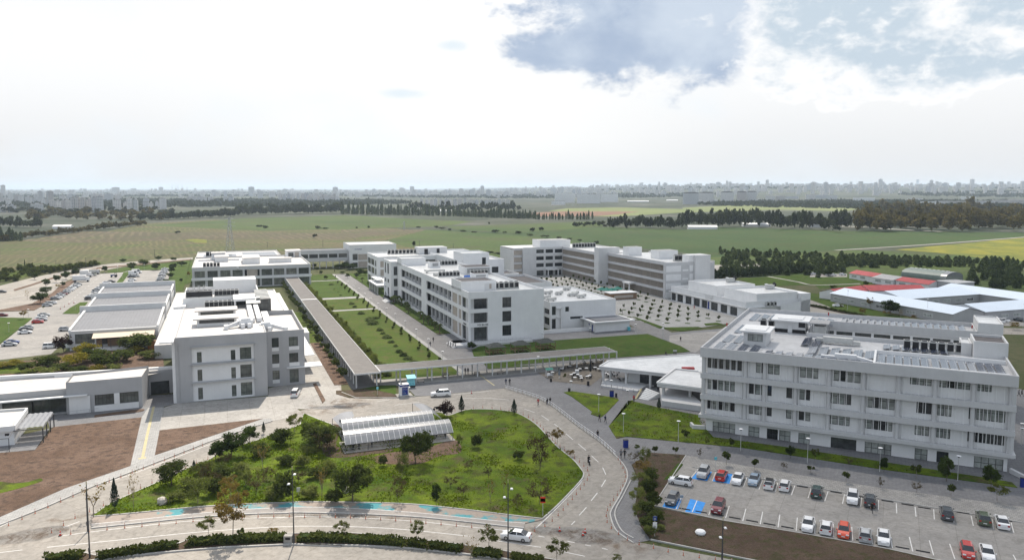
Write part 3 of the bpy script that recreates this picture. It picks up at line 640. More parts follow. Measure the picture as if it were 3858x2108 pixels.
# building kit
class Bld:
 """a building: Empty at its base; parts are written in grid metres (a, b, z) of its own frame"""
 def __init__(s, name, label, cat, a0, b0, ang=None, group=None):
  ang = TH if ang is None else ang
  s.a0, s.b0 = a0, b0
  X = a0*math.cos(ang)-b0*math.sin(ang); Y = a0*math.sin(ang)+b0*math.cos(ang)
  s.o = empty(name, (X, Y, 0), label, cat, group, ang)
 def part(s, name, mb, m, parent=None, label=None):
  mb.v = [(v[0]-s.a0, v[1]-s.b0, v[2]) for v in mb.v]
  o = mb.build(name, ma(m) if isinstance(m, str) else [ma(x) for x in m], parent or s.o)
  if label: o['label'] = label
  return o
def fpt(p0, d, n, s_, z, dep): return (p0[0]+d[0]*s_+n[0]*dep, p0[1]+d[1]*s_+n[1]*dep, z)
def fdir(p0, p1):
 L = math.dist(p0, p1); d = ((p1[0]-p0[0])/L, (p1[1]-p0[1])/L)
 return L, d, (-d[1], d[0])          # inward is to the left of p0->p1
def fbox(mb, p0, p1, s0, s1, h0, h1, d0, d1):
 L, d, n = fdir(p0, p1)
 vs = [fpt(p0, d, n, s_, z, e) for z in (h0, h1) for s_, e in ((s0, d0), (s1, d0), (s1, d1), (s0, d1))]
 mb.add(vs, [(3,2,1,0),(4,5,6,7),(0,1,5,4),(1,2,6,5),(2,3,7,6),(3,0,4,7)])
def facade(mb, p0, p1, z0, z1, holes=(), dep=.25):
 L, d, n = fdir(p0, p1)
 ss = sorted({0., L, *[h[0] for h in holes], *[h[1] for h in holes]}); zs = sorted({z0, z1, *[h[2] for h in holes], *[h[3] for h in holes]})
 P = lambda s_, z, e=0.: fpt(p0, d, n, s_, z, e)
 for a, b in zip(ss, ss[1:]):
  run = None
  for c, e in zip(zs, zs[1:]):
   ms, mz = (a+b)/2, (c+e)/2
   if any(h[0] < ms < h[1] and h[2] < mz < h[3] for h in holes):
    if run: mb.quad(P(a, run[0]), P(b, run[0]), P(b, run[1]), P(a, run[1])); run = None
   else: run = (run[0] if run else c, e)
  if run: mb.quad(P(a, run[0]), P(b, run[0]), P(b, run[1]), P(a, run[1]))
 for s0, s1, h0, h1 in holes:
  e = dep+.02
  mb.quad(P(s0,h0), P(s1,h0), P(s1,h0,e), P(s0,h0,e)); mb.quad(P(s0,h1,e), P(s1,h1,e), P(s1,h1), P(s0,h1))
  mb.quad(P(s0,h0), P(s0,h0,e), P(s0,h1,e), P(s0,h1)); mb.quad(P(s1,h0,e), P(s1,h0), P(s1,h1), P(s1,h1,e))
def window(B, p0, p1, hole, dep=.22, nx=2, ny=2, glass='glass', split=None, parent=None, fr='frame_dark', t=.07):
 s0, s1, h0, h1 = hole; L, d, n = fdir(p0, p1)
 w = MB().quad(*[fpt(p0, d, n, a, z, dep) for a, z in ((s0, h0), (s1, h0), (s1, h1), (s0, h1))])
 w.v = [(v[0]-B.a0, v[1]-B.b0, v[2]) for v in w.v]
 o = w.build('window', ma(glass), parent or B.o)
 f = MB(); d0, d1 = dep-.07, dep-.008
 for a in (s0, s1-t): fbox(f, p0, p1, a, a+t, h0, h1, d0, d1)
 for z in (h0, h1-t): fbox(f, p0, p1, s0+t, s1-t, z, z+t, d0, d1)
 for i in range(1, nx): x = s0+(s1-s0)*i/nx; fbox(f, p0, p1, x-t/2, x+t/2, h0+t, h1-t, d0+.004, d1)
 for z in (split or [h0+(h1-h0)*j/ny for j in range(1, ny)]): fbox(f, p0, p1, s0+t, s1-t, z-t/2, z+t/2, d0+.009, d1)
 f.v = [(v[0]-B.a0, v[1]-B.b0, v[2]) for v in f.v]
 f.build('frame', ma(fr), o)
 return o
def body(B, x0, x1, y0, y1, ztop, ph=.5, wall='pale_wall', roof='white_roof', holes=None, dep=.25, z0=-.1, t=.3, cap=None, wname='wall', open_=''):
 """one block: four walls with openings, parapet, roof deck; sides s(outh) e(ast) n(orth) w(est)"""
 holes = holes or {}
 C = [(x0,y0),(x1,y0),(x1,y1),(x0,y1)]
 m = MB()
 for k, (a, b) in zip('senw', ((0,1),(1,2),(2,3),(3,0))):
  if k in open_: continue
  facade(m, C[a], C[b], z0, ztop, holes.get(k, ()), dep)
 I = [(x0+t,y0+t),(x1-t,y0+t),(x1-t,y1-t),(x0+t,y1-t)]; zr = ztop-ph
 for a, b in ((0,1),(1,2),(2,3),(3,0)):
  m.quad((*C[a],ztop), (*C[b],ztop), (*I[b],ztop), (*I[a],ztop))
  if ph > .02: m.quad((*I[a],ztop), (*I[b],ztop), (*I[b],zr), (*I[a],zr))
 o = B.part(wname, m, wall)
 B.part('roof', MB().sheet(I, zr), roof)
 return o, C
# M3 style terrace sides
def loggia_side(B, u, w0, w1, floors, bays, depth=2.2, tan=()):
 """recessed gallery between floor bands on a side facade running along w at constant u (faces -u); floors = [(z0,z1)], bays = number of piers"""
 p0, p1 = (u, w1), (u, w0)
 L = w1-w0
 for z0, z1 in floors:
  g = MB(); fbox(g, p0, p1, 0, L, z0, z1, depth, depth+.1); B.part('gallery_wall', g, 'light_grey_wall')
  for i in range(bays):
   a = L*i/bays+.55; b = L*(i+1)/bays-.55
   if i in tan: continue
   window(B, p0, p1, (a, b, z0+.75, z1-.25), depth-.02, 3, 2, 'glass_dark')
  c = MB()
  for i in range(1, bays): x = L*i/bays; fbox(c, p0, p1, x-.35, x+.35, z0, z1, .9, depth-.1)
  B.part('pier_row', c, 'light_grey_wall')
def floor_bands(B, u0, u1, w0, w1, bands, m='white_wall', name='floor_band', out=.12):
 for z0, z1 in bands:
  B.part(name, MB().box(u0-out, u1+out, w0-out, w1+out, z0, z1), m)
# left three-storey block
B = Bld('grey_block', 'sunlit grey three-storey block with three stacked white panels, beside the white van', 'building', -11.4, 199.2)
hol = [(3.65, 18.0, 9.6, 13.46), (3.65, 18.0, 5.0, 9.12), (3.65, 18.0, .25, 4.65)]
body(B, -11.4, 9.65, 199.2, 249, 16.2, .28, 'grey_wall', 'white_roof', {'s': hol}, .4, cap=1)
p0, p1 = (-11.4, 199.2), (9.65, 199.2)
q0, q1 = (-7.75, 199.6), (6.6, 199.6)
for zb, zt in ((9.6, 13.46), (5.0, 9.12), (.25, 4.65)):
 wn = [(1.2, 2.25, zt-4.12, zt-1.2), (8.93, 9.98, zt-4.08, zt-1.25), (11.05, 13.72, zt-4.05, zt-.78)]
 m = MB(); facade(m, q0, q1, zb, zt, [(a, b, max(c, zb+.1), d) for a, b, c, d in wn], .3); B.part('white_panel', m, 'white_wall')
 for k, (a, b, c, d) in enumerate(wn):
  window(B, q0, q1, (a, b, max(c, zb+.1), d), .28, 1 if k < 2 else 2, 3, 'glass', [d-.75, max(c, zb+.1)+.75])
for z in (13.5, 9.16, 4.72): B.part('ledge', MB().box(-8.1, 6.95, 198.75, 199.6, z, z+.2), 'grey_wall')
hw = []
for z, hh in ((10.5, 2.5), (6.2, 2.5), (1.95, 2.4)): hw += [(1.7, 3.45, z, z+hh), (6.0, 8.3, z, z+hh)]
hw[-1] = (6.0, 8.3, .8, 4.3)
body(B, 9.65, 19.6, 207.7, 243, 14.8, 1.3, 'grey_wall', 'white_roof', {'s': hw}, .3, open_='w')
for i, h in enumerate(hw): window(B, (9.65, 207.7), (19.6, 207.7), h, .28, 2, 2, 'glass', [h[3]-.8])
for z in (10.5, 6.2, 1.95):
 for a, b in ((1.7, 3.45), (6., 8.6)):
  if a > 2 and z < 3: continue
  m = MB(); fbox(m, (9.65, 207.7), (19.6, 207.7), a, b, z-1., z-.05, -.03, .1); B.part('white_panel', m, 'white_wall')
B.part('canopy', MB().box(14.9, 24., 206.9, 212, 4.75, 4.95), 'white_wall')
B.part('canopy', MB().box(19.7, 23.6, 221, 250, 4.8, 5.0), 'white_wall')
B.part('roof_ledge', MB().box(-14.5, -11.45, 195.6, 248, 15.6, 15.95), 'white_wall')
m = MB().prism([(-12.1,199.3),(-11.42,199.3),(-11.42,206),(-12.1,206)], 0, 15.6); B.part('side_fin', m, 'white_wall')
B.part('downpipe', MB().tube((-10.6,199.12,0), (-10.6,199.12,14.5), .07), 'grey_wall')
for ya, yb, zt in ((214.2, 220, 18.1), (228.6, 234.5, 18.1)):
 m = MB().box(-6.8, 3.0, ya+.6, yb-.3, 15.9, zt-.35); o = B.part('roof_monitor', m, 'white_wall')
 B.part('monitor_roof', MB().box(-7.7, 3.5, ya-.5, yb, zt-.34, zt), 'white_roof', o)
 window(B, (-6.8, ya+.55), (3.0, ya+.55), (.6, 9.2, 16.75, zt-.55), 0., 8, 1, 'glass_dark', parent=o)
body(B, -11.8, 10.8, 254, 282, 18.3, 2.2, 'white_wall', 'white_roof', {}, .2)
B.part('rear_wall', MB().box(-14.2, -10.9, 249, 255, 0, 16.6), 'white_wall'); B.part('side_door', MB().box(-13.6, -12., 248.9, 249, 11.4, 15.2), 'tan_panel')
B.part('stair_tower', MB().box(-3.3, 10.6, 280, 289, 0, 20.6), 'white_wall')
m = MB(); m.box(2.7, 8.9, 244.4, 255.4, 18., 18.7); m.box(2.9, 3.3, 244.6, 255, 15.9, 18.); m.box(3.3, 8.7, 249, 255, 15.9, 18.); B.part('roof_cabin', m, 'white_wall')
B.part('cabin_opening', MB().box(3.3, 8.7, 248.85, 248.98, 16., 17.9), 'black')
B.part('awning_sheet', MB().add([(6.2,241.6,17.6),(10.3,241.6,17.6),(10.3,246.5,18.9),(6.2,246.5,18.9)], [(0,1,2,3)]), 'ac_body')
m = MB()
for k in range(7): y = 244+k*3.2; m.box(9.2, 13.2, y, y+1.1, 18.6-.25*0, 18.85)
B.part('pergola', m, 'ac_body')
window(B, (9.2, 243.8), (13.4, 243.8), (0, 4.2, 14.5, 18.5), .02, 4, 3, 'glass_dark')
body(B, 10.8, 18.6, 256.5, 314, 12.4, .35, 'white_wall', 'white_roof', {}, .2)
B.part('ledge', MB().box(18.65, 20.2, 257, 309, 11.2, 11.5), 'white_wall')
m = MB()
for k in range(5): y = 244.5+k*2.2; m.tube((13.5,y,13.2), (19.,y+1.,12.6), .25, n=6)
B.part('pipe_run', m, 'dark_steel')
B.part('service_court', MB().box(20., 26., 258, 268, 0, 4.6), 'white_wall'); B.part('roof', MB().box(20.2, 25.8, 258.2, 267.8, 4.61, 4.64), 'white_roof')
B.part('door', MB().box(21.2, 23.2, 257.85, 257.98, .1, 2.7), 'tan_panel')
def thingbox(name, label, cat, group=None): pass
def place(obj_, a, b, z, ang=None, rz=0.):
 ang = TH if ang is None else ang
 obj_.location = (a*math.cos(ang)-b*math.sin(ang), a*math.sin(ang)+b*math.cos(ang), z); obj_.rotation_euler = (0, 0, ang+rz)
 return obj_
for i, (x0, x1) in enumerate(((6.3, 7.6), (8.2, 9.4))):
 m = MB().box(-.65, .65, -15, 15, .25, 1.25)
 for k in range(7): m.box(-.7, .7, -14.6+k*4.8, -14.4+k*4.8, 0, 1.3)
 o = m.build('roof_duct', ma('white_metal')); place(o, (x0+x1)/2, 231, 15.93); tag(o, ('left' if i == 0 else 'right')+' white air duct of the pair along the sunlit grey block roof', 'duct', 'roof ducts')
m = MB().box(-.9, .9, -14, 14, .2, .75); o = m.build('roof_duct', ma('white_metal')); place(o, 11.2, 228, 14.3); tag(o, 'wide flat white duct on the right wing roof edge', 'duct', 'roof ducts')
def air_handler(lbl, a, b, z, flip):
 r = empty('air_handler', (0,0,0), lbl, 'ventilator', 'ventilation units with bent white ducts'); place(r, a, b, z)
 b_ = MB().box(-1.7, 1.7, -1.2, 1.2, .3, 1.9); b_.box(-1.2, 1.2, -.9, .9, 1.9, 2.3); b_.build('casing', ma('white_metal'), r)
 d = MB(); s_ = flip
 d.add([(s_*1.7,-.5,1.7),(s_*1.7,.5,1.7),(s_*4.6,-1.2,.9),(s_*4.6,-2.2,.9),(s_*1.7,-.5,.7),(s_*1.7,.5,.7),(s_*4.6,-1.2,.1),(s_*4.6,-2.2,.1)], [(0,1,2,3),(4,7,6,5),(0,3,7,4),(1,5,6,2),(3,2,6,7)])
 d.box(min(s_*4.4,s_*5.4), max(s_*4.4,s_*5.4), -3.2, -1.1, 0, 1.1); d.build('bent_duct', ma('white_metal'), r)
 for k in (-1, 1):
  v = MB().box(k*.8-.45, k*.8+.45, -2.6, -1.25, .05, 1.2); v.box(k*.8-.35, k*.8+.35, -2.64, -2.6, .1, .8); v.build('air_intake', ma('white_metal'), r)
 for k in (-1.4, 1.4): MB().box(k-.08, k+.08, -1.1, 1.1, 0, .3).build('support', ma('steel'), r)
air_handler('left white roof ventilator with a duct bent to the left', 5.2, 210.5, 15.93, -1)
air_handler('right white roof ventilator with a duct bent to the right', 10.2, 212, 14.3, 1)
def ac_mesh():
 a = MB().box(-.55, .55, -.4, .4, .15, 1.6); a.box(-.6, .6, -.45, .45, 0, .15)
 f = MB().box(-.45, .45, -.43, -.405, .3, 1.4); f2 = MB().lathe(0, 0, [(.4, 1.61), (.4, 1.72)], 10)
 return a.mesh('ac_unit', ma('ac_body')), f.mesh('grille', ma('black')), f2.mesh('fan', ma('dark_steel'))
AC = ac_mesh()
def ac_row(a, b, z, n, step, where, ang=None, rz=0., sc=1., da=None):
 """n free-standing outdoor units in a row"""
 ang = TH if ang is None else ang
 for i in range(n):
  o = link('air_conditioner', AC[0]); x, y = a+(step*i if da is None else da[0]*i), b+(0 if da is None else da[1]*i)
  place(o, x, y, z, ang, rz); o.scale = (sc,)*3
  tag(o, f'{first(i)} grey air conditioner from the left {where}', 'air conditioner', 'rooftop air conditioners '+where)
  link('grille', AC[1], o); link('fan', AC[2], o)
ac_row(-4.8, 248, 15.92, 7, 1.28, 'in the row behind the sunlit roof monitors', sc=1.25)
ac_row(-11, 271, 16.1, 6, 1.35, 'before the tall white stair wall', sc=1.5)
ac_row(-2.2, 272.5, 16.1, 6, 1.25, 'under the white stair wall', sc=1.3)
for i in range(3):
 m = MB().tube((0,0,0), (0,0,3.6), .12); m.tube((.5,0,0), (.5,0,3.6), .12); o = m.build('vent_pipe', ma('steel')); place(o, -9.5+i*1.6, 275.5, 16.1); tag(o, f'{first(i)} steel vent pipe pair from the left on the rear plant roof', 'pipe', 'roof vent pipes')
# sheds on the left
for k, (wf, lab) in enumerate(((277., 'nearest ribbed grey metal hall with a beige awning on its front'), (313.5, 'middle one of three parallel halls with ribbed grey metal roofs'), (349., 'farthest one of three parallel halls with ribbed grey metal roofs'))):
 S_ = Bld('ribbed_hall', lab, 'hall', -46.5, wf, group='ribbed metal halls by the car park')
 u0, u1, w1 = -46.6+(-1.5*k if k else 0), -20.6-.3*k, wf+31
 hs = [(1.6, 7.2, 2.2, 5.4), (7.6, 24.5, 1.6, 5.2)] if k == 0 else []
 m = MB(); facade(m, (u0,wf), (u1,wf), -.1, 6.4, hs, .4); facade(m, (u1,wf), (u1,w1), -.1, 6.4); facade(m, (u1,w1), (u0,w1), -.1, 6.4); facade(m, (u0,w1), (u0,wf), -.1, 6.4)
 S_.part('wall', m, 'white_wall')
 r = MB().add([(u0+.5,wf+.4,6.5),(u1-.5,wf+.4,6.5),(u1-.5,w1-1,8.0),(u0+.5,w1-1,8.0)], [(0,1,2,3)])
 n_ = 22
 for i in range(n_+1):
  x = u0+.6+(u1-u0-1.2)*i/n_; r.add([(x-.05,wf+.5,6.56),(x+.05,wf+.5,6.56),(x+.05,w1-1,8.06),(x-.05,w1-1,8.06),(x-.05,wf+.5,6.48),(x+.05,wf+.5,6.48),(x+.05,w1-1,7.98),(x-.05,w1-1,7.98)], [(0,1,2,3),(0,3,7,4),(1,5,6,2),(0,4,5,1)])
 S_.part('roof', r, 'metal_roof')
 v = MB()
 for xa, xb in ((u0-.2, u0+.5), (u1-.5, u1+.2)):
  v.add([(xa,wf,6.2),(xb,wf,6.2),(xb,w1,8.0),(xa,w1,8.0),(xa,wf,6.9),(xb,wf,6.9),(xb,w1,8.7),(xa,w1,8.7)], [(4,5,6,7),(0,1,5,4),(1,2,6,5),(2,3,7,6),(3,0,4,7)])
 v.box(u0-.2, u1+.2, w1-.6, w1+.1, 6.2, 8.7); S_.part('verge_wall', v, 'pale_wall')
 S_.part('gutter', MB().box(u0-.2, u1+.2, wf-.35, wf+.35, 6.15, 6.5), 'white_wall')
 S_.part('back_parapet', MB().box(u0-1.6, u1+.6, w1+.4, w1+1.2, 0, 10.), 'pale_wall')
 if k == 0:
  window(S_, (u0,wf), (u1,wf), hs[0], .35, 3, 2, 'glass'); window(S_, (u0,wf), (u1,wf), hs[1], .38, 9, 2, 'glass_dark')
  a = MB().add([(-39.6,wf-.2,5.7),(-21.6,wf-.2,5.7),(-21.6,wf-4.6,4.5),(-39.6,wf-4.6,4.5),(-39.6,wf-.2,5.6),(-21.6,wf-.2,5.6),(-21.6,wf-4.6,4.4),(-39.6,wf-4.6,4.4)], [(3,2,1,0),(4,5,6,7),(3,7,6,2),(0,4,7,3),(1,2,6,5)])
  S_.part('awning', a, 'tan_fabric')
  v = MB()
  for i in range(8): v.box(-39.2+i*2.45, -39.1+i*2.45, wf-4.5, wf-4.4, .1, 4.4)
  S_.part('awning_post', v, 'dark_steel')
  v = MB()
  for x, w_ in ((-38.8,1.6),(-35.6,4.6),(-29.8,3.4),(-25.,2.6)): v.box(x, x+w_, wf-1.2, wf-.9, 1.2, 3.4)
  S_.part('terrace_panel', v, 'wood'); S_.part('terrace_base', MB().box(-40, -21.5, wf-4.6, wf-.02, -.1, 1.0), 'white_wall'); S_.part('railing', MB().box(-46.6, -40, wf-1.2, wf-1.1, 1.1, 1.25), 'navy')
m = MB().box(-20.2, -14.6, 254, 380, 0, 4.4); o = m.build('connecting_wing', ma('pale_wall')); tag(o, 'low flat connecting wing between the ribbed halls and the grey block', 'building')
o.rotation_euler = (0, 0, TH); MB().box(-20.1, -14.7, 254.1, 379.9, 4.41, 4.43).build('roof', ma('white_roof'), o)
m = MB().box(-49, -41, 282.6, 283, 0, 2.2); o = m.build('garden_wall', ma('white_wall')); o.rotation_euler = (0,0,TH); tag(o, 'short white garden wall before the nearest ribbed hall', 'wall')
x, y = G('W', 955, 715); o = MB().box(-2.6, 2.6, -1.2, 1.2, .15, 2.7).build('container', ma('orange_box')); o.location = (x, y, 0); o.rotation_euler = (0,0,TH); tag(o, 'orange steel container under the ledge of the grey block', 'container')
l_ = MB()
for i in range(11): l_.box(-2.5+i*.5, -2.4+i*.5, -1.26, -1.2, .2, 2.65)
l_.build('rib', ma('orange_box'), o); MB().box(-2.65, 2.65, -1.25, 1.25, 2.7, 2.82).build('lid', ma('wood'), o)
# low entrance building, bottom left
B = Bld('entrance_building', 'low white-grey entrance building with big framed windows at the left edge', 'building', -30, 198.3)
hs = [(5.7, 9.7, 1.65, 4.12), (10.9, 14.9, 1.65, 4.15)]
m = MB(); facade(m, (-34.5,198.2), (-18.8,198.6), -.1, 7.6, hs, .3); facade(m, (-18.8,198.6), (-18.2,210), -.1, 7.6); facade(m, (-18.2,210), (-34.5,207.5), 5.5, 7.6); facade(m, (-34.5,207.5), (-34.5,198.2), 5.2, 7.6)
B.part('wall', m, 'grey_wall'); B.part('roof', MB().sheet([(-34.4,198.4),(-18.9,198.8),(-18.4,209.8),(-34.4,207.4)], 7.1), 'white_roof')
B.part('white_panel', MB().prism([(-28.9,198.1),(-19.6,198.34),(-19.6,198.4),(-28.9,198.16)], .05, 1.6), 'white_wall'); B.part('white_panel', MB().prism([(-24.75,198.2),(-23.6,198.23),(-23.6,198.29),(-24.75,198.26)], 1.62, 4.2), 'white_wall')
B.part('white_panel', MB().prism([(-34.0,197.9),(-29.7,198.0),(-29.7,198.1),(-34.0,198.0)], .05, 4.2), 'white_wall')
for h in hs: window(B, (-34.5,198.2), (-18.8,198.6), h, .27, 5, 2, 'glass', [h[3]-.85])
m = MB(); facade(m, (-70,198.6), (-34.5,199.2), 0., 6.0, [(22.6, 35.2, .35, 4.1), (10., 21, 1.2, 4.0)], .35); facade(m, (-34.5,199.2), (-34.5,214.), 5.2, 6.); facade(m, (-34.5,214.), (-70,214.5), 0, 6.)
B.part('wall', m, 'grey_wall'); B.part('roof', MB().sheet([(-70,198.7),(-34.6,199.3),(-13.,211.5),(-13,215.5),(-70,217.5)], 5.6), 'white_roof')
B.part('parapet', MB().prism([(-70,217.),(-14,211.6),(-12.5,211.6),(-12.5,212.4),(-70,217.8)], 0, 6.6), 'white_wall')
for h in ((22.6, 28.4, .35, 4.1), (28.6, 35.2, .35, 4.1), (10., 21., 1.2, 4.)): window(B, (-70,198.6), (-34.5,199.2), h, .3, 4, 3, 'glass')
B.part('ledge', MB().prism([(-70,196.6),(-30.2,197.3),(-30.2,198.1),(-70,198.5)], 4.35, 4.6), 'white_wall')
m = MB(); facade(m, (-18.2,210), (-11.8,210.6), 0, 6.2, [(.3, 4.6, .1, 3.4)], .3); B.part('wall', m, 'grey_wall'); window(B, (-18.2,210), (-11.8,210.6), (.3, 4.6, .1, 3.4), .27, 5, 3, 'glass_dark', [2.4])
B.part('roof', MB().sheet([(-18.2,210.2),(-11.8,210.8),(-11.8,213),(-18.2,213)], 6.1), 'white_roof')
m = MB().tube((-32.3,196.9,.3),(-32.3,196.9,1.2),.04); m.tube((-29.8,197.2,.3),(-29.8,197.2,1.2),.04); m.tube((-39,196.4,1.2),(-28.,197.3,1.2),.04); B.part('ramp_rail', m, 'steel')
B = Bld('gatehouse', 'small white gatehouse with flat roof and ribbed canopy on dark posts, left edge', 'gatehouse', -44, 182)
m = MB(); facade(m, (-52,177.7), (-40.6,177.9), 0, 3.2, [(6.,6.9,2.2,2.7),(8.,8.9,2.2,2.7),(9.8,10.6,2.2,2.7)], .2); facade(m, (-40.6,177.9), (-40.8,189.5), 0, 3.2); facade(m, (-52,190.5), (-52,177.7), 0, 3.2); facade(m, (-40.8,189.5), (-52,190.5), 0, 3.2)
B.part('wall', m, 'white_wall'); B.part('roof', MB().sheet([(-52,178.2),(-41,178.4),(-41.2,190.2),(-52,191)], 3.9), 'white_roof')
m = MB()
for a, b in (((-52,177.4),(-40.4,177.6)),((-40.4,177.6),(-40.9,191.2)),((-40.9,191.2),(-52,192))): m.strip([a,b], .35, 3.2, 4.3)
B.part('parapet', m, 'white_wall')
for i in range(3):
 y = 178.2+i*3.6; m = MB()
 for k in range(5):
  x = -40.2+k*.95; m.add([(x,y,3.35),(x+.48,y,3.5),(x+.95,y,3.35),(x+.95,y+2.9,3.6),(x+.48,y+2.9,3.75),(x,y+2.9,3.6)], [(0,1,4,5),(1,2,3,4)])
 B.part('canopy_sheet', m, 'polycarb')
m = MB()
for y in (177.4, 181., 184.6, 188.3): m.box(-40.5, -35.3, y-.07, y+.07, 3.15, 3.3)
m.box(-35.5, -35.3, 177.4, 188.4, 3.16, 3.29); B.part('canopy_beam', m, 'dark_steel')
for y in (177.4, 181., 184.6, 188.3): B.part('post', MB().box(-35.5, -35.3, y-.08, y+.08, 0, 3.15), 'dark_steel')
m = MB().tube((-40.5,173.4,0),(-40.5,173.4,3.),.07); m.tube((-40.5,173.4,2.95),(-52,173.3,2.95),.06); m.tube((-40.5,173.4,2.95),(-40.5,177.4,3.3),.06); o = B.part('barrier_frame', m, 'dark_steel')
# covered walkways
def arcade(name, label, u0, u1, w0, w1, z, posts, pm='pale_wall'):
 A_ = Bld(name, label, 'covered walkway', u0, w0)
 A_.part('roof', MB().box(u0, u1, w0, w1, z, z+.28), 'canopy_roof')
 m = MB(); t = .12
 m.box(u0-t, u0, w0-t, w1+t, z-.05, z+.36); m.box(u1, u1+t, w0-t, w1+t, z-.05, z+.36); m.box(u0, u1, w0-t, w0, z-.05, z+.36); m.box(u0, u1, w1, w1+t, z-.05, z+.36); A_.part('fascia', m, 'pale_wall')
 pmesh = MB().lathe(0, 0, [(.2, 0), (.2, z-.02)], 8).mesh('post', ma(pm))
 for (u, w) in posts: link('post', pmesh, A_.o, (u-u0, w-w0))
 return A_
ps = [(u, 198.4+i*4.55) for i in range(50) for u in (31.6, 36.9)]
ar = arcade('covered_walkway', 'long grey-roofed covered walkway running away from the plaza along palms', 31., 37.5, 196.7, 424.5, 4.0, ps)
ar.part('expansion_joint', MB().box(30.9, 37.6, 337.2, 338.6, 4.29, 4.4), 'white_wall')
us = [38.9+i*4.32 for i in range(17)]
arcade('covered_walkway', 'grey-roofed covered walkway crossing the plaza in front of the M3 block', 37.75, 107., 197.6, 204.4, 4.05, [(u, w) for u in us[1:] for w in (198.6, 203.4)]+[(38.9, 203.4)])
def polybody(B, poly, ztop, ph, wall, roof, holes=None, dep=.3, z0=-.1, t=.3, under=False, deck=True):
 """like body() for any counter-clockwise right-angled outline; holes keyed by edge index"""
 n = len(poly); holes = holes or {}; m = MB()
 for i in range(n): facade(m, poly[i], poly[(i+1) % n], z0, ztop, holes.get(i, ()), dep)
 I = []
 for i in range(n):
  _, d0, n0 = fdir(poly[i-1], poly[i]); _, d1, n1 = fdir(poly[i], poly[(i+1) % n])
  k = 1+n0[0]*n1[0]+n0[1]*n1[1]
  I.append((poly[i][0]+(n0[0]+n1[0])*t/k, poly[i][1]+(n0[1]+n1[1])*t/k))
 zr = ztop-ph
 for i in range(n):
  j = (i+1) % n
  m.quad((*poly[i],ztop), (*poly[j],ztop), (*I[j],ztop), (*I[i],ztop)); m.quad((*I[i],ztop), (*I[j],ztop), (*I[j],zr), (*I[i],zr))
 if under: m.sheet(poly, z0)
 B.part('wall', m, wall)
 if deck: B.part('roof', MB().sheet(I, zr), roof)
def text(B, s_, p0, p1, s0, z, size, m, dep=-.06, ext=.03):
 cu = bpy.data.curves.new('lettering', 'FONT'); cu.body = s_; cu.size = size; cu.extrude = ext; cu.align_x = 'LEFT'
 cu.materials.append(ma(m)); o = bpy.data.objects.new('lettering', cu); COL.objects.link(o); o.parent = B.o if isinstance(B, Bld) else B
 L, d, n = fdir(p0, p1); q = fpt(p0, d, n, s0, z, dep); off = (B.a0, B.b0) if isinstance(B, Bld) else (0, 0)
 me = bpy.data.meshes.new_from_object(o.evaluated_get(bpy.context.evaluated_depsgraph_get())); pa_ = o.parent; bpy.data.objects.remove(o); o = link('lettering', me, pa_)
 o.location = (q[0]-off[0], q[1]-off[1], z); o.rotation_euler = (math.pi/2, 0, math.atan2(d[1], d[0]))
 return o
# M3 block
B = Bld('teaching_block', 'long white three-storey block lettered M3 BLOK with side galleries above young palms', 'building', 76, 241.7)
X0, X1, Y0, Y1 = 75.9, 103., 241.7, 352.
FL = [(1.1, 5.75), (7.2, 10.55), (11.85, 15.3)]
sh = [(.7, 6.65, max(a, .2)-.9*(a < 2), b) for a, b in FL]; mh = [(11.9, 15.15, 11.83, 15.35), (11.9, 15.15, 7., 10.6), (11.9, 15.15, 2.2, 5.8)]
s_ = lambda w: Y1-w
wh = []
for a, b in FL: wh += [(s_(298), s_(262.4), a, b), (s_(344), s_(306.4), a, b), (s_(249.3), s_(242.5), a if a > 2 else .2, b), (s_(261.4), s_(254.8), a, b), (s_(253.5), s_(250.3), a, b)]
body(B, X0, X1, Y0, Y1, 17.6, .9, 'white_wall', 'white_membrane', {'s': sh+mh, 'w': wh}, .5, wname='wall')
for a, b in FL:
 for w0, w1, nb in ((262.4, 298, 6), (306.4, 344, 6)):
  g = MB().box(X0+.52, X0+1.9, w0, w1, a-.15, a); g.box(X0+1.9, X0+2.1, w0, w1, a, b); B.part('gallery_wall', g, 'light_grey_wall')
  st_ = (w1-w0)/nb
  for i in range(nb):
   window(B, (X0, w1), (X0, w0), (i*st_+.7, (i+1)*st_-.7, a+.6, b-.1), 1.88, 2, 2, 'glass_dark')
   if i: B.part('pier', MB().box(X0+.35, X0+1.2, w0+i*st_-.32, w0+i*st_+.32, a, b), 'light_grey_wall')
 for w0, w1 in ((254.8, 261.4), (250.3, 253.5)): B.part('stone_panel', MB().box(X0+.3, X0+.5, w0, w1, a, b), 'tan_panel')
 B.part('corner_column', MB().lathe(X0+1.3, Y0+1.2, [(.4, a-.9*(a < 2)), (.4, b)], 10), 'light_grey_wall')
 window(B, (X0+.7, Y0), (X0+6.65, Y0), (1.3, 5.7, a, b), .48, 3, 3, 'glass_dark', [b-.9, a+1.1]); window(B, (X0, 249.3), (X0, 242.5), (0., 2.6, a, b), .48, 2, 2, 'glass_dark')
 g = MB().box(X0+.7, X0+6.6, Y0+.5, Y0+.6, a-.9*(a < 2), b); g.box(X0+.5, X0+.6, 242.5, 249.3, a-.9*(a < 2), b); B.part('gallery_wall', g, 'light_grey_wall')
for h in mh: window(B, (X0, Y0), (X1, Y0), h, .45, 2, 3, 'glass_dark')
text(B, 'M3 BLOK', (X0, Y0), (X1, Y0), 3.0, 6.15, .95, 'dark_steel')
text(B, 'M3 BLOK', (X0, Y1), (X0, Y0), s_(247.6), 6.15, .8, 'dark_steel')
body(B, 75.9, 88.6, 250.2, 262, 20.2, .4, 'white_wall', 'dark_roof', {}, z0=16.7, open_='')
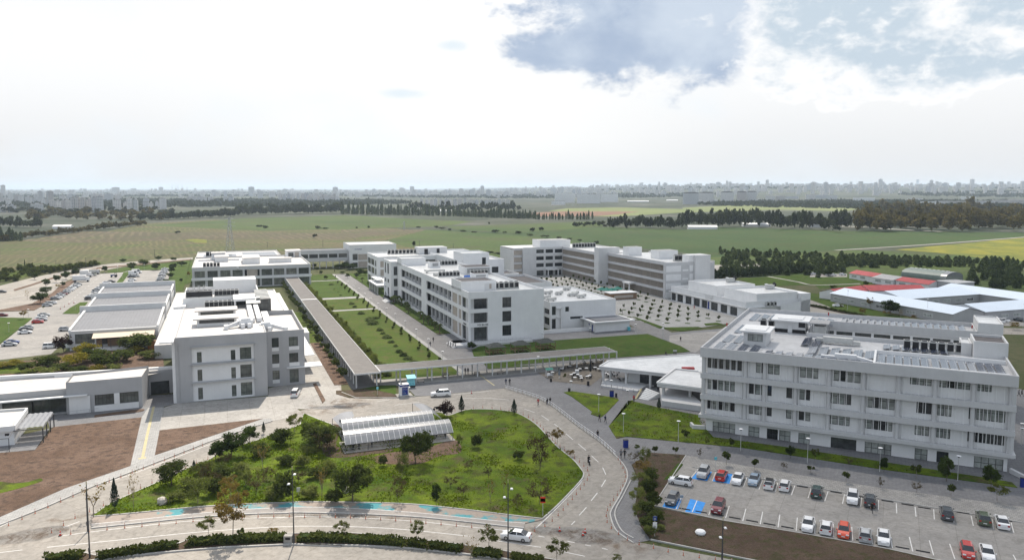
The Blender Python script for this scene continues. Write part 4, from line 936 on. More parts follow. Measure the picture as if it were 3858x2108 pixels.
m = MB().box(84.4, 85.9, 250.05, 250.19, 16.7, 19.2); m.box(87., 88.2, 250.05, 250.19, 16.7, 19.2); B.part('cabin_door', m, 'pale_wall')
B.part('cabin_vent', MB().box(86.1, 86.8, 250.05, 250.19, 17.3, 19), 'tan_panel')
body(B, 75.9, 87.3, 343.5, 352, 20.1, .3, 'white_wall', 'white_membrane', {}, z0=16.7)
m = MB(); facade(m, (75.9,356), (75.9,352), 0, 17.6)
body(B, 73., 79.5, 352.2, 369.5, 18., .6, 'white_wall', 'white_membrane', {'w': [(2.5, 5.5, 11.6, 16.6), (8.5, 12., 11.6, 16.6), (2.5, 5.5, 7.4, 9.2), (8.5, 12., 7.4, 9.2), (2.5, 5.5, .3, 5.3), (8.5, 12, .3, 5.3)], 's': [(1.2, 3., 11.6, 15.6), (1.2, 3., 6.4, 10), (1.2, 3, .5, 4.6)]}, .3)
for h in [(2.5, 5.5, 11.6, 16.6), (8.5, 12., 11.6, 16.6), (2.5, 5.5, 7.4, 9.2), (8.5, 12., 7.4, 9.2), (2.5, 5.5, .3, 5.3), (8.5, 12, .3, 5.3)]: window(B, (73., 369.5), (73., 352.2), h, .28, 2, 3, 'glass_dark')
for h in [(1.2, 3., 11.6, 15.6), (1.2, 3., 6.4, 10), (1.2, 3, .5, 4.6)]: window(B, (73., 352.2), (79.5, 352.2), h, .28, 1, 3, 'glass_dark')
for a, b, c, d, zt in ((86.1, 90.7, 330.5, 335, 19.3), (91.3, 97.3, 284, 289, 18.7), (92.3, 104, 299, 308, 19.8)):
 B.part('roof_cabin', MB().box(a, b, c, d, 16.7, zt), 'white_wall'); B.part('cabin_roof', MB().box(a+.3, b-.3, c+.3, d-.3, zt+.003, zt+.03), 'dark_roof')
 B.part('louvre', MB().box(a+1., b-1., c-.07, c-.005, 17.4, zt-.5), 'grey_roof')
B.part('podium', MB().box(70.8, 97., 237.2, 241.6, 0, .95), 'light_grey_wall')
m = MB()
for k in range(5): m.box(68.8+k*.4, 69.2+k*.4, 237.4, 246., 0, .19*(k+1)); m.box(70.8, 75.8, 241.6, 246, 0, .95)
B.part('stair', m, 'light_grey_wall')
for w in (237.3, 239.5):
 m = MB(); m.tube((73,w,1.9), (96.5,w,1.9), .035); m.tube((73,w,1.45), (96.5,w,1.45), .025)
 for k in range(17): m.tube((73+k*1.47,w,.95), (73+k*1.47,w,1.9), .03)
 B.part('railing', m, 'steel')
m = MB()
for k in range(7): m.box(68.+k*.4, 68.4+k*.4, 344, 352, 0, .16*(k+1)); m.box(70.8, 73., 344, 360, 0, 1.1)
B.part('stair', m, 'light_grey_wall')
ac_row(89.3, 252.5, 16.72, 5, 1.9, 'on the front roof edge of the M3 block', sc=1.5)
ac_row(81, 296, 16.72, 6, 1.5, 'in the middle of the M3 block roof', sc=1.2)
ac_row(93, 340, 16.72, 6, 1.5, 'at the far end of the M3 block roof', sc=1.3)
ac_row(94.5, 296.5, 16.72, 5, 1.5, 'before the roof cabin of the M3 block', sc=1.3)
m = MB()
for k in range(5): m.tube((0+k*1.8,0,.5), (1.4+k*1.8,0,.5), .5, n=8)
m.box(-.3, 8.8, .6, 1.3, 0, 1.1); m.box(7.8, 9.8, -.7, .5, 0, 1.9)
o = place(m.build('duct_bank', ma('ac_body')), 79.9, 300, 16.72); tag(o, 'bank of grey ducts lying on the M3 block roof', 'duct')
m = MB().box(-4, 4, -.5, .5, .5, 1.2); m.box(-4, -3.6, -.5, .5, 0, .5); m.box(3.6, 4, -.5, .5, 0, .5); m.box(-4.4, -3.4, -2.4, 2, .5, 1.3); o = place(m.build('duct_bank', ma('ac_body')), 83.5, 312, 16.72); tag(o, 'long grey duct frame at the roof step of the M3 block', 'duct')
m = MB().add([(-1.1,-.6,.2),(1.1,-.6,.2),(1.1,.9,1.3),(-1.1,.9,1.3)], [(0,1,2,3)]); m.box(-1.,-.9,.8,.9,0,1.25); m.box(.9,1.,.8,.9,0,1.25)
o = place(m.build('solar_heater', ma('grey_roof')), 85.5, 281.5, 16.72, rz=.5); tag(o, 'tilted solar heater plate beside the blue tank on the roof', 'solar heater')
m = MB(); m.tube((-1.1,0,.9), (1.1,0,.9), .65, n=12); o = place(m.build('water_tank', ma('blue_canvas')), 88.6, 284, 16.72); tag(o, 'bright blue water tank lying on the M3 block roof', 'tank')
f_ = MB().box(-.9,-.7,-.5,.5,0,.5); f_.box(.7,.9,-.5,.5,0,.5); f_.build('stand', ma('blue_canvas'), o)
B = Bld('annex_block', 'white two-storey annex with bright roof, beside the M3 block', 'building', 111.7, 256)
hs = [(.6, 2.2, 5.6, 8.8), (6., 7.5, 6.6, 8.4), (.6, 2.2, .5, 4.2), (8., 13.2, 3.7, 4.6)]; hw_ = [(30, 33, 6., 7.8), (36.5, 39.5, 6., 7.8), (36.5, 39.5, 2., 4.6)]
body(B, 111.7, 138.6, 256, 297, 10.4, .5, 'white_wall', 'white_membrane', {'s': hs, 'w': [(35., 40, 5.6, 7.6), (35, 40, 1.6, 4.4)]}, .4)
for h in hs: window(B, (111.7,256), (138.6,256), h, .38, 2 if h[1]-h[0] < 3 else 4, 2 if h[3]-h[2] > 1 else 1, 'glass_dark')
for h in [(35., 40, 5.6, 7.6), (35, 40, 1.6, 4.4)]: window(B, (111.7,297), (111.7,256), h, .38, 3, 2, 'glass_dark')
m = MB().box(114.2, 116.2, 255.3, 255.9, 4.5, 4.9); m.box(115.6, 116.2, 255.3, 255.95, .1, 8.2); m.box(113.9, 116.2, 255.3, 255.9, 7.9, 8.3); B.part('balcony_frame', m, 'white_wall')
B.part('parapet', MB().box(103.2, 125., 249.6, 249.9, 0, 1.5), 'white_wall')
for i, (a, b) in enumerate(((118,286),(121,280),(124.5,277),(127.5,271),(129,266),(130,274),(114.5,262),(115,268),(133,288))):
 m = MB().box(-1.3, 1.3, -.7, .7, .35, 1.25); m.box(-2., -1.3, -.45, .45, .2, .9); m.box(1.3, 2.1, -.5, .5, .3, 1.4); m.box(-1.1, -.9, -.5, .5, 0, .35); m.box(.9, 1.1, -.5, .5, 0, .35)
 o = place(m.build('roof_unit', ma('ac_body')), a, b, 9.92, rz=.2*(i % 3)); tag(o, f'{first(i)} grey ventilation unit counted back over the bright annex roof', 'ventilator', 'annex roof units')
B = Bld('plant_room', 'small white flat-roofed plant room with a dark door before the annex', 'plant room', 125, 246)
hs = [(3.9, 4.9, 1.9, 2.7), (6.4, 7.7, 0., 2.6)]
C_ = [(125,255.5),(125,246),(139,246),(139,255.5)]
m = MB(); facade(m, C_[1], C_[2], -.1, 3.7); facade(m, C_[2], C_[3], -.1, 3.7); facade(m, C_[3], C_[0], -.1, 3.7); facade(m, C_[0], C_[1], -.1, 3.7, hs, .2)
B.part('wall', m, 'white_wall'); m = MB()
for h in hs: fbox(m, C_[0], C_[1], *h, .15, .19)
B.part('door', m, 'navy')
B.part('roof_slab', MB().box(123.7, 140.4, 244.6, 256., 3.71, 4.1), 'white_wall'); m = MB().box(125, 139.2, 245.8, 255.2, 4.11, 4.2); B.part('roof', m, 'dark_roof'); B.part('roof_panel', MB().box(125.6, 138.6, 246.4, 254.6, 4.21, 4.26), 'metal_roof')
m = MB(); m.tube((123.3,247,.2),(123.3,247,1.3),.04); m.tube((123.3,245.,.2),(123.3,245.,1.3),.04); m.tube((123.3,247,1.3),(123.3,245,1.3),.04); B.part('railing', m, 'dark_steel')
x, y = U(138.3, 245.2); o = MB().box(-.5,.5,-.35,.35,.2,1.3).build('waste_bin', ma('turquoise')); o.location = (x, y, 0); tag(o, 'turquoise waste bin at the corner of the white plant room', 'bin'); MB().box(-.55,.55,-.4,.4,1.31,1.42).build('lid', ma('turquoise'), o)
B = Bld('yard_block', 'low white block with sunken dark roofs behind the annex', 'building', 126, 300)
body(B, 104, 128, 300, 360, 8.2, .5, 'white_wall', 'white_membrane')
body(B, 128.2, 143, 326, 361, 8.6, 1.1, 'white_wall', 'dark_roof'); body(B, 126, 142, 366, 384, 8.6, 1.0, 'white_wall', 'dark_roof')
# block behind M3
B = Bld('rear_teaching_block', 'white L-shaped block behind the M3 block, with a tan-panelled left end', 'building', 76, 400)
FB = [(.6, 4.6), (6.2, 9.6), (10.8, 14.)]
hs = []
for a, b in FB: hs += [(1.4, 5.6, a, b), (6.2, 10.2, a, b), (11., 20, a, b), (21., 31, a, b)]
wh = []
for a, b in FB: wh += [(22., 26, a, b), (11, 20, a, b), (1, 10, a, b)]
body(B, 75.5, 107, 398, 428, 16.3, .7, 'white_wall', 'white_membrane', {'s': hs, 'w': wh}, .35)
for h in hs:
 if h[0] < 2: B.part('stone_panel', MB().box(75.5+h[0], 75.5+h[1], 398.2, 398.33, h[2], h[3]), 'tan_panel')
 else: window(B, (75.5,398), (107,398), h, .33, 3, 2, 'glass')
for h in wh: window(B, (75.5,428), (75.5,398), h, .33, 3, 2, 'glass')
hs = [(12.6, 14.8, 14.6, 18.), (12.6, 14.8, 10.2, 13), (17, 21., 10.2, 13.2)]
body(B, 107, 131, 358, 428, 16.9, .7, 'white_wall', 'white_membrane', {'s': [(17, 21., 10.2, 13.2)]}, .3); window(B, (107,358), (131,358), (17, 21., 10.2, 13.2), .28, 2, 2, 'glass_dark')
body(B, 109.5, 123, 357.6, 374, 20.3, .5, 'white_wall', 'white_membrane', {'s': [(9.8, 11.8, 14.6, 18.), (9.8, 11.8, 9.8, 12.8)]}, .3, z0=8)
for h in [(9.8, 11.8, 14.6, 18.), (9.8, 11.8, 9.8, 12.8)]: window(B, (109.5,357.6), (123,357.6), h, .28, 1, 2, 'glass_dark')
B.part('roof_cabin', MB().box(101, 117, 412, 422, 15.6, 19.4), 'pale_wall'); m = MB().box(104, 106, 411.85, 411.98, 15.7, 18.6); m.box(111, 112.6, 411.85, 411.98, 15.7, 18.6); B.part('cabin_door', m, 'black')
B.part('roof_cabin', MB().box(117, 122, 385, 391, 16.2, 18.4), 'white_wall')
m = MB().box(70, 75.4, 372, 396, 4.3, 4.7); m.box(71.5, 75.4, 380, 396, 6.2, 6.5); o = B.part('canopy', m, 'white_wall')
for k in range(6): B.part('column', MB().lathe(70.6, 373+k*4.4, [(.25, 0), (.25, 4.3)], 8), 'light_grey_wall')
m = MB().add([(72.5,360,1.2),(75.4,360,1.2),(75.4,372,8.2),(72.5,372,8.2)], [(0,1,2,3)])
B.part('sloped_roof', m, 'white_wall')
ac_row(86, 420, 15.62, 9, 2.1, 'along the back roof edge behind the M3 block', sc=1.5)
ac_row(122.5, 376, 16.22, 4, 1.7, 'on the right roof behind the M3 block', sc=1.7)
# back left block, link and hall
B = Bld('back_block', 'two-storey grey block with many white roof cabins at the far end of the walkway', 'building', 0, 425.5)
hs = [(s0, s0+4.9, a, b) for s0 in (1.2, 7.4, 13.6, 19.6) for a, b in ((5.95, 9.3), (.6, 4.3))]+[(s0, s0+5.3, a, b) for s0 in (34., 40.2, 46.6, 53.) for a, b in ((5.95, 9.3), (.6, 4.3))]
body(B, -14.9, 44.4, 425.5, 490, 11.3, .8, 'light_grey_wall', 'white_roof', {'s': hs+[(25.6, 33., 5.95, 9.3), (25.6, 33., .6, 4.3)]}, .5)
for h in hs: window(B, (-14.9,425.5), (44.4,425.5), h, .48, 4, 2, 'glass', [h[3]-1.])
for z in (5.95, .6): B.part('stone_panel', MB().box(11.8, 17., 425.7, 425.95, z, z+3.35), 'tan_panel'); window(B, (-14.9,425.5), (44.4,425.5), (32., 33., z, z+3.35), .48, 1, 2, 'glass_dark')
B.part('floor_band', MB().box(-15.3, 44.8, 425.0, 425.45, 4.5, 5.8), 'white_wall')
for x in (-14.3, -7.8, -1.6, 4.4, 10.2, 18.4, 25., 31.2, 37.6, 43.9): B.part('column', MB().box(x-.25, x+.25, 425.1, 425.49, 0, 9.6), 'light_grey_wall')
for a, b, c, d, zt in ((10.5, 19.2, 444, 466, 13.6), (24.3, 36.2, 446, 452, 12.8), (-4, 3, 462, 474, 13.2), (-6, 1.5, 480, 488, 14), (36, 44.3, 478, 490, 14.2)):
 B.part('roof_cabin', MB().box(a, b, c, d, 10.5, zt), 'white_wall'); B.part('cabin_roof', MB().box(a-.3, b+.3, c-.3, d+.3, zt+.002, zt+.3), 'white_roof')
B.part('cabin_window', MB().box(37., 40., 477.85, 477.98, 11., 13.4), 'glass_dark'); B.part('cabin_panel', MB().box(40.6, 43.2, 477.85, 477.98, 10.6, 13.6), 'tan_panel')
body(B, -14.9, 34, 490, 540, 10.6, .6, 'light_grey_wall', 'white_roof')
m = MB(); m.box(-13, 9, 470, 478, 10.55, 10.7); m.box(-11, 8, 495, 520, 10.05, 10.2); m.box(12, 32, 500, 530, 10.05, 10.2); B.part('solar_field', m, 'solar_panel')
ac_row(-9, 434, 10.52, 5, 1.7, 'on the left front roof of the far block', sc=1.4)
ac_row(-8.5, 506, 10.02, 4, 2.2, 'at the rear roof corner of the far block', sc=1.9)
B.part('roof_disc', MB().lathe(7.2, 425.6, [(.05, 10.2), (.7, 10.2), (.7, 11.), (.05, 11.)], 12), 'white_wall')
B = Bld('link_building', 'long grey link building raised over a passage between the far block and hall', 'building', 44.6, 508)
hs = [(1.5+i*6.2, 6.9+i*6.2, 6.9, 9.4) for i in range(5)]
m = MB(); facade(m, (44.6,508), (77,508), 4.6, 12., hs, .4); facade(m, (77,520), (44.6,520), 4.6, 12.); m.box(44.6, 77, 508.05, 520, 4.5, 4.6); B.part('wall', m, 'light_grey_wall'); B.part('roof', MB().sheet([(44.6,508.3),(77,508.3),(77,520),(44.6,520)], 11.6), 'metal_roof')
for h in hs: window(B, (44.6,508), (77,508), h, .38, 5, 1, 'glass_dark')
for i in range(8): B.part('column', MB().box(46+i*4.2, 46.5+i*4.2, 508.4, 509, 0, 4.5), 'light_grey_wall')
B = Bld('lettered_hall', 'tall pale hall lettered merkezlab, behind the white rear block', 'building', 77, 503.3)
hs = [(2., 5.2, 5.2, 9.3), (12.2, 14., 5.2, 8.8), (2., 5.2, .5, 3.6), (12.2, 14, .5, 4)]
m = MB(); facade(m, (77.2,503.3), (108,503.3), 0, 15.3, hs, .3); facade(m, (108,503.3), (108,530), 0, 15.3); facade(m, (108,530), (77.2,530), 0, 15.3); facade(m, (77.2,530), (77.2,503.3), 0, 15.3); B.part('wall', m, 'white_wall'); B.part('roof', MB().sheet([(77.2,503.6),(108,503.6),(108,530),(77.2,530)], 14.9), 'white_roof')
for h in hs: window(B, (77.2,503.3), (108,503.3), h, .28, 2, 2, 'glass_dark')
for z in (.5, 5.2): B.part('stone_panel', MB().box(82.8, 89., 503.15, 503.28, z, z+3.9), 'tan_panel'); B.part('stone_panel', MB().box(91.6, 99., 503.15, 503.28, z, z+3.6), 'tan_panel')
text(B, 'merkezlab', (77.2,503.3), (108,503.3), 3.2, 12., 1.15, 'navy', -.05, .04)
# four-storey finned block at the square
B = Bld('finned_block', 'four-storey L-shaped grey block with vertical fins around the tree-dotted square', 'building', 196, 311)
def finned(u, w0, w1, nb, groups):
 """facade facing -u with a band, windows and fins per floor"""
 p0, p1 = (u, w1), (u, w0); st_ = (w1-w0)/nb
 for k in range(4):
  z0, z1 = 4.12*k+.35, 4.12*k+3.15
  for i in range(nb): window(B, p0, p1, (i*st_+.35, (i+1)*st_-.35, z0, z1), .5, 6, 1, 'glass_dark', [z0+.9], t=.12, fr='tan_panel')
  f = MB(); n_ = int((w1-w0)/1.15)
  for i in range(n_+1):
   x = (w1-w0)*i/n_; fbox(f, p0, p1, x-.09, x+.09, z0-.2, z1+.1, -.02, .5)
  B.part('fin_screen', f, 'tan_panel')
  g = MB(); fbox(g, p0, p1, 0, w1-w0, z1, z1+1.32 if k < 3 else 17.1, -.12, .55); B.part('floor_band', g, 'light_grey_wall')
finned(196, 313, 372, 8, 0); finned(191, 376, 420, 6, 0)
m = MB().box(196.52, 222, 311.2, 372, -.1, 16.4); m.box(191.52, 216, 376, 446, -.1, 16.4); B.part('core_wall', m, 'light_grey_wall')
m = MB().sheet([(196.8,311.5),(221.8,311.5),(221.8,372),(196.8,372)], 16.45); m.sheet([(191.8,377),(215.8,377),(215.8,445),(191.8,445)], 16.45); B.part('roof', m, 'white_membrane')
m = MB().box(221.7, 222.1, 311.4, 372, 16., 17.2); m.box(215.7, 216.1, 378, 446, 16., 17.2); B.part('parapet', m, 'pale_wall')
B.part('pylon_wall', MB().box(190.3, 203., 371.4, 376.6, 0, 19.8), 'pale_wall')
p0, p1 = (194.6, 311), (210, 311)
m = MB(); facade(m, p0, p1, -.1, 17.1, [(9.3, 12.5, 4.12*k+.4, 4.12*k+3.2) for k in range(4)], .5); fbox(m, p0, p1, 0, 15.4, 17.099, 17.1, 0, .4); m.box(194.6, 196.5, 311.05, 313, -.1, 17.1); B.part('end_wall', m, 'light_grey_wall')
for k in range(4):
 z = 4.12*k; window(B, p0, p1, (9.3, 12.5, z+1.2, z+3.2), .48, 3, 1, 'glass_dark')
 g = MB(); fbox(g, p0, p1, .3, 8.4, z+.25, z+3.1, -.06, .1); B.part('white_panel', g, 'white_wall'); g = MB(); fbox(g, p0, p1, 13.2, 15.2, z+.25, z+3.1, -.06, .1); B.part('white_panel', g, 'white_wall'); g = MB(); fbox(g, p0, p1, 9.3, 12.5, z+.4, z+1.15, .03, .2); B.part('balcony_front', g, 'white_wall')
B.part('stair_tower', MB().box(210, 218.4, 309.5, 318, 0, 20.2), 'pale_wall'); B.part('tower_cap', MB().box(207.5, 210, 311.1, 317, 16.5, 20.2), 'white_wall')
p0, p1 = (165.3, 420), (191, 420)
hs = [(8.7+i*6., 13.6+i*6., 4.12*k+1.1, 4.12*k+3.3) for i in range(3) for k in range(1, 4)]+[(9., 13.5, .2, 3.2), (15., 19.6, .2, 3.4), (21., 25., .2, 3.2)]
m = MB(); facade(m, p0, p1, -.1, 17., hs, .6); m.quad((165.3,420,17),(191,420,17),(191,420.4,17),(165.3,420.4,17)); m.box(160.5, 165.25, 421.5, 446, -.1, 16.); m.box(165.3, 191, 421, 446, -.1, 16.); B.part('end_wall', m, 'pale_wall'); B.part('roof', MB().sheet([(160.5,421),(191.6,421),(191.6,446),(160.5,446)], 16.45), 'white_membrane')
for h in hs: window(B, p0, p1, h, .55, 4, 1, 'glass_dark')
for k in range(4):
 B.part('side_window_band', MB().box(160.3, 165.2, 420.9, 421.45, 4.12*k+.4, 4.12*k+3.1), 'tan_panel'); B.part('floor_band', MB().box(160., 165.25, 420.4, 421.45, 4.12*k+3.1, 4.12*k+4.4), 'light_grey_wall')
 if k: g = MB(); [fbox(g, p0, p1, 8.6+i*6., 13.7+i*6, 4.12*k+.25, 4.12*k+1.05, -.15, .1) for i in range(3)]; B.part('balcony_front', g, 'white_wall')
B.part('entrance_canopy', MB().box(179.5, 187, 416, 420, 3.6, 4.1), 'white_wall')
for x in (180, 186.4): B.part('column', MB().box(x, x+.5, 416.3, 416.8, 0, 3.6), 'white_wall')
for a, b, c, d, zt in ((178, 198, 424, 436, 20.8), (200, 208, 356, 362, 21.), (205, 216, 334, 342, 20.6)): B.part('roof_cabin', MB().box(a, b, c, d, 16.4, zt), 'white_wall'); B.part('cabin_roof', MB().box(a+.4, b-.4, c+.4, d-.4, zt+.003, zt+.03), 'grey_roof')
B.part('entrance_canopy', MB().box(191.8, 195.8, 341, 347.5, 3.6, 4.3), 'white_wall')
for y in (341.4, 347): B.part('column', MB().box(192.2, 192.7, y-.3, y+.3, 0, 3.6), 'white_wall')
ac_row(207, 322, 16.46, 7, 1.9, 'on the front roof of the finned block', sc=1.9)
ac_row(196, 415, 16.46, 8, 1.9, 'at the roof corner of the finned block', sc=1.7)
# low white hall beside the square
B = Bld('colonnade_hall', 'low white hall with tall dark windows between piers and two roof boxes', 'building', 195, 252)
ww = [(306.3,302.6),(301.5,296.7),(294.7,290.),(288.3,283.6),(282.2,278.1),(275.4,270.6),(268.6,264.),(262.1,257.4)]
hs = [(306.7-a, 306.7-b, .15, 3.6) for a, b in ww]
body(B, 195., 224.5, 252, 306.7, 6.7, 1.5, 'white_wall', 'white_membrane', {'w': hs}, .45)
for h in hs: window(B, (195.,306.7), (195.,252), h, .42, 4, 3, 'glass_dark')
m = MB().box(194., 194.98, 251.6, 307.2, 4.1, 4.45); m.box(194., 212, 251., 251.98, 4.1, 4.45); B.part('ledge', m, 'pale_wall')
B.part('door_recess', MB().box(194.9, 194.99, 276.5, 277.6, .1, 3.4), 'navy'); B.part('plinth', MB().box(193., 194.99, 252, 306.7, 0, .3), 'light_grey_wall')
B.part('sign_board', MB().box(194.85, 194.99, 274, 279.5, 4.7, 6.3), 'pale_wall')
for a, b in ((279.6, 301.2), (252.6, 274.)): body(B, 200.7, 221, a, b, 9.6, .8, 'white_wall', 'white_membrane', {}, z0=5.1)
m = MB(); m.add([(211,250.6,0),(226,250.6,0),(226,250.6,6.4),(211,250.6,4.9)], [(0,1,2,3)]); m.box(221.2, 226, 250.6, 275, 0, 9.); B.part('side_wall', m, 'white_wall')
for i, (a, b) in enumerate(((218.5, 294), (219.5, 268))):
 r = empty('roof_fan', (0,0,0), ('far' if i == 0 else 'near')+' roof fan unit with black bent pipe on the white hall', 'ventilator', 'black-piped fans'); place(r, a, b, 8.82)
 MB().box(-1.8, 1.8, -.9, .9, .1, 1.9).build('casing', ma('ac_body'), r); m = MB().tube((2.2,0,.8), (2.2,0,2.4), .55, n=8); m.tube((2.2,0,2.4), (3.3,.4,1.6), .6, n=8); m.build('bent_pipe', ma('black'), r); MB().box(-2.2, -1.2, -.6, .6, 1.9, 2.3).build('intake', ma('white_metal'), r)
ac_row(205, 251.2, 4.6, 3, 1.8, 'on the ledge of the low white hall')
x, y = G('C', 1410, 790); k_ = empty('brown_kiosk', (x, y, 0), 'brown timber kiosk with white roof on the tree-dotted square', 'kiosk', None, TH)
MB().box(-7, 7, -3, 3, 0, 3.1).build('wall', ma('wood'), k_); MB().box(-7.3, 7.3, -3.3, 3.3, 3.1, 3.4).build('roof', ma('white_wall'), k_); MB().box(-5, 5, -3.1, -3.01, .9, 2.2).build('counter', ma('tan_panel'), k_)
# the near right block (frame A)
B = Bld('faculty_block', 'big four-storey grey faculty block with solar panels on the roof, right foreground', 'building', -8, 163, TA)
FX0, FX1, FY = -36.1, 20.9, 162.
def plA(x, y, b0, z='z3'):
 X, Y = fullpx(z, x, y); a = (X-CX)/F; bb = -(Y-CY)/F
 d = (a, CP+bb*SP, -SP+bb*CP); dv = -d[0]*math.sin(TA)+d[1]*math.cos(TA); t = b0/dv
 return (d[0]*math.cos(TA)+d[1]*math.sin(TA))*t, H+d[2]*t
poly = [(FX0,162),(FX1,162),(FX1,190),(-17.4,190),(-17.4,209),(18.2,209),(18.2,222),(FX0,222)]
polybody(B, poly, 18.4, .95, 'light_grey_wall', 'faculty_roof', z0=16.3, under=True)
core = [(-34.9,163.4),(20.,163.4),(20.,189.8),(-17.2,189.8),(-17.2,209.2),(17.6,209.2),(17.6,221),(-34.9,221)]
CY0 = 163.4
flo = [(12.82, 16.28), (8.22, 11.68), (3.95, 7.13)]
wl_ = [[(188,235,1),(237,272,1),(274,318,1),(322,362,1),(366,408,1),(412,450,1),(555,591,0),(593,606,1),(643,687,0),(689,731,0),(885,930,0),(934,976,0),(980,1022,0),(1133,1180,0),(1184,1230,1),(1236,1283,0),(1287,1345,0),(1715,1766,2),(1770,1822,2),(1826,1878,2),(1938,1992,2),(1996,2052,2),(2056,2108,2),(2112,2170,2),(2225,2276,2),(2280,2332,2)],
  [(188,222,0),(226,268,1),(270,312,0),(316,356,0),(358,393,0),(500,543,0),(546,598,0),(640,672,1),(780,835,1),(878,920,0),(924,962,0),(1118,1168,0),(1172,1222,0),(1226,1272,1),(1388,1434,0),(1438,1482,1),(1486,1542,0),(1546,1600,0),(1765,1812,0),(1816,1880,1),(1922,1976,0),(1980,2030,0),(2160,2212,1),(2216,2266,0),(2272,2326,0),(2330,2382,0),(2386,2436,0)],
  [(185,222,0),(226,266,0),(270,312,0),(316,356,0),(358,396,0),(500,543,0),(546,598,0),(635,672,1),(780,828,0),(870,916,1),(920,962,0),(1112,1164,0),(1168,1216,0),(1220,1260,0),(1378,1428,0),(1432,1476,1),(1480,1530,0),(1534,1582,0),(1752,1802,0),(1806,1860,0),(1915,1966,0),(1970,2020,0),(2150,2204,1),(2208,2262,0),(2268,2322,1),(2326,2374,1),(2378,2428,1)]]
yrow = [lambda x: 540+(x-188)*.092, lambda x: 690+(x-188)*.103, lambda x: 850+(x-188)*.108]
HOL = []; GW = []
for k, (lst, (z0, z1)) in enumerate(zip(wl_, flo)):
 for x0, x1, ty in lst:
  a = plA(x0, yrow[k](x0), CY0)[0]-core[0][0]; b = plA(x1, yrow[k](x1), CY0)[0]-core[0][0]
  h = (a, max(b, a+.7), z0+(1.0 if ty < 2 else 1.85), z1-.22); HOL.append(h); GW.append((h, ty))
gnd = [(222,392,1,4),(493,575,1,2),(632,715,1,2),(725,810,1,2),(870,956,1,2),(1115,1308,.1,4),(1372,1573,1,4),(1750,1846,1,2),(1915,2005,.1,2),(2198,2420,1,4)]
for x0, x1, zb, n_ in gnd:
 a = plA(x0, 1040+(x0-222)*.135, 163.0)[0]-core[0][0]; b = plA(x1, 1040+(x1-222)*.135, 163.0)[0]-core[0][0]
 h = (a, b, .0 if zb > .5 else -.05, 2.35); HOL.append(h); GW.append((h, 3 if zb > .5 else 4))
m = MB()
for i in range(len(core)):
 facade(m, core[i], core[(i+1) % len(core)], -.6, 16.3, HOL if i == 0 else ([(.5+k*4.3, 4.2+k*4.3, 14.2, 15.9) for k in range(8)] if i == 4 else ()), .3)
B.part('core_wall', m, 'white_wall')
for h, ty in GW: window(B, core[0], core[1], h, .28, 1 if ty < 3 else (4 if h[1]-h[0] > 3.5 else 2), 2, 'glass_blind' if ty in (0, 2, 3) else 'glass_dark', [h[3]-.75] if ty < 2 else None, t=.08)
for k in range(8): window(B, core[4], core[5], (.5+k*4.3, 4.2+k*4.3, 14.2, 15.9), .28, 3, 1, 'glass_dark')
for z0, z1 in ((11.7, 12.8), (7.15, 8.2)):
 m = MB().box(-36., 20.8, 162.2, 163.38, z0, z1); m.box(-36., -34.92, 163.38, 222, z0, z1); m.box(20.02, 20.8, 163.38, 190, z0, z1); B.part('floor_band', m, 'light_grey_wall')
m = MB().box(-36.2, 21.05, 161.9, 163.38, 3.25, 3.9); m.box(-36.2, -34.92, 163.38, 222, 3.25, 3.9); m.box(20.02, 21.05, 163.38, 190, 3.25, 3.9); m.box(-36., 20.8, 162.3, 163.38, 3.0, 3.24); B.part('ledge', m, 'light_grey_wall')
for z0, z1 in flo:
 m = MB()
 for i in range(44):
  x = -35.05+i*1.256; m.box(x-.055, x+.055, 162.9, 163.12, z0-.02, z1)
 B.part('mullion_screen', m, 'white_wall'); m = MB()
 for i in range(20): m.box(-35.75, -35.45, 164.5+i*1.256, 164.65+i*1.256, z0-.02, z1)
 B.part('mullion_screen', m, 'white_wall')
 for px_ in (472, 618, 852, 1103, 1363, 1627, 1903, 2193, 2478):
  x = plA(px_, 640+(px_-458)*.1, 163.0)[0]; B.part('column', MB().lathe(x, 162.98, [(.4, z0-.02), (.4, z1)], 10), 'light_grey_wall')
 B.part('corner_column', MB().lathe(-35.45, 162.75, [(.42, z0-.02), (.42, z1)], 10), 'light_grey_wall'); B.part('corner_column', MB().lathe(20.35, 162.75, [(.42, z0-.02), (.42, z1)], 10), 'light_grey_wall')
m = MB()
for i in range(19): m.box(-34.9+i*3., -32.1+i*3., 163.1, 163.38, -.6, -.15)
B.part('stone_base', MB().box(-35.1, 20.2, 163.05, 163.38, -.6, .02), 'light_grey_wall')
B.part('ramp_wall', MB().prism([(20.3,163),(23,158.5),(23.4,158.8),(20.7,163.6)], 0, 1.), 'light_grey_wall'); B.part('ramp_wall', MB().prism([(-35,163.3),(-37.5,162.6),(-38.6,164.5),(-38.2,164.8),(-37.3,163.2),(-35,163.9)], 0, 1.1), 'light_grey_wall')
body(B, 15.2, 21.2, 180.5, 189.6, 21., .5, 'pale_wall', 'dark_roof', {}, z0=17.4); body(B, 13.2, 15.1, 183, 189.6, 20., .3, 'pale_wall', 'white_membrane', {}, z0=17.4)
body(B, 18.3, 23.4, 209.5, 222, 20.4, .3, 'pale_wall', 'white_membrane', {}, z0=-.1)
body(B, -29.2, -24.4, 173.5, 180.5, 20.4, .02, 'pale_wall', 'white_membrane', {'s': [(.9, 4.1, 18.4, 20.)]}, .2, z0=17.4); window(B, (-29.2,173.5), (-24.4,173.5), (.9, 4.1, 18.4, 20.), .18, 3, 1, 'glass_blind')
m = MB().box(-30., -23.6, 172.7, 181.3, 20.42, 20.75); m.box(-29., -24.6, 173.8, 180.2, 20.76, 20.95); B.part('cabin_roof', m, 'white_wall')
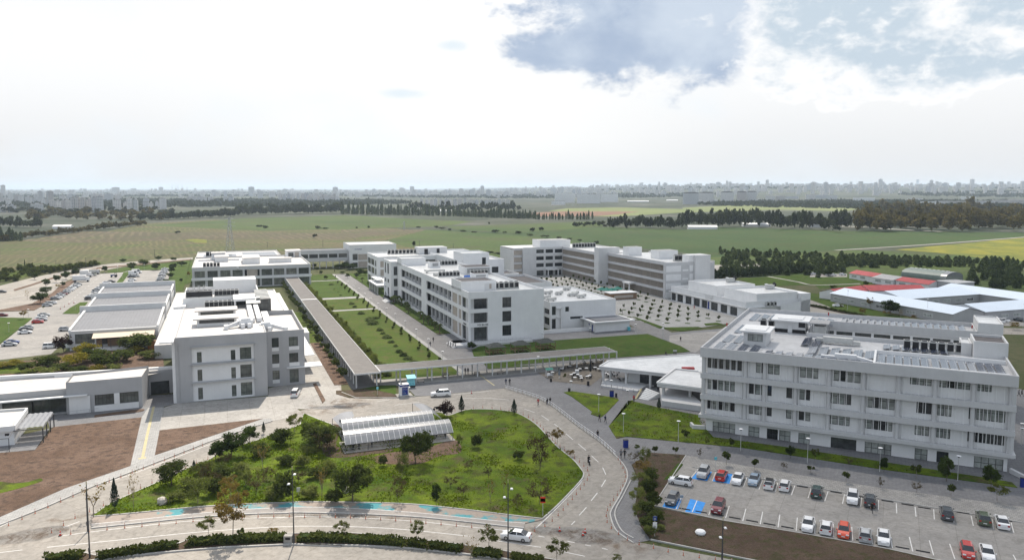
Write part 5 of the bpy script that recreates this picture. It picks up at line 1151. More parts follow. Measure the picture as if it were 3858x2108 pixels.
body(B, -25.2, -18.2, 193, 200, 20.2, .02, 'pale_wall', 'white_membrane', {}, z0=17.4); m = MB().box(-26., -17.4, 192.2, 201, 20.22, 20.55); m.box(-24.6, -19., 193.5, 199.5, 20.56, 20.75); B.part('cabin_roof', m, 'white_wall')
m = MB().box(-25.2, -18.3, 192.9, 192.99, 17.45, 18.3); m.box(-19.8, -18.3, 192.88, 192.985, 18.9, 20.1); B.part('cabin_opening', m, 'black'); B.part('cabin_door', MB().box(-22.2, -21.2, 192.84, 192.88, 17.5, 19.4), 'pale_wall')
m = MB().box(-17.3, -13., 191.5, 197, 20.2, 20.45)
for x in (-17.1, -13.3):
 for y in (191.7, 196.8): m.box(x-.1, x+.1, y-.1, y+.1, 17.4, 20.2)
B.part('plant_canopy', m, 'grey_roof'); B.part('plant', MB().box(-16.4, -13.8, 192.4, 196, 17.46, 19.6), 'ac_body')
m = MB().box(-2.6, 19.6, 163.2, 163.6, 17.46, 18.3); m.box(-2.9, -2.5, 163.2, 176.5, 17.46, 18.25); m.box(-2.5, 20.4, 176.2, 176.6, 17.46, 18.25); B.part('roof_upstand', m, 'white_wall')
def pv_mesh(L, W=1.75, tilt=9):
 c, s_ = math.cos(R(tilt))*W, math.sin(R(tilt))*W
 p = MB().add([(0,0,.32),(c,0,.32+s_),(c,L,.32+s_),(0,L,.32),(0,0,.27),(c,0,.27+s_),(c,L,.27+s_),(0,L,.27)], [(0,1,2,3),(7,6,5,4),(0,4,5,1),(2,6,7,3),(1,5,6,2),(3,7,4,0)])
 f = MB()
 for k in range(max(2, int(L/1.5))):
  y = .3+k*(L-.6)/max(1, int(L/1.5)-1); f.box(.05, .13, y-.05, y+.05, 0, .3); f.box(c-.13, c-.05, y-.05, y+.05, 0, .27+s_); f.box(-.1, c+.45, y-.06, y+.06, 0, .07)
 return p.mesh('solar_panel', ma('solar_panel')), f.mesh('rack', ma('steel'))
def pv_row(xs, y, L, where, tilt=9, W=1.75):
 me, fr = pv_mesh(L, W, tilt)
 for i, x in enumerate(xs):
  o = link('solar_array', me); place(o, x, y, 17.46, TA); tag(o, f'{first(i)} solar panel table from the left {where}', 'solar panel', 'solar panels '+where); link('rack', fr, o)
pv_row([-2.1+i*1.52 for i in range(6)]+[7.4+i*1.52 for i in range(8)], 164.6, 9.5, 'in the long front row on the faculty roof', 8, 1.25)
pv_row([-34.2+i*2.5 for i in range(4)], 163.6, 9.6, 'nearest the left front corner of the faculty roof', -12, 2.)
pv_row([-34.+i*2.5 for i in range(4)], 174.2, 9., 'in the second block at the left roof parapet', -12, 2.)
pv_row([-33.6+i*2.5 for i in range(3)], 186.5, 11, 'in the third block at the left roof parapet', -12, 2.)
pv_row([-33.4+i*2.3 for i in range(9)], 206, 11, 'by the far left corner of the faculty roof', -12, 1.8)
pv_row([-23.4+i*2.0 for i in range(4)], 163.6, 4.2, 'before the glazed roof cabin', 10, 1.4)
pv_row([-15.8+i*2.2 for i in range(7)], 163.6, 4., 'in the middle front of the faculty roof', 7, 1.7)
pv_row([-15.6+i*2.2 for i in range(6)], 168.4, 8., 'second row in the middle of the faculty roof', 9, 1.7)
pv_row([-17.6+i*2.1 for i in range(2)], 177, 9., 'by the inner court edge of the roof', 12, 1.7)
pv_row([-11.6+i*1.62 for i in range(16)]+[14.8], 211, 8.5, 'along the back wing of the faculty roof', 11, 1.2)
pv_row([-1.4+i*1.8 for i in range(7)], 180.5, 5., 'behind the front upstand of the roof', 12, 1.4)
ac_row(-32.4+4, 197, 17.46, 4, 1.9, 'behind the glazed roof cabin of the faculty block', TA, sc=1.35)
ac_row(3.2, 184.2, 17.46, 7, 1.62, 'at the inner edge of the faculty roof', TA, sc=1.3)
m = MB().box(-3, 3, -.7, .7, .3, 1.6); m.box(-4.4, -3, -.4, .5, .3, 1.2); m.box(3, 4.6, -.5, .5, .2, 1.); m.box(-2.6,-2.4,-.6,.6,0,.3); m.box(2.4,2.6,-.6,.6,0,.3)
for k in (-1.6, .1, 1.8): m.lathe(k, -.72, [(.5, .6), (.5, .62)], 8)
o = place(m.build('air_plant', ma('ac_body')), -10.5, 183, 17.46, TA); tag(o, 'grey air plant with ducts in the middle of the solar roof', 'ventilator')
m = MB().box(-2, 2, -.6, .6, .3, 1.3); m.add([(2,-.5,1.1),(2,.5,1.1),(5.4,-.3,.5),(5.4,-1.3,.5),(2,-.5,.3),(2,.5,.3),(5.4,-.3,0),(5.4,-1.3,0)], [(0,1,2,3),(0,3,7,4),(1,5,6,2),(3,2,6,7)]); m.box(-4.6,-2,-.5,.4,.2,.8); m.box(-1.6,-1.4,-.5,.5,0,.3); m.box(1.4,1.6,-.5,.5,0,.3)
o = place(m.build('air_plant', ma('white_metal')), -8., 166.4, 17.46, TA); tag(o, 'white air plant with bent duct near the front roof edge', 'ventilator')
for i, (a, b) in enumerate(((-36.0, 190), (-15., 218), (17.4, 213))):
 o = place(MB().lathe(0, 0, [(.16, 0), (.16, .7), (.08, .8)], 8).build('alarm_lamp', ma('lamp_red')), a, b, 18.42, TA); tag(o, ('red-capped post on the '+['left parapet','far parapet','back wing tower side'][i]+' of the faculty roof'), 'beacon', 'red roof beacons')
# cafe pavilion
B = Bld('cafe_pavilion', 'white flat-roofed cafe pavilion on round columns beside the faculty block', 'pavilion', 0, 0, 0.)
rp = gp('K', [(950,365),(1085,285),(2270,200),(2420,215),(2420,520),(2330,432),(2000,397),(1880,466)], 4.6)
lp = gp('K', [(2000,398),(1750,590),(2370,668),(2450,690),(2450,420)], 4.6)
B.part('roof_slab', MB().prism(rp, 3.75, 4.5), 'light_grey_wall'); B.part('roof', MB().sheet(rp, 4.51), 'white_membrane')
B.part('parapet', MB().strip(rp+rp[:1], .35, 4.5, 4.75), 'white_wall')
B.part('roof_slab', MB().prism(lp, 3.6, 4.42), 'light_grey_wall'); B.part('roof', MB().sheet(lp, 4.43), 'white_membrane'); B.part('parapet', MB().strip(lp[:4], .35, 4.42, 4.8), 'white_wall')
for x, y in ((1005,590),(1320,632),(1655,672),(1105,560)):
 q = G('K', x, y); B.part('column', MB().lathe(q[0], q[1], [(.33, 0), (.33, 3.75)], 10), 'pale_wall')
for x, y in ((1838,840),(2205,868)):
 q = G('K', x, y); B.part('column', MB().lathe(q[0], q[1], [(.4, 0), (.4, 3.6)], 10), 'light_grey_wall')
q = gp('K', [(1350,560),(1500,575),(1660,600),(1830,640)], .8); w0, w1, w2, w3 = q
m = MB(); facade(m, w0, w1, 0, 3.75); facade(m, (w1[0], w1[1]), (w2[0], w2[1]), 0, 3.75, [(.2, math.dist(w1,w2)-.2, .1, 3.2)], .2); B.part('wall', m, 'pale_wall'); window(B, w1, w2, (.2, math.dist(w1,w2)-.2, .1, 3.2), .15, 3, 2, 'glass_dark')
m = MB(); facade(m, w2, w3, 0, 3.75); B.part('wall', m, 'dark_steel')
dk = gp('K', [(970,658),(1480,735),(1600,660),(1900,640),(1700,560),(1000,560)]); B.part('terrace', MB().prism(dk, 0, .55), 'light_grey_wall')
m = MB(); pl = resample(gp('K', [(1000,560),(960,640),(1200,680),(1480,735),(1650,690)], .55), 1.6)
for p in pl: m.tube((p[0],p[1],.5), (p[0],p[1],1.5), .03)
for z in (1.5, 1.1): [m.tube((a[0],a[1],z), (b[0],b[1],z), .025) for a, b in zip(pl, pl[1:])]
B.part('railing', m, 'dark_steel')
bw = gp('K', [(1830,835),(2345,905),(2420,915)]); bb = gp('K', [(1830,800),(2345,870),(2420,880)])
B.part('porch_wall', MB().prism([gp('K', [(1815,925)])[0], gp('K', [(2345,1000)])[0], gp('K', [(2430,1010)])[0], (44,190), (37.5,192)], 0, 1.5), 'light_grey_wall')
bk = gp('K', [(1850,720),(2420,780)], 1.); m = MB(); facade(m, (bk[0][0]+.5,bk[0][1]+4), (bk[1][0]+.5,bk[1][1]+4), 1, 3.6); B.part('brick_wall', m, 'tan_panel')
m = MB(); facade(m, (bk[1][0]-4.3,bk[1][1]+4.9), (bk[1][0]+.2,bk[1][1]+3.9), 1.4, 3.5); B.part('dark_glazing', m, 'glass_dark')
st_ = gp('K', [(1480,838),(1600,735),(1815,720),(1790,810),(1600,855)]); m = MB()
for k in range(8):
 f0, f1 = k/8, 1.; a, b = Vector(st_[0]), Vector(st_[4]); c, d = Vector(st_[1]), Vector(st_[3])
 m.prism([tuple(a.lerp(c, k/8)), tuple(b.lerp(d, k/8)), tuple(d), tuple(c)], .17*k, .17*(k+1))
B.part('stair', m, 'pale_wall')
m = MB().tube((*G('K',1450,835),.2), (*G('K',1530,745),1.2), .25); B.part('yellow_rail', m, 'yellow_paint')
x, y = G('K', 2180, 395, 4.6); o = MB().box(-1.6,1.6,-.6,.6,4.5,4.95).build('rubble_stack', ma('red_roof')); o.location = (x, y, 0); tag(o, 'stack of red tiles left on the cafe roof', 'tile stack')
# blue roofed barracks, red roofs, greenhouse
def gable(B, u0, u1, w0, w1, ze, zr, axis, roof, wall, win=True, over=.5):
 if axis == 'w':
  um = (u0+u1)/2; r = MB().add([(u0-over,w0-.3,ze),(um,w0-.3,zr),(um,w1+.3,zr),(u0-over,w1+.3,ze),(u1+over,w0-.3,ze),(u1+over,w1+.3,ze)], [(0,1,2,3),(1,4,5,2)])
  m = MB(); m.add([(u0,w0,0),(u1,w0,0),(u1,w0,ze-.1),(um,w0,zr-.15),(u0,w0,ze-.1)], [(0,1,2,3,4)]); m.add([(u0,w1,0),(u1,w1,0),(u1,w1,ze-.1),(um,w1,zr-.15),(u0,w1,ze-.1)], [(4,3,2,1,0)]); m.quad((u0,w1,0),(u0,w0,0),(u0,w0,ze-.1),(u0,w1,ze-.1)); m.quad((u1,w0,0),(u1,w1,0),(u1,w1,ze-.1),(u1,w0,ze-.1))
 else:
  wm = (w0+w1)/2; r = MB().add([(u0-.3,w0-over,ze),(u1+.3,w0-over,ze),(u1+.3,wm,zr),(u0-.3,wm,zr),(u1+.3,w1+over,ze),(u0-.3,w1+over,ze)], [(0,1,2,3),(3,2,4,5)])
  m = MB(); m.add([(u0,w0,0),(u0,w1,0),(u0,w1,ze-.1),(u0,wm,zr-.15),(u0,w0,ze-.1)], [(4,3,2,1,0)]); m.add([(u1,w0,0),(u1,w1,0),(u1,w1,ze-.1),(u1,wm,zr-.15),(u1,w0,ze-.1)], [(0,1,2,3,4)]); m.quad((u0,w0,0),(u1,w0,0),(u1,w0,ze-.1),(u0,w0,ze-.1)); m.quad((u1,w1,0),(u0,w1,0),(u0,w1,ze-.1),(u1,w1,ze-.1))
 B.part('roof', r, roof); B.part('wall', m, wall)
 if win:
  if axis == 'w':
   for i in range(int((w1-w0)/8)): window(B, (u0,w1), (u0,w0), (2+i*8, 6.4+i*8, 1.2, 2.6), -.03, 6, 1, 'glass_blind', fr='white_metal', t=.12)
  else:
   for i in range(int((u1-u0)/7)): window(B, (u0,w0), (u1,w0), (2+i*7, 6.+i*7, 1.2, 2.6), -.03, 5, 1, 'glass_blind', fr='white_metal', t=.12)
B = Bld('barrack_block', 'low grey courtyard barracks under pale blue sheet roofs, far right', 'building', 265, 215)
gable(B, 277, 345, 212.5, 230, 4., 6., 'u', 'blue_roof', 'grey_wall'); gable(B, 277, 322, 250, 272, 4., 6.2, 'u', 'blue_roof', 'grey_wall'); gable(B, 260.5, 277, 212.8, 276, 4., 6.05, 'w', 'blue_roof', 'grey_wall'); gable(B, 322, 340, 230, 272, 4., 6., 'w', 'blue_roof', 'grey_wall', False)
def ridge(name, lab, pa, pb, zr, half, ze, roof, wall, cat='building', grp=None):
 a, b = Vector(G('E', *pa, zr)), Vector(G('E', *pb, zr)); L = (b-a).length; ang = math.atan2(b.y-a.y, b.x-a.x)
 B_ = Bld(name, lab, cat, 0, 0, ang, grp); B_.o.location = (a.x, a.y, 0); gable(B_, 0, L, -half, half, ze, zr, 'u', roof, wall); return B_
ridge('red_roofed_house', 'front red-roofed long house with the white gable end left of the blue barracks', (250,347), (640,296), 5., 5.5, 3.3, 'red_roof', 'white_wall', grp='red-roofed long houses')
ridge('red_roofed_house', 'wide red-roofed house right behind the pale blue barrack roof', (640,296), (1320,292), 5.2, 7., 3.3, 'red_roof', 'white_wall', grp='red-roofed long houses')
ridge('red_roofed_house', 'farthest red-roofed long house with white walls, left of the greenhouse', (570,115), (872,160), 5., 5., 3.3, 'red_roof', 'white_wall', grp='red-roofed long houses')
ridge('grey_roofed_house', 'grey-roofed middle house joining two red-roofed houses', (874,162), (1120,196), 5., 6.5, 3.3, 'grey_roof', 'white_wall')
ridge('red_roofed_house', 'red-roofed long house in front of the greenhouse', (1122,197), (1520,246), 5., 5., 3.3, 'red_roof', 'white_wall', grp='red-roofed long houses')
a, b = Vector(G('E', 1205, 88, 6.5)), Vector(G('E', 1745, 142, 6.5)); L = (b-a).length; gh = Bld('greenhouse', 'long arched greenhouse with dull green cover beyond the red roofs', 'greenhouse', 0, 0, math.atan2(b.y-a.y, b.x-a.x)); gh.o.location = (a.x, a.y, 0)
def arch(L, r, zb, zt, n=10, x0=0.):
 m = MB(); P = [(-r*math.cos(math.pi*i/n), zb+(zt-zb)*math.sin(math.pi*i/n)**.8) for i in range(n+1)]
 for i in range(n): m.quad((x0,P[i][0],P[i][1]), (L,P[i][0],P[i][1]), (L,P[i+1][0],P[i+1][1]), (x0,P[i+1][0],P[i+1][1]))
 return m, P
mat('green_film', (.16,.20,.18), .5, .12, .3); m, P = arch(L*.87, 7.5, 3.2, 6.5); m.quad((0,-7.5,0),(L*.87,-7.5,0),(L*.87,-7.5,3.2),(0,-7.5,3.2)); gh.part('cover', m, 'green_film')
m, P = arch(L, 7.5, 3.2, 6.5, x0=L*.87); m.quad((L*.87,-7.5,0),(L,-7.5,0),(L,-7.5,3.2),(L*.87,-7.5,3.2)); m.add([(L,-7.5,0)]+[(L,p[0],p[1]) for p in P]+[(L,7.5,0)], [tuple(range(len(P)+2))]); gh.part('end_wall', m, 'polycarb')
m = MB()
for k in range(9): m.box(L*(.02+k*.1), L*(.08+k*.1), -.6, .6, 6.45, 6.7)
gh.part('ridge_vent', m, 'white_metal')
q = gp('E', [(1535,245),(1760,278),(1980,262),(1760,235)], 5.); B = Bld('grey_shed', 'dark grey flat-topped shed between greenhouse and blue barracks', 'shed', 0, 0, 0.); B.part('wall', MB().prism(q, 0, 5.), 'grey_wall'); B.part('roof', MB().strip(q+q[:1], .6, 5.01, 5.2), 'white_wall')
# motorcycle shelters on the island
def shelter(name, lab, u0, u1, w0, w1, zf, zb, zt, nposts, grp):
 S_ = Bld(name, lab, 'shelter', u0, w0, group=grp); n_ = 10
 P = [(w0+(w1-w0)*i/n_, (zf+(zb-zf)*i/n_)+(zt-(zf+zb)/2)*math.sin(math.pi*i/n_)) for i in range(n_+1)]
 m = MB()
 for i in range(n_): m.quad((u0,*P[i]), (u1,*P[i]), (u1,*P[i+1]), (u0,*P[i+1]))
 r = m; r.mi = 1
 k_ = int((u1-u0)/1.05)
 for j in range(k_+1):
  x = u0+(u1-u0)*j/k_
  for i in range(n_): r.quad((x-.03,P[i][0],P[i][1]+.03), (x+.03,P[i][0],P[i][1]+.03), (x+.03,P[i+1][0],P[i+1][1]+.03), (x-.03,P[i+1][0],P[i+1][1]+.03))
 o = S_.part('roof', r, ('polycarb', 'white_metal')); o.data.polygons.foreach_set('use_smooth', [True]*len(o.data.polygons))
 S_.part('eaves_beam', MB().box(u0, u1, w0-.05, w0+.05, zf-.15, zf-.01), 'dark_steel'); S_.part('eaves_beam', MB().box(u0, u1, w1-.05, w1+.05, zb-.15, zb-.01), 'dark_steel')
 for j in range(nposts):
  x = u0+.1+(u1-u0-.2)*j/(nposts-1)
  for w, z in ((w0, zf), (w1, zb)): S_.part('post', MB().box(x-.05, x+.05, w-.05, w+.05, 0, z-.15), 'dark_steel')
 S_.part('floor', MB().box(u0-.3, u1+.3, w0-.5, w1+.3, .2, .38), 'concrete')
 r = MB().tube((u0,w0+.2,1.), (u1,w0+.2,1.), .04); [r.tube((u0+j*(u1-u0)/12,w0+.2,.38), (u0+j*(u1-u0)/12,w0+.2,1.), .03) for j in range(13)]; S_.part('rail', r, 'steel')
 return S_
sh1 = shelter('motorcycle_shelter', 'front translucent barrel-roofed motorcycle shelter with a tree before it', 21.4, 43.4, 149.2, 155.6, 1.9, 2.2, 3.7, 6, 'motorcycle shelters')
sh2 = shelter('motorcycle_shelter', 'rear translucent barrel-roofed motorcycle shelter by the road', 22.2, 41.6, 157.2, 163.4, 1.9, 2.3, 3.7, 6, 'motorcycle shelters')
n_ = 8
for nm, q in (('side_wing', [(21.2,166.4,2.3),(25.9,169.3,2.6),(25.6,164.2,3.0),(22.3,157.3,2.3)]), ('side_wing', [(39.7,169.6,2.9),(43.2,166.,2.5),(43.4,156.8,2.2),(40.2,163.6,3.0)])):
 m = MB()
 for i in range(n_):
  def P_(t, s_):
   a = [q[0][k]+(q[1][k]-q[0][k])*t for k in range(3)]; b = [q[3][k]+(q[2][k]-q[3][k])*t for k in range(3)]
   r_ = [a[k]+(b[k]-a[k])*s_ for k in range(3)]; r_[2] += .5*math.sin(math.pi*t); return tuple(r_)
  m.quad(P_(i/n_, 0), P_((i+1)/n_, 0), P_((i+1)/n_, 1), P_(i/n_, 1))
 o = sh2.part(nm, m, 'polycarb'); m = MB(); m.box(q[0][0]-.05, q[0][0]+.05, q[0][1]-.05, q[0][1]+.05, 0, q[0][2]); m.box(q[1][0]-.05, q[1][0]+.05, q[1][1]-.05, q[1][1]+.05, 0, q[1][2]); sh2.part('wing_post', m, 'dark_steel')
# cash machine, booth, gazebos
x, y = G('z2', 472, 1188); k_ = empty('cash_machine', (x, y, .2), 'white and blue cash machine cabin on a plinth by the plaza road', 'cash machine', None, TH)
MB().box(-1.9, 2., -1.4, 1.4, 0, .28).build('plinth', ma('concrete'), k_); MB().box(-1.1, 1.1, -.9, .9, .28, 2.6).build('cabin', ma('white_wall'), k_); MB().box(-1.14, 1.14, -.98, .94, 2.6, 3.05).build('header', ma('navy'), k_); MB().box(-1.16, 1.16, -1., .96, 3.05, 3.15).build('roof', ma('white_wall'), k_)
MB().box(-.62, .82, -.96, -.905, .45, 2.4).build('poster', ma('navy'), k_); MB().box(1.1, 1.5, -.8, .4, 2.1, 2.2).build('side_canopy', ma('white_wall'), k_); MB().box(-.95, -.45, -.6, 0, 3.15, 3.35).build('roof_lamp', ma('dark_steel'), k_)
text(k_, 'Bankamatik', (-.5,-.98), (1,-.98), 0, 2.74, .25, 'white_paint', -.01, .01)
for i, (s_, z, sz) in enumerate((('Türkiye\'nin', 2.05, .2), ('Bankamatik\'i', 1.78, .24), ('7 gün', 1.35, .22), ('24 saat', .95, .26), ('hizmetinizde', .65, .17))): text(k_, s_, (-.5,-.96), (1,-.96), .0+.03*i, z, sz, 'white_paint' if i < 2 or i == 3 else 'light_turquoise', -.01, .008)
x, y = G('z2', 527, 1118); k_ = empty('sales_booth', (x, y, .2), 'turquoise sales booth with a slanted roof beside the cash machine', 'booth', None, TH)
MB().add([(-1,-.75,.25),(.9,-.75,.25),(.9,.75,.25),(-1,.75,.25),(-1,-.6,1.2),(.9,-.6,1.2),(.9,.75,1.9),(-1,.75,1.9),(-1,-.1,2.3),(.9,-.1,2.3),(-1,.75,2.4),(.9,.75,2.4)], [(0,1,5,4),(4,5,9,8),(1,2,6,5),(5,6,11,9),(2,3,7,6),(6,7,10,11),(3,0,4,7),(7,4,8,10),(8,9,11,10)]).build('cabin', ma('light_turquoise'), k_)
MB().add([(-1.2,-1.1,2.35),(1.2,-1.1,2.35),(1.2,1.,2.9),(-1.2,1.,2.9),(-1.2,-1.1,2.42),(1.2,-1.1,2.42),(1.2,1.,2.97),(-1.2,1.,2.97)], [(3,2,1,0),(4,5,6,7),(0,1,5,4),(1,2,6,5),(2,3,7,6),(3,0,4,7)]).build('roof', ma('turquoise'), k_)
for k in (-.7, .7): MB().tube((-.95+k*0,k,.25), (.95,k,.25), .2).build('wheel', ma('tyre'), k_)
m = MB(); [m.box(a, a+.35, -.79, -.76, z, z+.18) for a, z in ((-.6,.9),(.1,1.),(.35,.6),(-.35,.55))]; m.build('emblem', ma('turquoise'), k_)
for i, (px_, py_, w_) in enumerate(((1163,872,5.8),(1352,854,5.8),(1540,836,5.8))):
 x, y = G('z2', px_, py_); g = empty('gazebo', (x, y, .3), ('left','middle','right')[i]+' gazebo of three with dark green hipped roofs on the lawn', 'gazebo', 'gazebos on the lawn', TH)
 h = w_/2; MB().add([(-h,-h*.8,2.4),(h,-h*.8,2.4),(h,h*.8,2.4),(-h,h*.8,2.4),(-h*.25,0,3.6),(h*.25,0,3.6)], [(0,1,5,4),(1,2,5),(2,3,4,5),(3,0,4),(3,2,1,0)]).build('roof', ma('gazebo_roof'), g)
 for a in (-1, 1):
  for b in (-1, 1): MB().box(a*h*.88-.09, a*h*.88+.09, b*h*.7-.09, b*h*.7+.09, 0, 2.4).build('post', ma('wood'), g)
 m = MB(); m.box(-h*.88, h*.88, h*.68, h*.72, .5, .9); m.box(-h*.9, -h*.86, -h*.7, h*.7, .5, .9); m.box(h*.86, h*.9, -h*.7, h*.7, .5, .9); m.build('parapet_rail', ma('wood'), g)
 m = MB().box(-1.2, 1.2, -.5, .5, .68, .75); m.box(-.9,-.7,-.3,.3,0,.68); m.box(.7,.9,-.3,.3,0,.68); m.box(-1.2,1.2,-1.1,-.8,.4,.46); m.box(-1.2,1.2,.8,1.1,.4,.46); m.build('picnic_table', ma('wood'), g)
# plants
def leaves(pts, size, rg, up=.3, aspect=1.6):
 """a cloud of small leaf-spray quads (numpy) -> verts, faces"""
 n = len(pts); a = rg.normal(size=(n, 3)); a /= np.linalg.norm(a, axis=1)[:, None]
 b = rg.normal(size=(n, 3)); b -= (a*b).sum(1)[:, None]*a; b /= np.linalg.norm(b, axis=1)[:, None]
 s_ = size*(.6+.8*rg.random((n, 1))); a = a*s_*aspect*.5; b = b*s_*.5
 v = np.stack([pts-a-b*.6, pts+a*.2-b, pts+a+b*.3, pts-a*.1+b], 1).reshape(-1, 3)
 return v, np.arange(4*n).reshape(-1, 4)
def npmesh(name, parts, mats):
 """parts: list of (verts, faces(list or array), material index)"""
 vs = []; fs = []; mi = []; k = 0
 for v, f, m_ in parts:
  v = np.asarray(v, float); vs.append(v); fs += [tuple(int(i)+k for i in q) for q in f]; mi += [m_]*len(f); k += len(v)
 me = bpy.data.meshes.new(name); me.from_pydata(np.concatenate(vs).tolist(), [], fs)
 for m_ in mats: me.materials.append(ma(m_))
 me.polygons.foreach_set('material_index', mi); me.update(); return me
def limbs(rg, h0, h1, spread, n, r, crook=.12):
 """a trunk with branching limbs as tapering tubes"""
 m = MB(); lean = rg.normal(size=2)*.03
 top = Vector((lean[0], lean[1], h0)); m.tube((0,0,0), top, r, r*.75, 6, False)
 tips = []
 for i in range(n):
  an = 2*math.pi*(i+rg.random()*.7)/n; L = spread*(.6+.5*rg.random()); p = top.copy(); rr = r*.6
  d = Vector((math.cos(an)*.8, math.sin(an)*.8, 1.)).normalized()
  for k in range(3):
   q = p+Vector((d.x*L/3, d.y*L/3, (h1-h0)*(.22+.1*rg.random())))+Vector(rg.normal(size=3)*crook*.12)
   m.tube(p, q, rr, rr*.62, 5, False); rr *= .62; p = q
   for _ in range(2):
    e = p+Vector((rg.normal()*spread*.22, rg.normal()*spread*.22, (h1-h0)*.16*rg.random()+.02)); m.tube(p, e, rr*.6, rr*.2, 4, False); tips.append(e)
    for __ in range(2):
     e2 = e+Vector((rg.normal()*spread*.14, rg.normal()*spread*.14, (h1-h0)*.1*rg.random())); m.tube(e, e2, rr*.3, rr*.12, 3, False); tips.append(e2)
  tips.append(p)
 return m, tips
def crown_blobs(rg, n, nb, z0, z1, rx, bs, hollow=.35):
 zc, rz = (z0+z1)/2, (z1-z0)/2
 c = []
 while len(c) < nb:
  p = rg.uniform(-1, 1, 3)
  if hollow < np.linalg.norm(p) < 1: c.append(p*[rx*(1-bs*.6), rx*(1-bs*.6), rz*(1-bs*.7)]+[0, 0, zc])
 c = np.array(c); k = rg.integers(0, nb, n); d = rg.normal(size=(n, 3)); d /= np.linalg.norm(d, axis=1)[:, None]
 sz = (bs*(.55+.7*rg.random(nb)))[k]
 r = (rg.random(n)**.45)*sz
 return c[k]+d*r[:, None]*[rx, rx, rz]
PLANT = {}
def variety(kind, leaf, bark, seeds, n=2200, size=.05, nb=26, z0=.25, bs=.34, limb=5, rx=.5, tr=.018, hollow=.35):
 """trees of unit height and unit crown width"""
 out = []
 for sd_ in range(seeds):
  rg = np.random.default_rng(100+sd_*17+len(kind))
  tm, tips = limbs(rg, z0*1.15, .95, .34, limb, tr) if limb else (None, [])
  pts = crown_blobs(rg, n, nb, z0, 1., rx, bs, hollow)
  v, f = leaves(pts, size, rg)
  cm = npmesh('crown', [(v, f, 0)], [leaf]); out.append((tm.mesh('trunk', ma(bark)) if tm else None, cm))
 PLANT[kind] = out
variety('olive', 'leaf_olive', 'bark', 4, 3600, .034, 34, .2, .30, 6)
variety('dark', 'leaf_dark', 'bark', 4, 2600, .04, 24, .22, .36, 5)
variety('street', 'leaf_street', 'pale_bark', 4, 1500, .034, 18, .36, .28, 5, tr=.014)
variety('pale', 'leaf_pale', 'pale_bark', 3, 2600, .026, 26, .12, .28, 6, tr=.01)
variety('ochre', 'leaf_ochre', 'pale_bark', 3, 2600, .024, 26, .3, .26, 6, tr=.012)
variety('brown', 'leaf_brown', 'bark', 3, 1000, .026, 26, .15, .24, 6, tr=.012)
variety('smallround', 'leaf_olive', 'pale_bark', 3, 380, .10, 11, .42, .45, 3, tr=.02)
variety('bush', 'leaf_olive', 'bark', 4, 1500, .055, 18, .0, .42, 0)
variety('palebush', 'leaf_pale', 'bark', 3, 1500, .05, 18, .0, .4, 0)
variety('yellowbush', 'leaf_yellow', 'bark', 2, 1500, .05, 18, .0, .4, 0)
variety('youngpine', 'leaf_hedge', 'bark', 3, 500, .09, 14, .02, .42, 0)
variety('maroon', 'leaf_maroon', 'bark', 1, 1500, .05, 20, .1, .36, 5)
variety('forest', 'leaf_wood', 'bark', 5, 330, .115, 12, .12, .45, 0, hollow=.1)
variety('autumn', 'leaf_autumn', 'bark', 4, 330, .11, 13, .15, .42, 0, hollow=.1)
def cone(kind, leaf, seeds, n, size, prof, bark='bark'):
 out = []
 for s_ in range(seeds):
  rg = np.random.default_rng(900+s_+len(kind)); z = rg.random(n)**.8; r = np.interp(z, [p[0] for p in prof], [p[1] for p in prof])
  a = rg.random(n)*2*math.pi; k = .75+.25*np.sin(a*5+z*22)*.6; q = (rg.random(n)**.4)*r*k
  v, f = leaves(np.stack([q*np.cos(a), q*np.sin(a), z], 1), size, rg)
  out.append((MB().tube((0,0,0), (0,0,.5), .03, .015, 6, False).mesh('trunk', ma(bark)), npmesh('crown', [(v, f, 0)], [leaf])))
 PLANT[kind] = out
cone('conifer', 'leaf_conifer', 2, 1700, .045, [(.0,.0),(.1,.0),(.14,.34),(.3,.5),(.55,.38),(.8,.18),(1.,.02)])
cone('cypress', 'leaf_pine', 2, 300, .12, [(0,.3),(.15,.46),(.5,.5),(.8,.3),(1.,.03)])
cone('pine', 'leaf_pine', 4, 300, .12, [(0,.0),(.06,.36),(.25,.5),(.55,.47),(.8,.33),(.95,.15),(1.,.03)])
def palms(kind, nf, z0, L, seeds=2):
 out = []
 for s_ in range(seeds):
  rg = np.random.default_rng(50+s_); V = []; Fc = []
  for i in range(nf):
   an = 2*math.pi*i/nf*2.4+rg.random()*.5; el_ = .15+1.1*rg.random(); pts = []
   for t in np.linspace(0, 1, 6):
    rr = L*t*(.75+.25*math.cos(el_)); pts.append((rr*math.cos(el_)**.6, z0+L*.9*t*math.sin(el_)-L*.75*t*t))
   for (r0, a0), (r1, a1), w0, w1 in zip(pts, pts[1:], (.01, .06, .075, .065, .04), (.06, .075, .065, .04, .005)):
    ca, sa = math.cos(an), math.sin(an)
    for sg in (-1, 1):
     k = len(V); V += [(r0*ca, r0*sa, a0), (r1*ca, r1*sa, a1), (r1*ca-sg*w1*sa*1.6, r1*sa+sg*w1*ca*1.6, a1-w1*.7), (r0*ca-sg*w0*sa*1.6, r0*sa+sg*w0*ca*1.6, a0-w0*.7)]; Fc.append((k, k+1, k+2, k+3))
  out.append((MB().tube((0,0,0), (0,0,z0), .05, .04, 7, True).mesh('trunk', ma('palm_bark')), npmesh('fronds', [(V, Fc, 0)], ['leaf_palm'])))
 PLANT[kind] = out
palms('palm', 22, .62, .5); palms('lowpalm', 20, .18, .5)
COUNT = {}
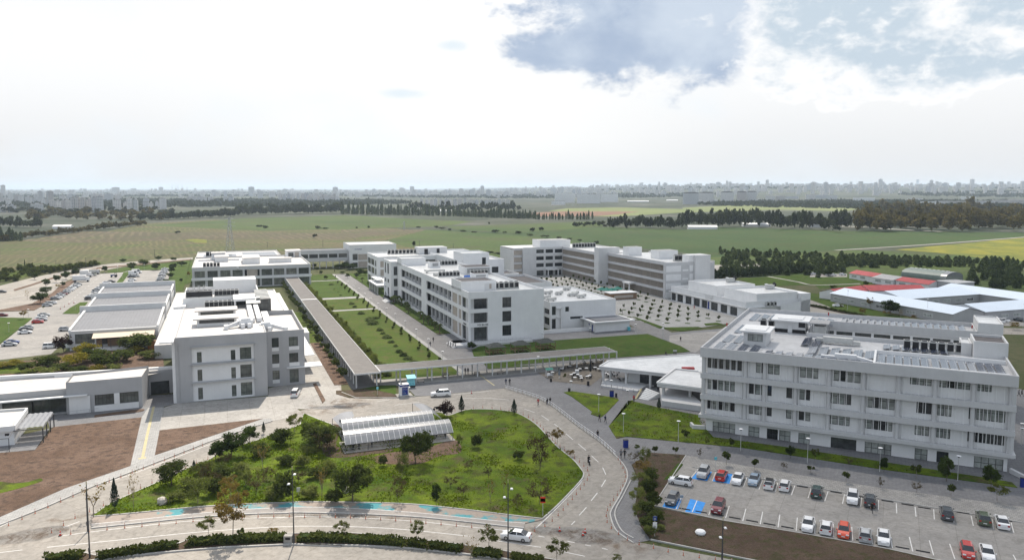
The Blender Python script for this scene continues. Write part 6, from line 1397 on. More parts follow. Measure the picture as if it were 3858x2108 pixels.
NAME = dict(olive='olive_tree', dark='evergreen_tree', street='young_tree', pale='pale_tree', ochre='ochre_tree', brown='sparse_tree', smallround='young_tree', bush='bush', palebush='pale_bush', yellowbush='yellow_bush',
   maroon='maroon_tree', youngpine='young_pine', forest='forest_tree', autumn='woodland_tree', conifer='conifer', cypress='cypress_tree', pine='pine_tree', palm='palm_tree', lowpalm='low_palm', bare='bare_tree')
CAT = dict(bush='bush', palebush='bush', yellowbush='bush', palm='palm', lowpalm='palm', conifer='conifer', cypress='cypress', pine='pine tree')
def bare(seeds=3):
 out = []
 for s_ in range(seeds):
  rg = np.random.default_rng(300+s_); tm, tips = limbs(rg, .3, 1., .42, 6, .014, .25)
  t_ = np.array([tuple(t) for t in tips]); t_ = t_[rg.integers(0, len(t_), 90)]+rg.normal(size=(90, 3))*.03; v, f = leaves(t_, .04, rg)
  out.append((tm.mesh('trunk', ma('pale_bark')), npmesh('leaves', [(v, f, 0)], ['leaf_ochre'])))
 PLANT['bare'] = out
bare()
def plant(kind, X, Y, h, w, label, group=None, single=False, z=0.):
 k = COUNT.get(kind, 0); COUNT[kind] = k+1
 tm, cm = PLANT[kind][k % len(PLANT[kind])]
 rz = rnd.random()*6.28
 if single or tm is None:
  o = link(NAME[kind], cm, None, (X, Y, z), rz, (w, w, h)); return tag(o, label, CAT.get(kind, 'tree'), group)
 r = empty(NAME[kind], (X, Y, z), label, CAT.get(kind, 'tree'), group, rz, (w, w, h))
 link('trunk', tm, r); link(cm.name.split('.')[0], cm, r)
 return r
def tree(z, bx, by, ty, w, kind, label, group=None, gz_=.3):
 X, Y = G(z, bx, by, gz_); return plant(kind, X, Y, max(.4, hgt(z, bx, by, ty)-gz_), wid(z, bx, by, w), label, group, z=gz_)
T = tree
g1 = 'trees on the grass island'
T('z5', 215,480,262,330,'olive','large round olive tree left of the motorcycle shelters',g1); T('z5', 935,590,318,290,'olive','tall dark olive tree growing in front of the front shelter',g1)
T('z5', 460,880,545,340,'olive','broadest olive tree in the middle of the grass island',g1); T('z4', 1295,652,455,280,'olive','round olive tree at the road edge near the brick footpath',g1)
T('z4', 1630,470,325,170,'dark','small dark tree at the left end of the island tree row',g1); T('z4', 1745,440,235,290,'dark','biggest dark evergreen of the island row along the left road',g1)
T('z4', 1890,350,195,160,'dark','dark evergreen at the far end of the island row along the left road',g1); T('z4', 2225,255,98,170,'street','slim spiky tree at the far left corner of the island',g1)
T('z4', 2350,330,150,200,'olive','olive tree behind the slim tree near the rear shelter',g1); T('z4', 2440,420,230,190,'brown','thin brown tree below the large olive by the shelters',g1)
T('z4', 1490,790,560,230,'pale','pale green loose tree left of the middle of the island',g1); T('z4', 1740,760,560,200,'ochre','yellow-brown tree behind the tallest roadside tree',g1)
T('z4', 1930,730,520,170,'brown','greyish sparse tree between the ochre and the broad olive tree',g1); T('z4', 2140,770,520,200,'bush','dense grey-green bush beside the double lamp post',g1)
T('z4', 2150,500,410,170,'bush','low grey-green bush in the bright grass of the island',g1); T('z4', 2430,745,540,120,'bare','bare slim tree right of the double lamp post',g1); T('z4', 1985,530,355,160,'bare','bare tree in the bright green grass patch',g1)
T('z4', 1010,835,555,140,'bare','bare leafless tree near the pointed tip of the island',g1); T('z4', 705,893,635,280,'bare','wide bare tree on the very tip of the island',g1)
T('z4', 1620,640,520,150,'brown','brown shrub at the road edge of the island row',g1); T('z4', 2320,430,330,130,'pale','pale shrub in front of the large olive tree',g1)
T('z5', 225,850,625,130,'bare','bare slim tree left of the broadest olive tree',g1); T('z5', 690,605,508,85,'bush','small dark bush left of the tall tree before the shelter',g1)
T('z5', 800,880,640,150,'brown','sparse brown tree right of the broadest olive tree',g1); T('z5', 1090,905,720,90,'dark','narrow dark shrub in the middle front of the island',g1)
T('z5', 1200,770,655,140,'brown','brown-leaved bush right of the island middle',g1); T('z5', 1395,470,348,110,'bush','dark round bush on the lawn right of the shelters',g1)
T('z5', 1262,470,350,70,'pale','small pale shrub at the right end of the front shelter',g1); T('z5', 1480,705,580,100,'brown','low sparse brown bush in the right middle of the island',g1)
T('z5', 1870,640,325,260,'brown','widest sparse tree with dark seed clusters near the right road',g1); T('z5', 1865,900,670,230,'brown','sparse tree with dark leaves beside the red and white sign',g1)
T('z5', 2000,450,300,120,'ochre','half bare shrub leaning over the right kerb',g1); T('z5', 2100,535,470,90,'ochre','small brown shrub on the right kerb of the island',g1)
T('z5', 1495,895,715,130,'bare','bare tree behind the right double lamp post',g1); T('z5', 830,690,470,150,'pale','pale sparse tree just below the front shelter',g1)
T('z5', 440,480,390,130,'pale','pale sapling standing before the left end of the front shelter',g1); T('z5', 1700,930,780,120,'brown','low brown sapling between the right lamp post and sign',g1); T('z5',1330,640,540,110,'brown','thin brown sapling in the middle of the green lawn',g1)
T('z5', 1290,840,700,120,'brown','thin sapling with dark tips in the front of the lawn',g1); T('z5', 1600,830,660,110,'bare','bare twiggy sapling right of the lawn middle',g1); T('z5',1710,560,470,110,'bush','flat green bush at the right of the lawn',g1)
g2 = 'conifers by the roads'
T('z4', 867,832,588,88,'conifer','tallest slender conifer on the tip of the island',g2); T('z4', 1465,538,452,46,'conifer','small grey conifer at the island road edge',g2); T('z4', 1990,262,165,42,'conifer','narrow conifer above the dark island tree row',g2)
T('z5', 1280,198,68,66,'conifer','blue-green conifer beside the maroon tree',g2); T('z5', 1676,217,95,66,'conifer','pear-shaped conifer alone on the far kerb of the island',g2); T('z5', 1172,240,96,140,'maroon','dark maroon bushy tree beside the rear shelter')
for i, (x, y, w, h, k) in enumerate(((1560,560,130,90,'palebush'),(1690,600,150,100,'bush'),(1830,560,120,80,'palebush'),(1430,700,150,100,'palebush'),(1600,720,150,100,'bush'),(1850,660,130,110,'pale'),(2020,620,120,100,'brown'),(2080,740,150,100,'palebush'),(1540,640,110,140,'brown'),(1330,780,130,70,'palebush'),(1960,430,140,90,'bush'),(2110,350,150,110,'bush'),(2280,520,120,80,'palebush'),(2260,640,110,110,'brown'),(2380,600,130,80,'bush'),(2480,560,120,90,'palebush'),(1700,520,110,110,'brown'),(2330,740,130,80,'palebush'),(1480,620,90,110,'pale'),(2530,780,130,90,'bush'))):
 T('z4', x, y, y-h*1.3, w*1.3, k, f'{first(i)} shrub of the loose undergrowth in the left half of the island', 'undergrowth of the island')
g3 = 'young trees in the road median'
T('z4', 1757,1050,645,330,'ochre','tall yellow-brown tree standing in the hedge of the median',g3); T('z4', 1570,1052,868,160,'street','young leaning tree left of the tall yellow-brown tree',g3); T('z4', 1820,1045,960,64,'smallround','small round shrub tree right of the tall yellow-brown tree',g3)
T('z4', 2060,1032,948,90,'ochre','thin yellow sapling near the concrete block in the median',g3); T('z5', 378,1140,1010,130,'street','young tree right of the left double lamp post in the median',g3); T('z5', 945,1180,1003,140,'street','young round tree in the middle of the median hedge',g3)
T('z5', 1482,1250,1042,200,'street','broad young tree just left of the white moving sedan',g3); T('z5', 2000,1330,1138,190,'street','young tree at the bottom right end of the median',g3); T('z5', 1345,1305,1155,180,'bare','bare pale tree in the median left of the white sedan',g3)
T('z5', 1747,1300,1240,36,'street','tiny sapling beside the bottom right hedge',g3); T('z5', 2450,1345,1262,100,'street','young tree cut by the bottom edge of the picture',g3)
def hedge(z, pts, w, h, label, kind='leaf_hedge'):
 P = resample(gp(z, pts, .34), .5); rg = np.random.default_rng(len(label)); Q = []
 L = len(P)
 for x, y, a in P:
  for _ in range(34):
   u_, v_, t_ = rg.uniform(-1, 1), rg.random(), rg.uniform(-.3, .3); ed = 1 if rg.random() < .6 else rg.random()
   zz = h*(.9+.12*math.sin(x*1.7)+.1*math.sin(y*2.9+x));
   if rg.random() < .5: px_, pz_ = u_*w/2, zz*(.85+.15*rg.random())
   else: px_, pz_ = math.copysign(w/2*(.8+.25*rg.random()), u_), zz*v_
   Q.append((x-math.sin(a)*px_+math.cos(a)*t_, y+math.cos(a)*px_+math.sin(a)*t_, .34+pz_))
 Q = np.array(Q); c = Q.mean(0); c[2] = .34; v, f = leaves(Q-c, .30, rg); me = npmesh('hedge', [(v, f, 0)], [kind]); o = link('hedge', me, None, tuple(c)); tag(o, label, 'hedge', 'hedges along the road median')
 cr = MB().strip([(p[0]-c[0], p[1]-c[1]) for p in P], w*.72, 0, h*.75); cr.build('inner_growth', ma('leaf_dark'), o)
hedge('z4', [(345,1225),(480,1205),(640,1195)], 1.5, .9, 'short clipped hedge at the far left end of the median'); hedge('z4', [(745,1205),(900,1178),(1100,1150),(1350,1112)], 1.5, .95, 'second clipped hedge from the left in the median')
hedge('z4', [(1425,1100),(1700,1083),(1950,1070),(2145,1062)], 1.6, 1., 'long clipped hedge left of the concrete block in the median'); hedge('z4', [(2270,1060),(2420,1062)], 1.5, .9, 'short hedge right of the concrete block in the median')
hedge('z5', [(65,1165),(200,1165),(400,1172),(650,1185),(800,1200),(860,1205)], 1.6, 1., 'long hedge under the young round tree in the median'); hedge('z5', [(880,1205),(960,1212),(1025,1220)], 1.5, .95, 'short hedge below the middle of the median')
hedge('z5', [(1045,1222),(1200,1240),(1290,1250)], 1.5, .95, 'hedge between two gaps before the bare pale tree'); hedge('z5', [(1370,1268),(1500,1280),(1590,1298)], 1.5, .9, 'hedge below the white sedan in the median'); hedge('z5', [(1665,1305),(1800,1318),(1900,1330)], 1.3, .7, 'last low hedge at the bottom right of the median')
g4 = 'shrubs on the red earth behind the entrance building'
for x, y, ty, w, k, l in ((655,690,585,150,'yellowbush','round olive-yellow bush nearest the ribbed hall wall'),(560,760,665,190,'yellowbush','wide yellow-green bush left of the middle'),(690,720,620,160,'bush','grey-green bush behind the wide yellow one'),(800,770,640,220,'bush','largest rounded bush in the middle of the red earth'),(350,760,680,200,'bush','broad grey bush at the left of the group'),
       (1060,640,515,230,'bush','tall bush in front of the beige awning'),(300,845,770,210,'palebush','pale bush just behind the white parapet'),(930,720,630,170,'bush','grey bush right of the largest one'),(1030,660,610,90,'yellowbush','yellow flowering bush under the awning'),(450,800,740,130,'bush','low bush before the wide yellow one'),
       (590,820,760,150,'bush','low grey bush at the front of the group'),(720,810,755,110,'yellowbush','small yellow bush at the front'),(200,800,735,120,'bush','dark bush beside the bright grass patch'),(1130,700,640,140,'palebush','pale scrub beside the orange container'),(480,650,520,110,'maroon','dark purple shrub at the corner of the ribbed hall'),(840,800,750,130,'palebush','pale low scrub on bare earth'),(80,760,725,170,'yellowbush','yellow flowering strip at the left edge')):
 T('z1', x,y,ty-18,w*1.3,k,l+('' if len(l.split()) > 7 else ' of red earth'),g4)
pl_ = [(237,640,565,100),(215,615,545,80),(290,690,640,60),(345,745,690,80),(378,780,735,60),(410,810,775,40),(435,855,790,60),(470,880,810,70),(505,905,850,80),(315,715,680,45),(150,565,520,60),(78,490,455,50),(102,515,485,40),(548,935,890,90),(255,600,570,70)]
for i, (x, y, ty, w) in enumerate(sorted(pl_, key=lambda q: -q[1])): T('z2', x,y,ty-28,w*1.3,'lowpalm',f'{nth(i)} low palm on the long lawn, counted away from the crossing walkway','low palms on the long lawn')
for i, (x, y, ty, w) in enumerate([(742,712,605,75),(705,680,590,75),(680,650,575,60),(655,640,545,70),(620,635,530,70),(598,600,515,70),(505,555,460,65),(490,530,445,60),(455,500,420,60),(430,480,400,60),(405,470,400,60)]): T('z2', x,y,ty,w,'palm',f'{nth(i)} palm of the row along the M3 galleries','palms along the M3 galleries')
for i, (x, y, ty, w) in enumerate([(2290,600,540,70),(2240,560,470,90),(2520,780,650,130),(2140,520,440,70)]): T('N', x,y,ty,w,'palm',f'{nth(i)} palm from the left by the white block entrance stairs','palms by the entrance stairs')
for i, (x, y, ty, w) in enumerate([(2005,795,735,70),(2050,830,780,50),(2130,905,850,70),(1765,555,495,80),(1880,685,640,50),(1850,640,610,40),(1800,610,580,40)]): T('N', x,y,ty,w,'lowpalm',f'{nth(i)} low palm among the far lawn squares','low palms on the far lawns')
def rowt(pts, kind, h, w, name, grp, jit=.5, single=False):
 for i, (x, y) in enumerate(pts): plant(kind, x+rnd.uniform(-jit, jit), y+rnd.uniform(-jit, jit), h*rnd.uniform(.75, 1.25), w*rnd.uniform(.8, 1.25), f'{nth(i)} {name}', grp, single, .3)
rowt([U(39.4+(i%3)*.9, 208+i*3.4) for i in range(62)], 'palebush', 2.5, 3., 'bush from the near end along the right of the long covered walkway', 'bushes right of the long walkway')
rowt([U(41.8, 208+i*3.6) for i in range(28)], 'lowpalm', 3.2, 3.8, 'palm bush from the near end right beside the long walkway', 'palm bushes beside the long walkway')
rowt([U(29.4, 207+i*5.4) for i in range(40)], 'smallround', 3., 2.4, 'small tree from the near end along the left of the long covered walkway', 'small trees left of the long walkway')
rowt([U(58.2+(i%3), 212+i*4.4) for i in range(50)], 'bush', 1.4, 1.1, 'slim shrub from the near end beside the white footway', 'slim shrubs beside the white footway', .3)
for i, (x, y, ty, w) in enumerate([(1870,360,290,170),(2000,370,280,180),(1940,350,270,120),(1560,350,290,80),(1700,490,430,70),(1640,430,370,60),(1590,390,330,60),(2110,440,350,110),(2180,440,370,90),(1900,420,380,90),(1960,470,410,70),(2080,470,400,80)]): T('N', x,y,ty,w,'dark',f'{nth(i)} dark tree from the left among the far courtyard lawns','dark trees in the far courtyard')
T('z2', 985,835,762,95,'dark','round dark tree at the lawn corner below the M3 steps')
k = 0
for a in range(6):
 for b in range(22):
  u, w = 152.6+a*7., 250.+b*6.85+(3.4 if a % 2 else 0)
  if u > 186 and w < 309: continue
  if 293 < w < 322 and u < 176: continue
  if w > 410 or (u < 158 and w < 256): continue
  x, y = U(u, w); plant('smallround', x, y, rnd.uniform(2.1, 3.1), rnd.uniform(1., 1.7), f'young round-headed tree, {first(b)} from the near end in the {first(a)} column of the square', 'young trees in pits on the square', z=.2)
pit = MB()
for o in list(COL.objects):
 if o.get('group') == 'young trees in pits on the square': u, w = UI(o.location.x, o.location.y); c = [U(u+i*1.35, w+j*1.35) for i, j in ((-1,0),(0,-1),(1,0),(0,1))]; pit.sheet(c, .23)
struct('pit_grass', pit, ma('lawn'), 'stuff')
for i, (x, y, ty, w, k) in enumerate([(165,405,362,42,'smallround'),(272,428,370,50,'smallround'),(405,435,370,44,'smallround'),(556,447,378,46,'brown'),(466,340,270,56,'smallround'),(600,378,298,40,'pale'),(758,402,318,44,'smallround'),(1120,456,358,64,'dark'),(1275,482,372,56,'street'),(1487,503,432,62,'brown'),(1702,542,436,62,'dark'),(1905,578,478,70,'smallround'),(2092,598,432,118,'dark'),(2370,635,478,132,'dark')]):
 T('z6', x,y,ty,w,k,f'{first(i)} small tree from the left on the grass before the faculty block','small trees before the faculty block')
for i, (x, y, ty, w, k) in enumerate([(722,495,402,58,'smallround'),(896,522,443,60,'smallround'),(1082,522,463,56,'brown'),(1247,542,488,54,'smallround'),(1468,602,528,52,'smallround'),(1682,637,553,52,'brown'),(1907,668,578,72,'brown'),(2121,692,608,64,'smallround'),(2408,722,596,130,'street')]):
 T('z6', x,y,ty,w,k,f'{first(i)} small tree from the left in the cobbled strip above the car park','small trees in the cobbled strip')
for i, (x, y, ty, w, k) in enumerate([(150,470,395,110,'brown'),(215,500,370,100,'pale'),(200,560,450,130,'ochre'),(255,600,500,130,'bush'),(190,640,520,140,'pale'),(240,680,570,130,'bush'),(170,740,600,130,'pale'),(265,760,640,120,'bush'),(215,800,690,140,'bush'),(160,830,720,80,'pale'),(285,850,760,120,'bush'),(225,890,800,120,'bush'),(250,930,850,110,'palebush'),(310,900,850,80,'palebush')]):
 T('z6', x,y,ty,w,k,f'{first(i)} shrub from the top in the thicket between road and car park','thicket between road and car park')
T('K', 1775,950,785,90,'conifer','young fir with tiered branches before the cafe porch',g2)
for i, (x, y, ty, w) in enumerate([(470,570,440,60),(1350,440,370,40)]): T('K', x,y,ty,w,'street',('left' if i == 0 else 'right')+' small tree among the cafe garden tables','small trees in the cafe garden')
for i, (x, y, ty, w, k) in enumerate([(540,650,480,240,'dark'),(620,530,420,180,'dark'),(620,425,310,130,'dark'),(760,370,250,120,'dark'),(890,330,200,130,'dark'),(1030,290,175,150,'dark'),(850,425,350,80,'dark'),(780,440,380,80,'ochre'),(1410,235,130,110,'dark'),(1660,100,40,110,'dark'),(1770,200,130,100,'dark'),(1780,160,85,150,'bush'),(1950,140,40,170,'bush'),(2110,200,95,140,'dark'),(2340,200,95,130,'dark'),(2450,150,70,140,'dark'),(2310,250,140,100,'dark'),(2290,310,230,120,'dark'),(2230,410,310,160,'dark'),(2140,70,0,110,'dark'),(2340,85,25,100,'dark'),(315,860,720,120,'ochre'),(370,600,480,120,'bare'),(2545,310,200,60,'ochre'),(470,330,230,110,'dark'),(2440,370,300,60,'dark')]):
 T('P', x,y,ty,w,k,f'{first(i)} tree of the boulevard and car park edge, roughly from near left to far right','trees along the boulevard and car park')
rg_ = random.Random(5); pts = []
for i in range(95):
 t = i/95; x = -20+t*1330+rg_.uniform(-25, 25); top = 330-t*190 if x > 250 else 330; y = top+rg_.uniform(-120 if x < 600 else -30, 40)*(1-t*.8); pts.append((x, y))
pts.sort(key=lambda q: -q[1])
for i, (x, y) in enumerate(pts): X, Y = G('P', x, y); plant('youngpine', X, Y, rg_.uniform(2.4, 4.6), rg_.uniform(3., 5.2), 'young bushy pine in the plantation left of the boulevard', 'young pines left of the boulevard', True)
X, Y = G('P', 335, 170); plant('cypress', X, Y, hgt('P', 335, 170, 62), wid('P', 335, 170, 22), 'single dark column cypress above the boulevard pines')
rg_ = random.Random(11); n_ = 0; pts = []
while n_ < 285:
 x = rg_.uniform(300, 2560); t = (x-300)/2260
 lo, hi = 600+t*84+(0 if x > 330 else 40), 750+t*135
 y = rg_.uniform(lo, hi)
 if rg_.random() < .25+.75*(1-(y-lo)/(hi-lo)) and not (1640 < x < 2150 and y > 715) and not (x > 1230 and x < 1650 and y > 725): pts.append((x, y)); n_ += 1
for x, y in pts:
 X, Y = G('f3', x, y); plant('pine' if rg_.random() < .8 else 'cypress', X, Y, rg_.uniform(2.8, 5.2), rg_.uniform(3.6, 5.8), 'bushy dark pine in the plantation beyond the barracks', 'pines of the right plantation', True)
Q = []; FQ = []; nv = 0     # the rest of that plantation, past the individually built ones
while nv < 230:
 x = rg_.uniform(280, 2600); t = (x-300)/2260; lo, hi = 598+t*84, 745+t*140; y = rg_.uniform(lo, hi)
 if (1640 < x < 2150 and y > 715) or (x > 1230 and x < 1650 and y > 725) or rg_.random() < .35*(y-lo)/(hi-lo): continue
 X, Y = G('f3', x, y); me = PLANT['pine'][nv % 4][1]; c = np.empty(len(me.vertices)*3); me.vertices.foreach_get('co', c); w = rg_.uniform(3.2, 5.2); Q.append(c.reshape(-1, 3)*[w, w, rg_.uniform(2.6, 4.6)]+[X, Y, .1]); nv += 1
Q = np.concatenate(Q); o = link('pine_plantation', npmesh('pine_plantation', [(Q, np.arange(len(Q)).reshape(-1, 4), 0)], ['leaf_pine'])); o['kind'] = 'stuff'
rowt([G('f3', 200+i*17.3, 803-i*1.2) for i in range(45)], 'pine', 5.5, 4.6, 'bushy conifer from the left in the dark hedge row behind the finned block', 'conifers of the dark hedge row', .6, True)
for i, (x, y, ty, w, k) in enumerate([(970,650,450,260,'dark'),(640,660,555,110,'ochre'),(730,580,420,110,'ochre'),(1260,600,500,130,'bare'),(1245,710,640,90,'ochre'),(1090,700,590,80,'bare'),(660,235,170,85,'dark'),(740,250,185,80,'brown'),(1000,290,205,110,'dark'),(680,300,235,80,'bush'),(285,330,290,110,'bush'),(2455,830,720,140,'ochre'),(2170,690,600,60,'bare'),(1965,660,610,60,'brown'),(2080,740,690,100,'bush'),(1700,730,680,90,'brown'),(930,660,590,110,'ochre'),(790,370,335,70,'bush'),(130,175,115,60,'dark'),(230,190,100,110,'dark'),(330,160,120,40,'dark'),(215,430,370,80,'ochre'),(380,610,500,40,'street'),(2280,245,80,30,'cypress'),(2370,270,120,60,'pine'),(2455,300,150,45,'cypress')]):
 T('E', x,y,ty,w,k,f'{first(i)} garden tree around the blue barracks and red-roofed houses','trees around the barracks')
rowt([G('E', 20+i*33, 556+i*6.8) for i in range(20)], 'bush', 1.1, 2.2, 'clipped shrub from the left in the strip of the back road', 'shrubs in the back road strip', .3, True)
for i, (x, y, w, h) in enumerate([(205,418,30,16),(115,420,22,12),(580,418,40,14),(715,420,40,22),(760,428,50,20),(820,436,40,14),(920,445,60,14),(1000,452,50,10),(1165,452,80,24),(1235,455,40,14),(1330,462,70,22),(1440,445,50,32),(1510,440,45,32),(1420,475,60,16),(1540,490,70,22),(1640,500,60,18),(1720,505,50,14),(1800,515,50,14),(1925,540,36,30),(1115,395,16,26),(550,555,36,38),(1120,605,80,14),(1180,615,80,12),(1040,600,60,12)]):
 X, Y = G('f2', x, y); plant('forest', X, Y, max(1.5, h/2.003*Y/F), w/2.003*Y/F, f'{first(i)} bush from the left along the field hedgerow of the green plain','bushes along the field hedgerows', True)
for i, (x, y, w, h) in enumerate([(2375,495,40,38),(2000,420,60,20),(2400,425,50,26),(2450,425,60,12),(1960,410,60,18),(1340,462,150*.3,26)]):
 X, Y = G('f1', x, y); plant('forest', X, Y, max(1.5, h/2.003*Y/F), w/2.003*Y/F, f'{first(i)} lone bush on the brown ploughed field','lone bushes on the ploughed field', True)
rg_ = random.Random(21)
def belt(z, x0, x1, yb, h, w, n, kind, label, grp, jy=3.):
 for i in range(n):
  x = x0+(x1-x0)*(i+rg_.random())/n; y = yb(x)+rg_.uniform(-jy, jy); X, Y = G(z, x, y); s_ = rg_.uniform(.65, 1.25)
  plant(kind, X, Y, h*s_/ZN[z][2]*Y/F, w*rg_.uniform(.7, 1.3)/ZN[z][2]*Y/F, label, grp, True, gz(X, Y))
belt('f2', 0, 860, lambda x: 312+x*.017, 70, 26, 62, 'cypress', 'dark cypress of the long windbreak in the middle distance', 'cypresses of the windbreak')
belt('f2', 860, 1460, lambda x: 328+(x-860)*.035, 58, 24, 62, 'cypress', 'dark cypress of the long windbreak in the middle distance', 'cypresses of the windbreak')
belt('f2', 1460, 1900, lambda x: 353, 56, 22, 26, 'cypress', 'dark cypress of the long windbreak in the middle distance', 'cypresses of the windbreak')
belt('f1', 1780, 2576, lambda x: 322-(x-1780)*.02, 78, 60, 46, 'forest', 'dark broad tree of the windbreak left of the cypresses', 'broad trees of the left windbreak')
belt('f1', 1050, 1790, lambda x: 362-(x-1050)*.04, 60, 60, 42, 'forest', 'dark broad tree of the windbreak left of the cypresses', 'broad trees of the left windbreak')
belt('f1', 0, 1090, lambda x: 520-x*.125 if x < 250 else 488-(x-250)*.11, 46, 60, 40, 'autumn', 'grey-green bush along the edge of the ploughed field', 'bushes along the ploughed field edge')
belt('f1', 0, 170, lambda x: 515, 95, 40, 7, 'cypress', 'tall dark cypress at the left edge of the plain', 'cypresses at the left edge'); belt('f1', 0, 320, lambda x: 415, 85, 60, 10, 'forest', 'dark tree clump left of the white greenhouse', 'tree clumps on the left plain')
belt('f1', 200, 1300, lambda x: 345, 60, 70, 40, 'autumn', 'grey-brown tree of the wooded belt below the left towers', 'trees of the belt below the left towers', 24); belt('f1', 0, 1300, lambda x: 305, 40, 70, 40, 'forest', 'dark tree at the foot of the left apartment towers', 'trees at the foot of the left towers', 12)
belt('f2', 500, 1340, lambda x: 285, 60, 44, 40, 'forest', 'dark tree behind the cypress windbreak', 'trees behind the windbreak', 8)
belt('f3', 0, 1270, lambda x: 412+(-14 if x < 460 else 0)+(6 if x > 700 else 0), 120, 62, 75, 'forest', 'dark tree of the wood across the green field', 'trees of the dark wood', 22); belt('f2', 2010, 2576, lambda x: 420, 90, 44, 34, 'forest', 'dark tree of the wood across the green field', 'trees of the dark wood', 10)
belt('f2', 1750, 2020, lambda x: 405, 36, 40, 12, 'forest', 'dark tree of the wood across the green field', 'trees of the dark wood', 8)
belt('f3', 1300, 2576, lambda x: 425, 140, 100, 66, 'autumn', 'olive-brown tall tree of the right woodland', 'trees of the right woodland', 26); belt('f3', 1320, 2576, lambda x: 340, 110, 90, 50, 'autumn', 'olive-brown tall tree of the right woodland', 'trees of the right woodland', 40); belt('f3', 1380, 2200, lambda x: 300, 70, 70, 30, 'forest', 'dark tree at the back of the right woodland', 'dark trees of the right woodland', 20)
X, Y = G('f3', 1160, 450); plant('forest', X, Y, 10, 12, 'single dark tree alone in the green field at right')
rg = np.random.default_rng(3); Q = []
while len(Q) < 8000:
 a = rg.uniform(-.72, .72); d = 1500*(1+rg.random()**1.4*4.2); X, Y = math.tan(a)*d, d
 dens = math.sin(X*.0021+1.3)*math.sin(Y*.0017+.4)+.7*math.sin(X*.0007+Y*.0031)
 if dens > .15: Q.append((X, Y, gz(X, Y)))
Q = np.array(Q); Q = np.repeat(Q, 5, 0)+rg.normal(size=(len(Q)*5, 3))*[9, 9, 1.8]+[0, 0, 4]; v, f = leaves(Q, 9., rg); o = link('far_wood', npmesh('far_wood', [(v, f, 0)], ['leaf_wood'])); o['kind'] = 'stuff'
def inside(P, q):
 x, y = q[:, 0], q[:, 1]; c = np.zeros(len(q), bool); n = len(P)
 for i in range(n):
  x0, y0 = P[i]; x1, y1 = P[(i+1) % n]
  if y0 == y1: continue
  c ^= ((y0 > y) != (y1 > y)) & (x < (x1-x0)*(y-y0)/(y1-y0)+x0)
 return c
def tufts(polyp, n, hgt_, seed, z):
 rg = np.random.default_rng(seed); P = np.array(polyp); q = rg.uniform(P.min(0), P.max(0), (n*3, 2)); q = q[inside(P, q)][:n]
 s_ = np.sin(q[:, 0]*.55+1)*np.sin(q[:, 1]*.47)+.6*np.sin(q[:, 0]*.21+q[:, 1]*.33); q = q[s_+rg.normal(size=len(q))*.35 > -.1+.75*(q[:, 0] > -18)*(q[:, 0] < 20)]
 return np.concatenate([q, np.full((len(q), 1), z)], 1)+rg.normal(size=(len(q), 3))*[0, 0, hgt_*.25]+[0, 0, hgt_*.3]
Q = np.concatenate([tufts(ISL, 42000, .25, 4, .32), tufts(gp('z6', [(0,275),(95,110),(300,145),(555,195),(640,330),(1165,402),(2260,572),(2500,612),(1700,532),(830,397),(100,326)]), 4000, .25, 5, .3)])
v, f = leaves(Q, .21, np.random.default_rng(8)); o = link('grass_tufts', npmesh('grass_tufts', [(v, f, 0)], ['leaf_grass'])); o['kind'] = 'stuff'
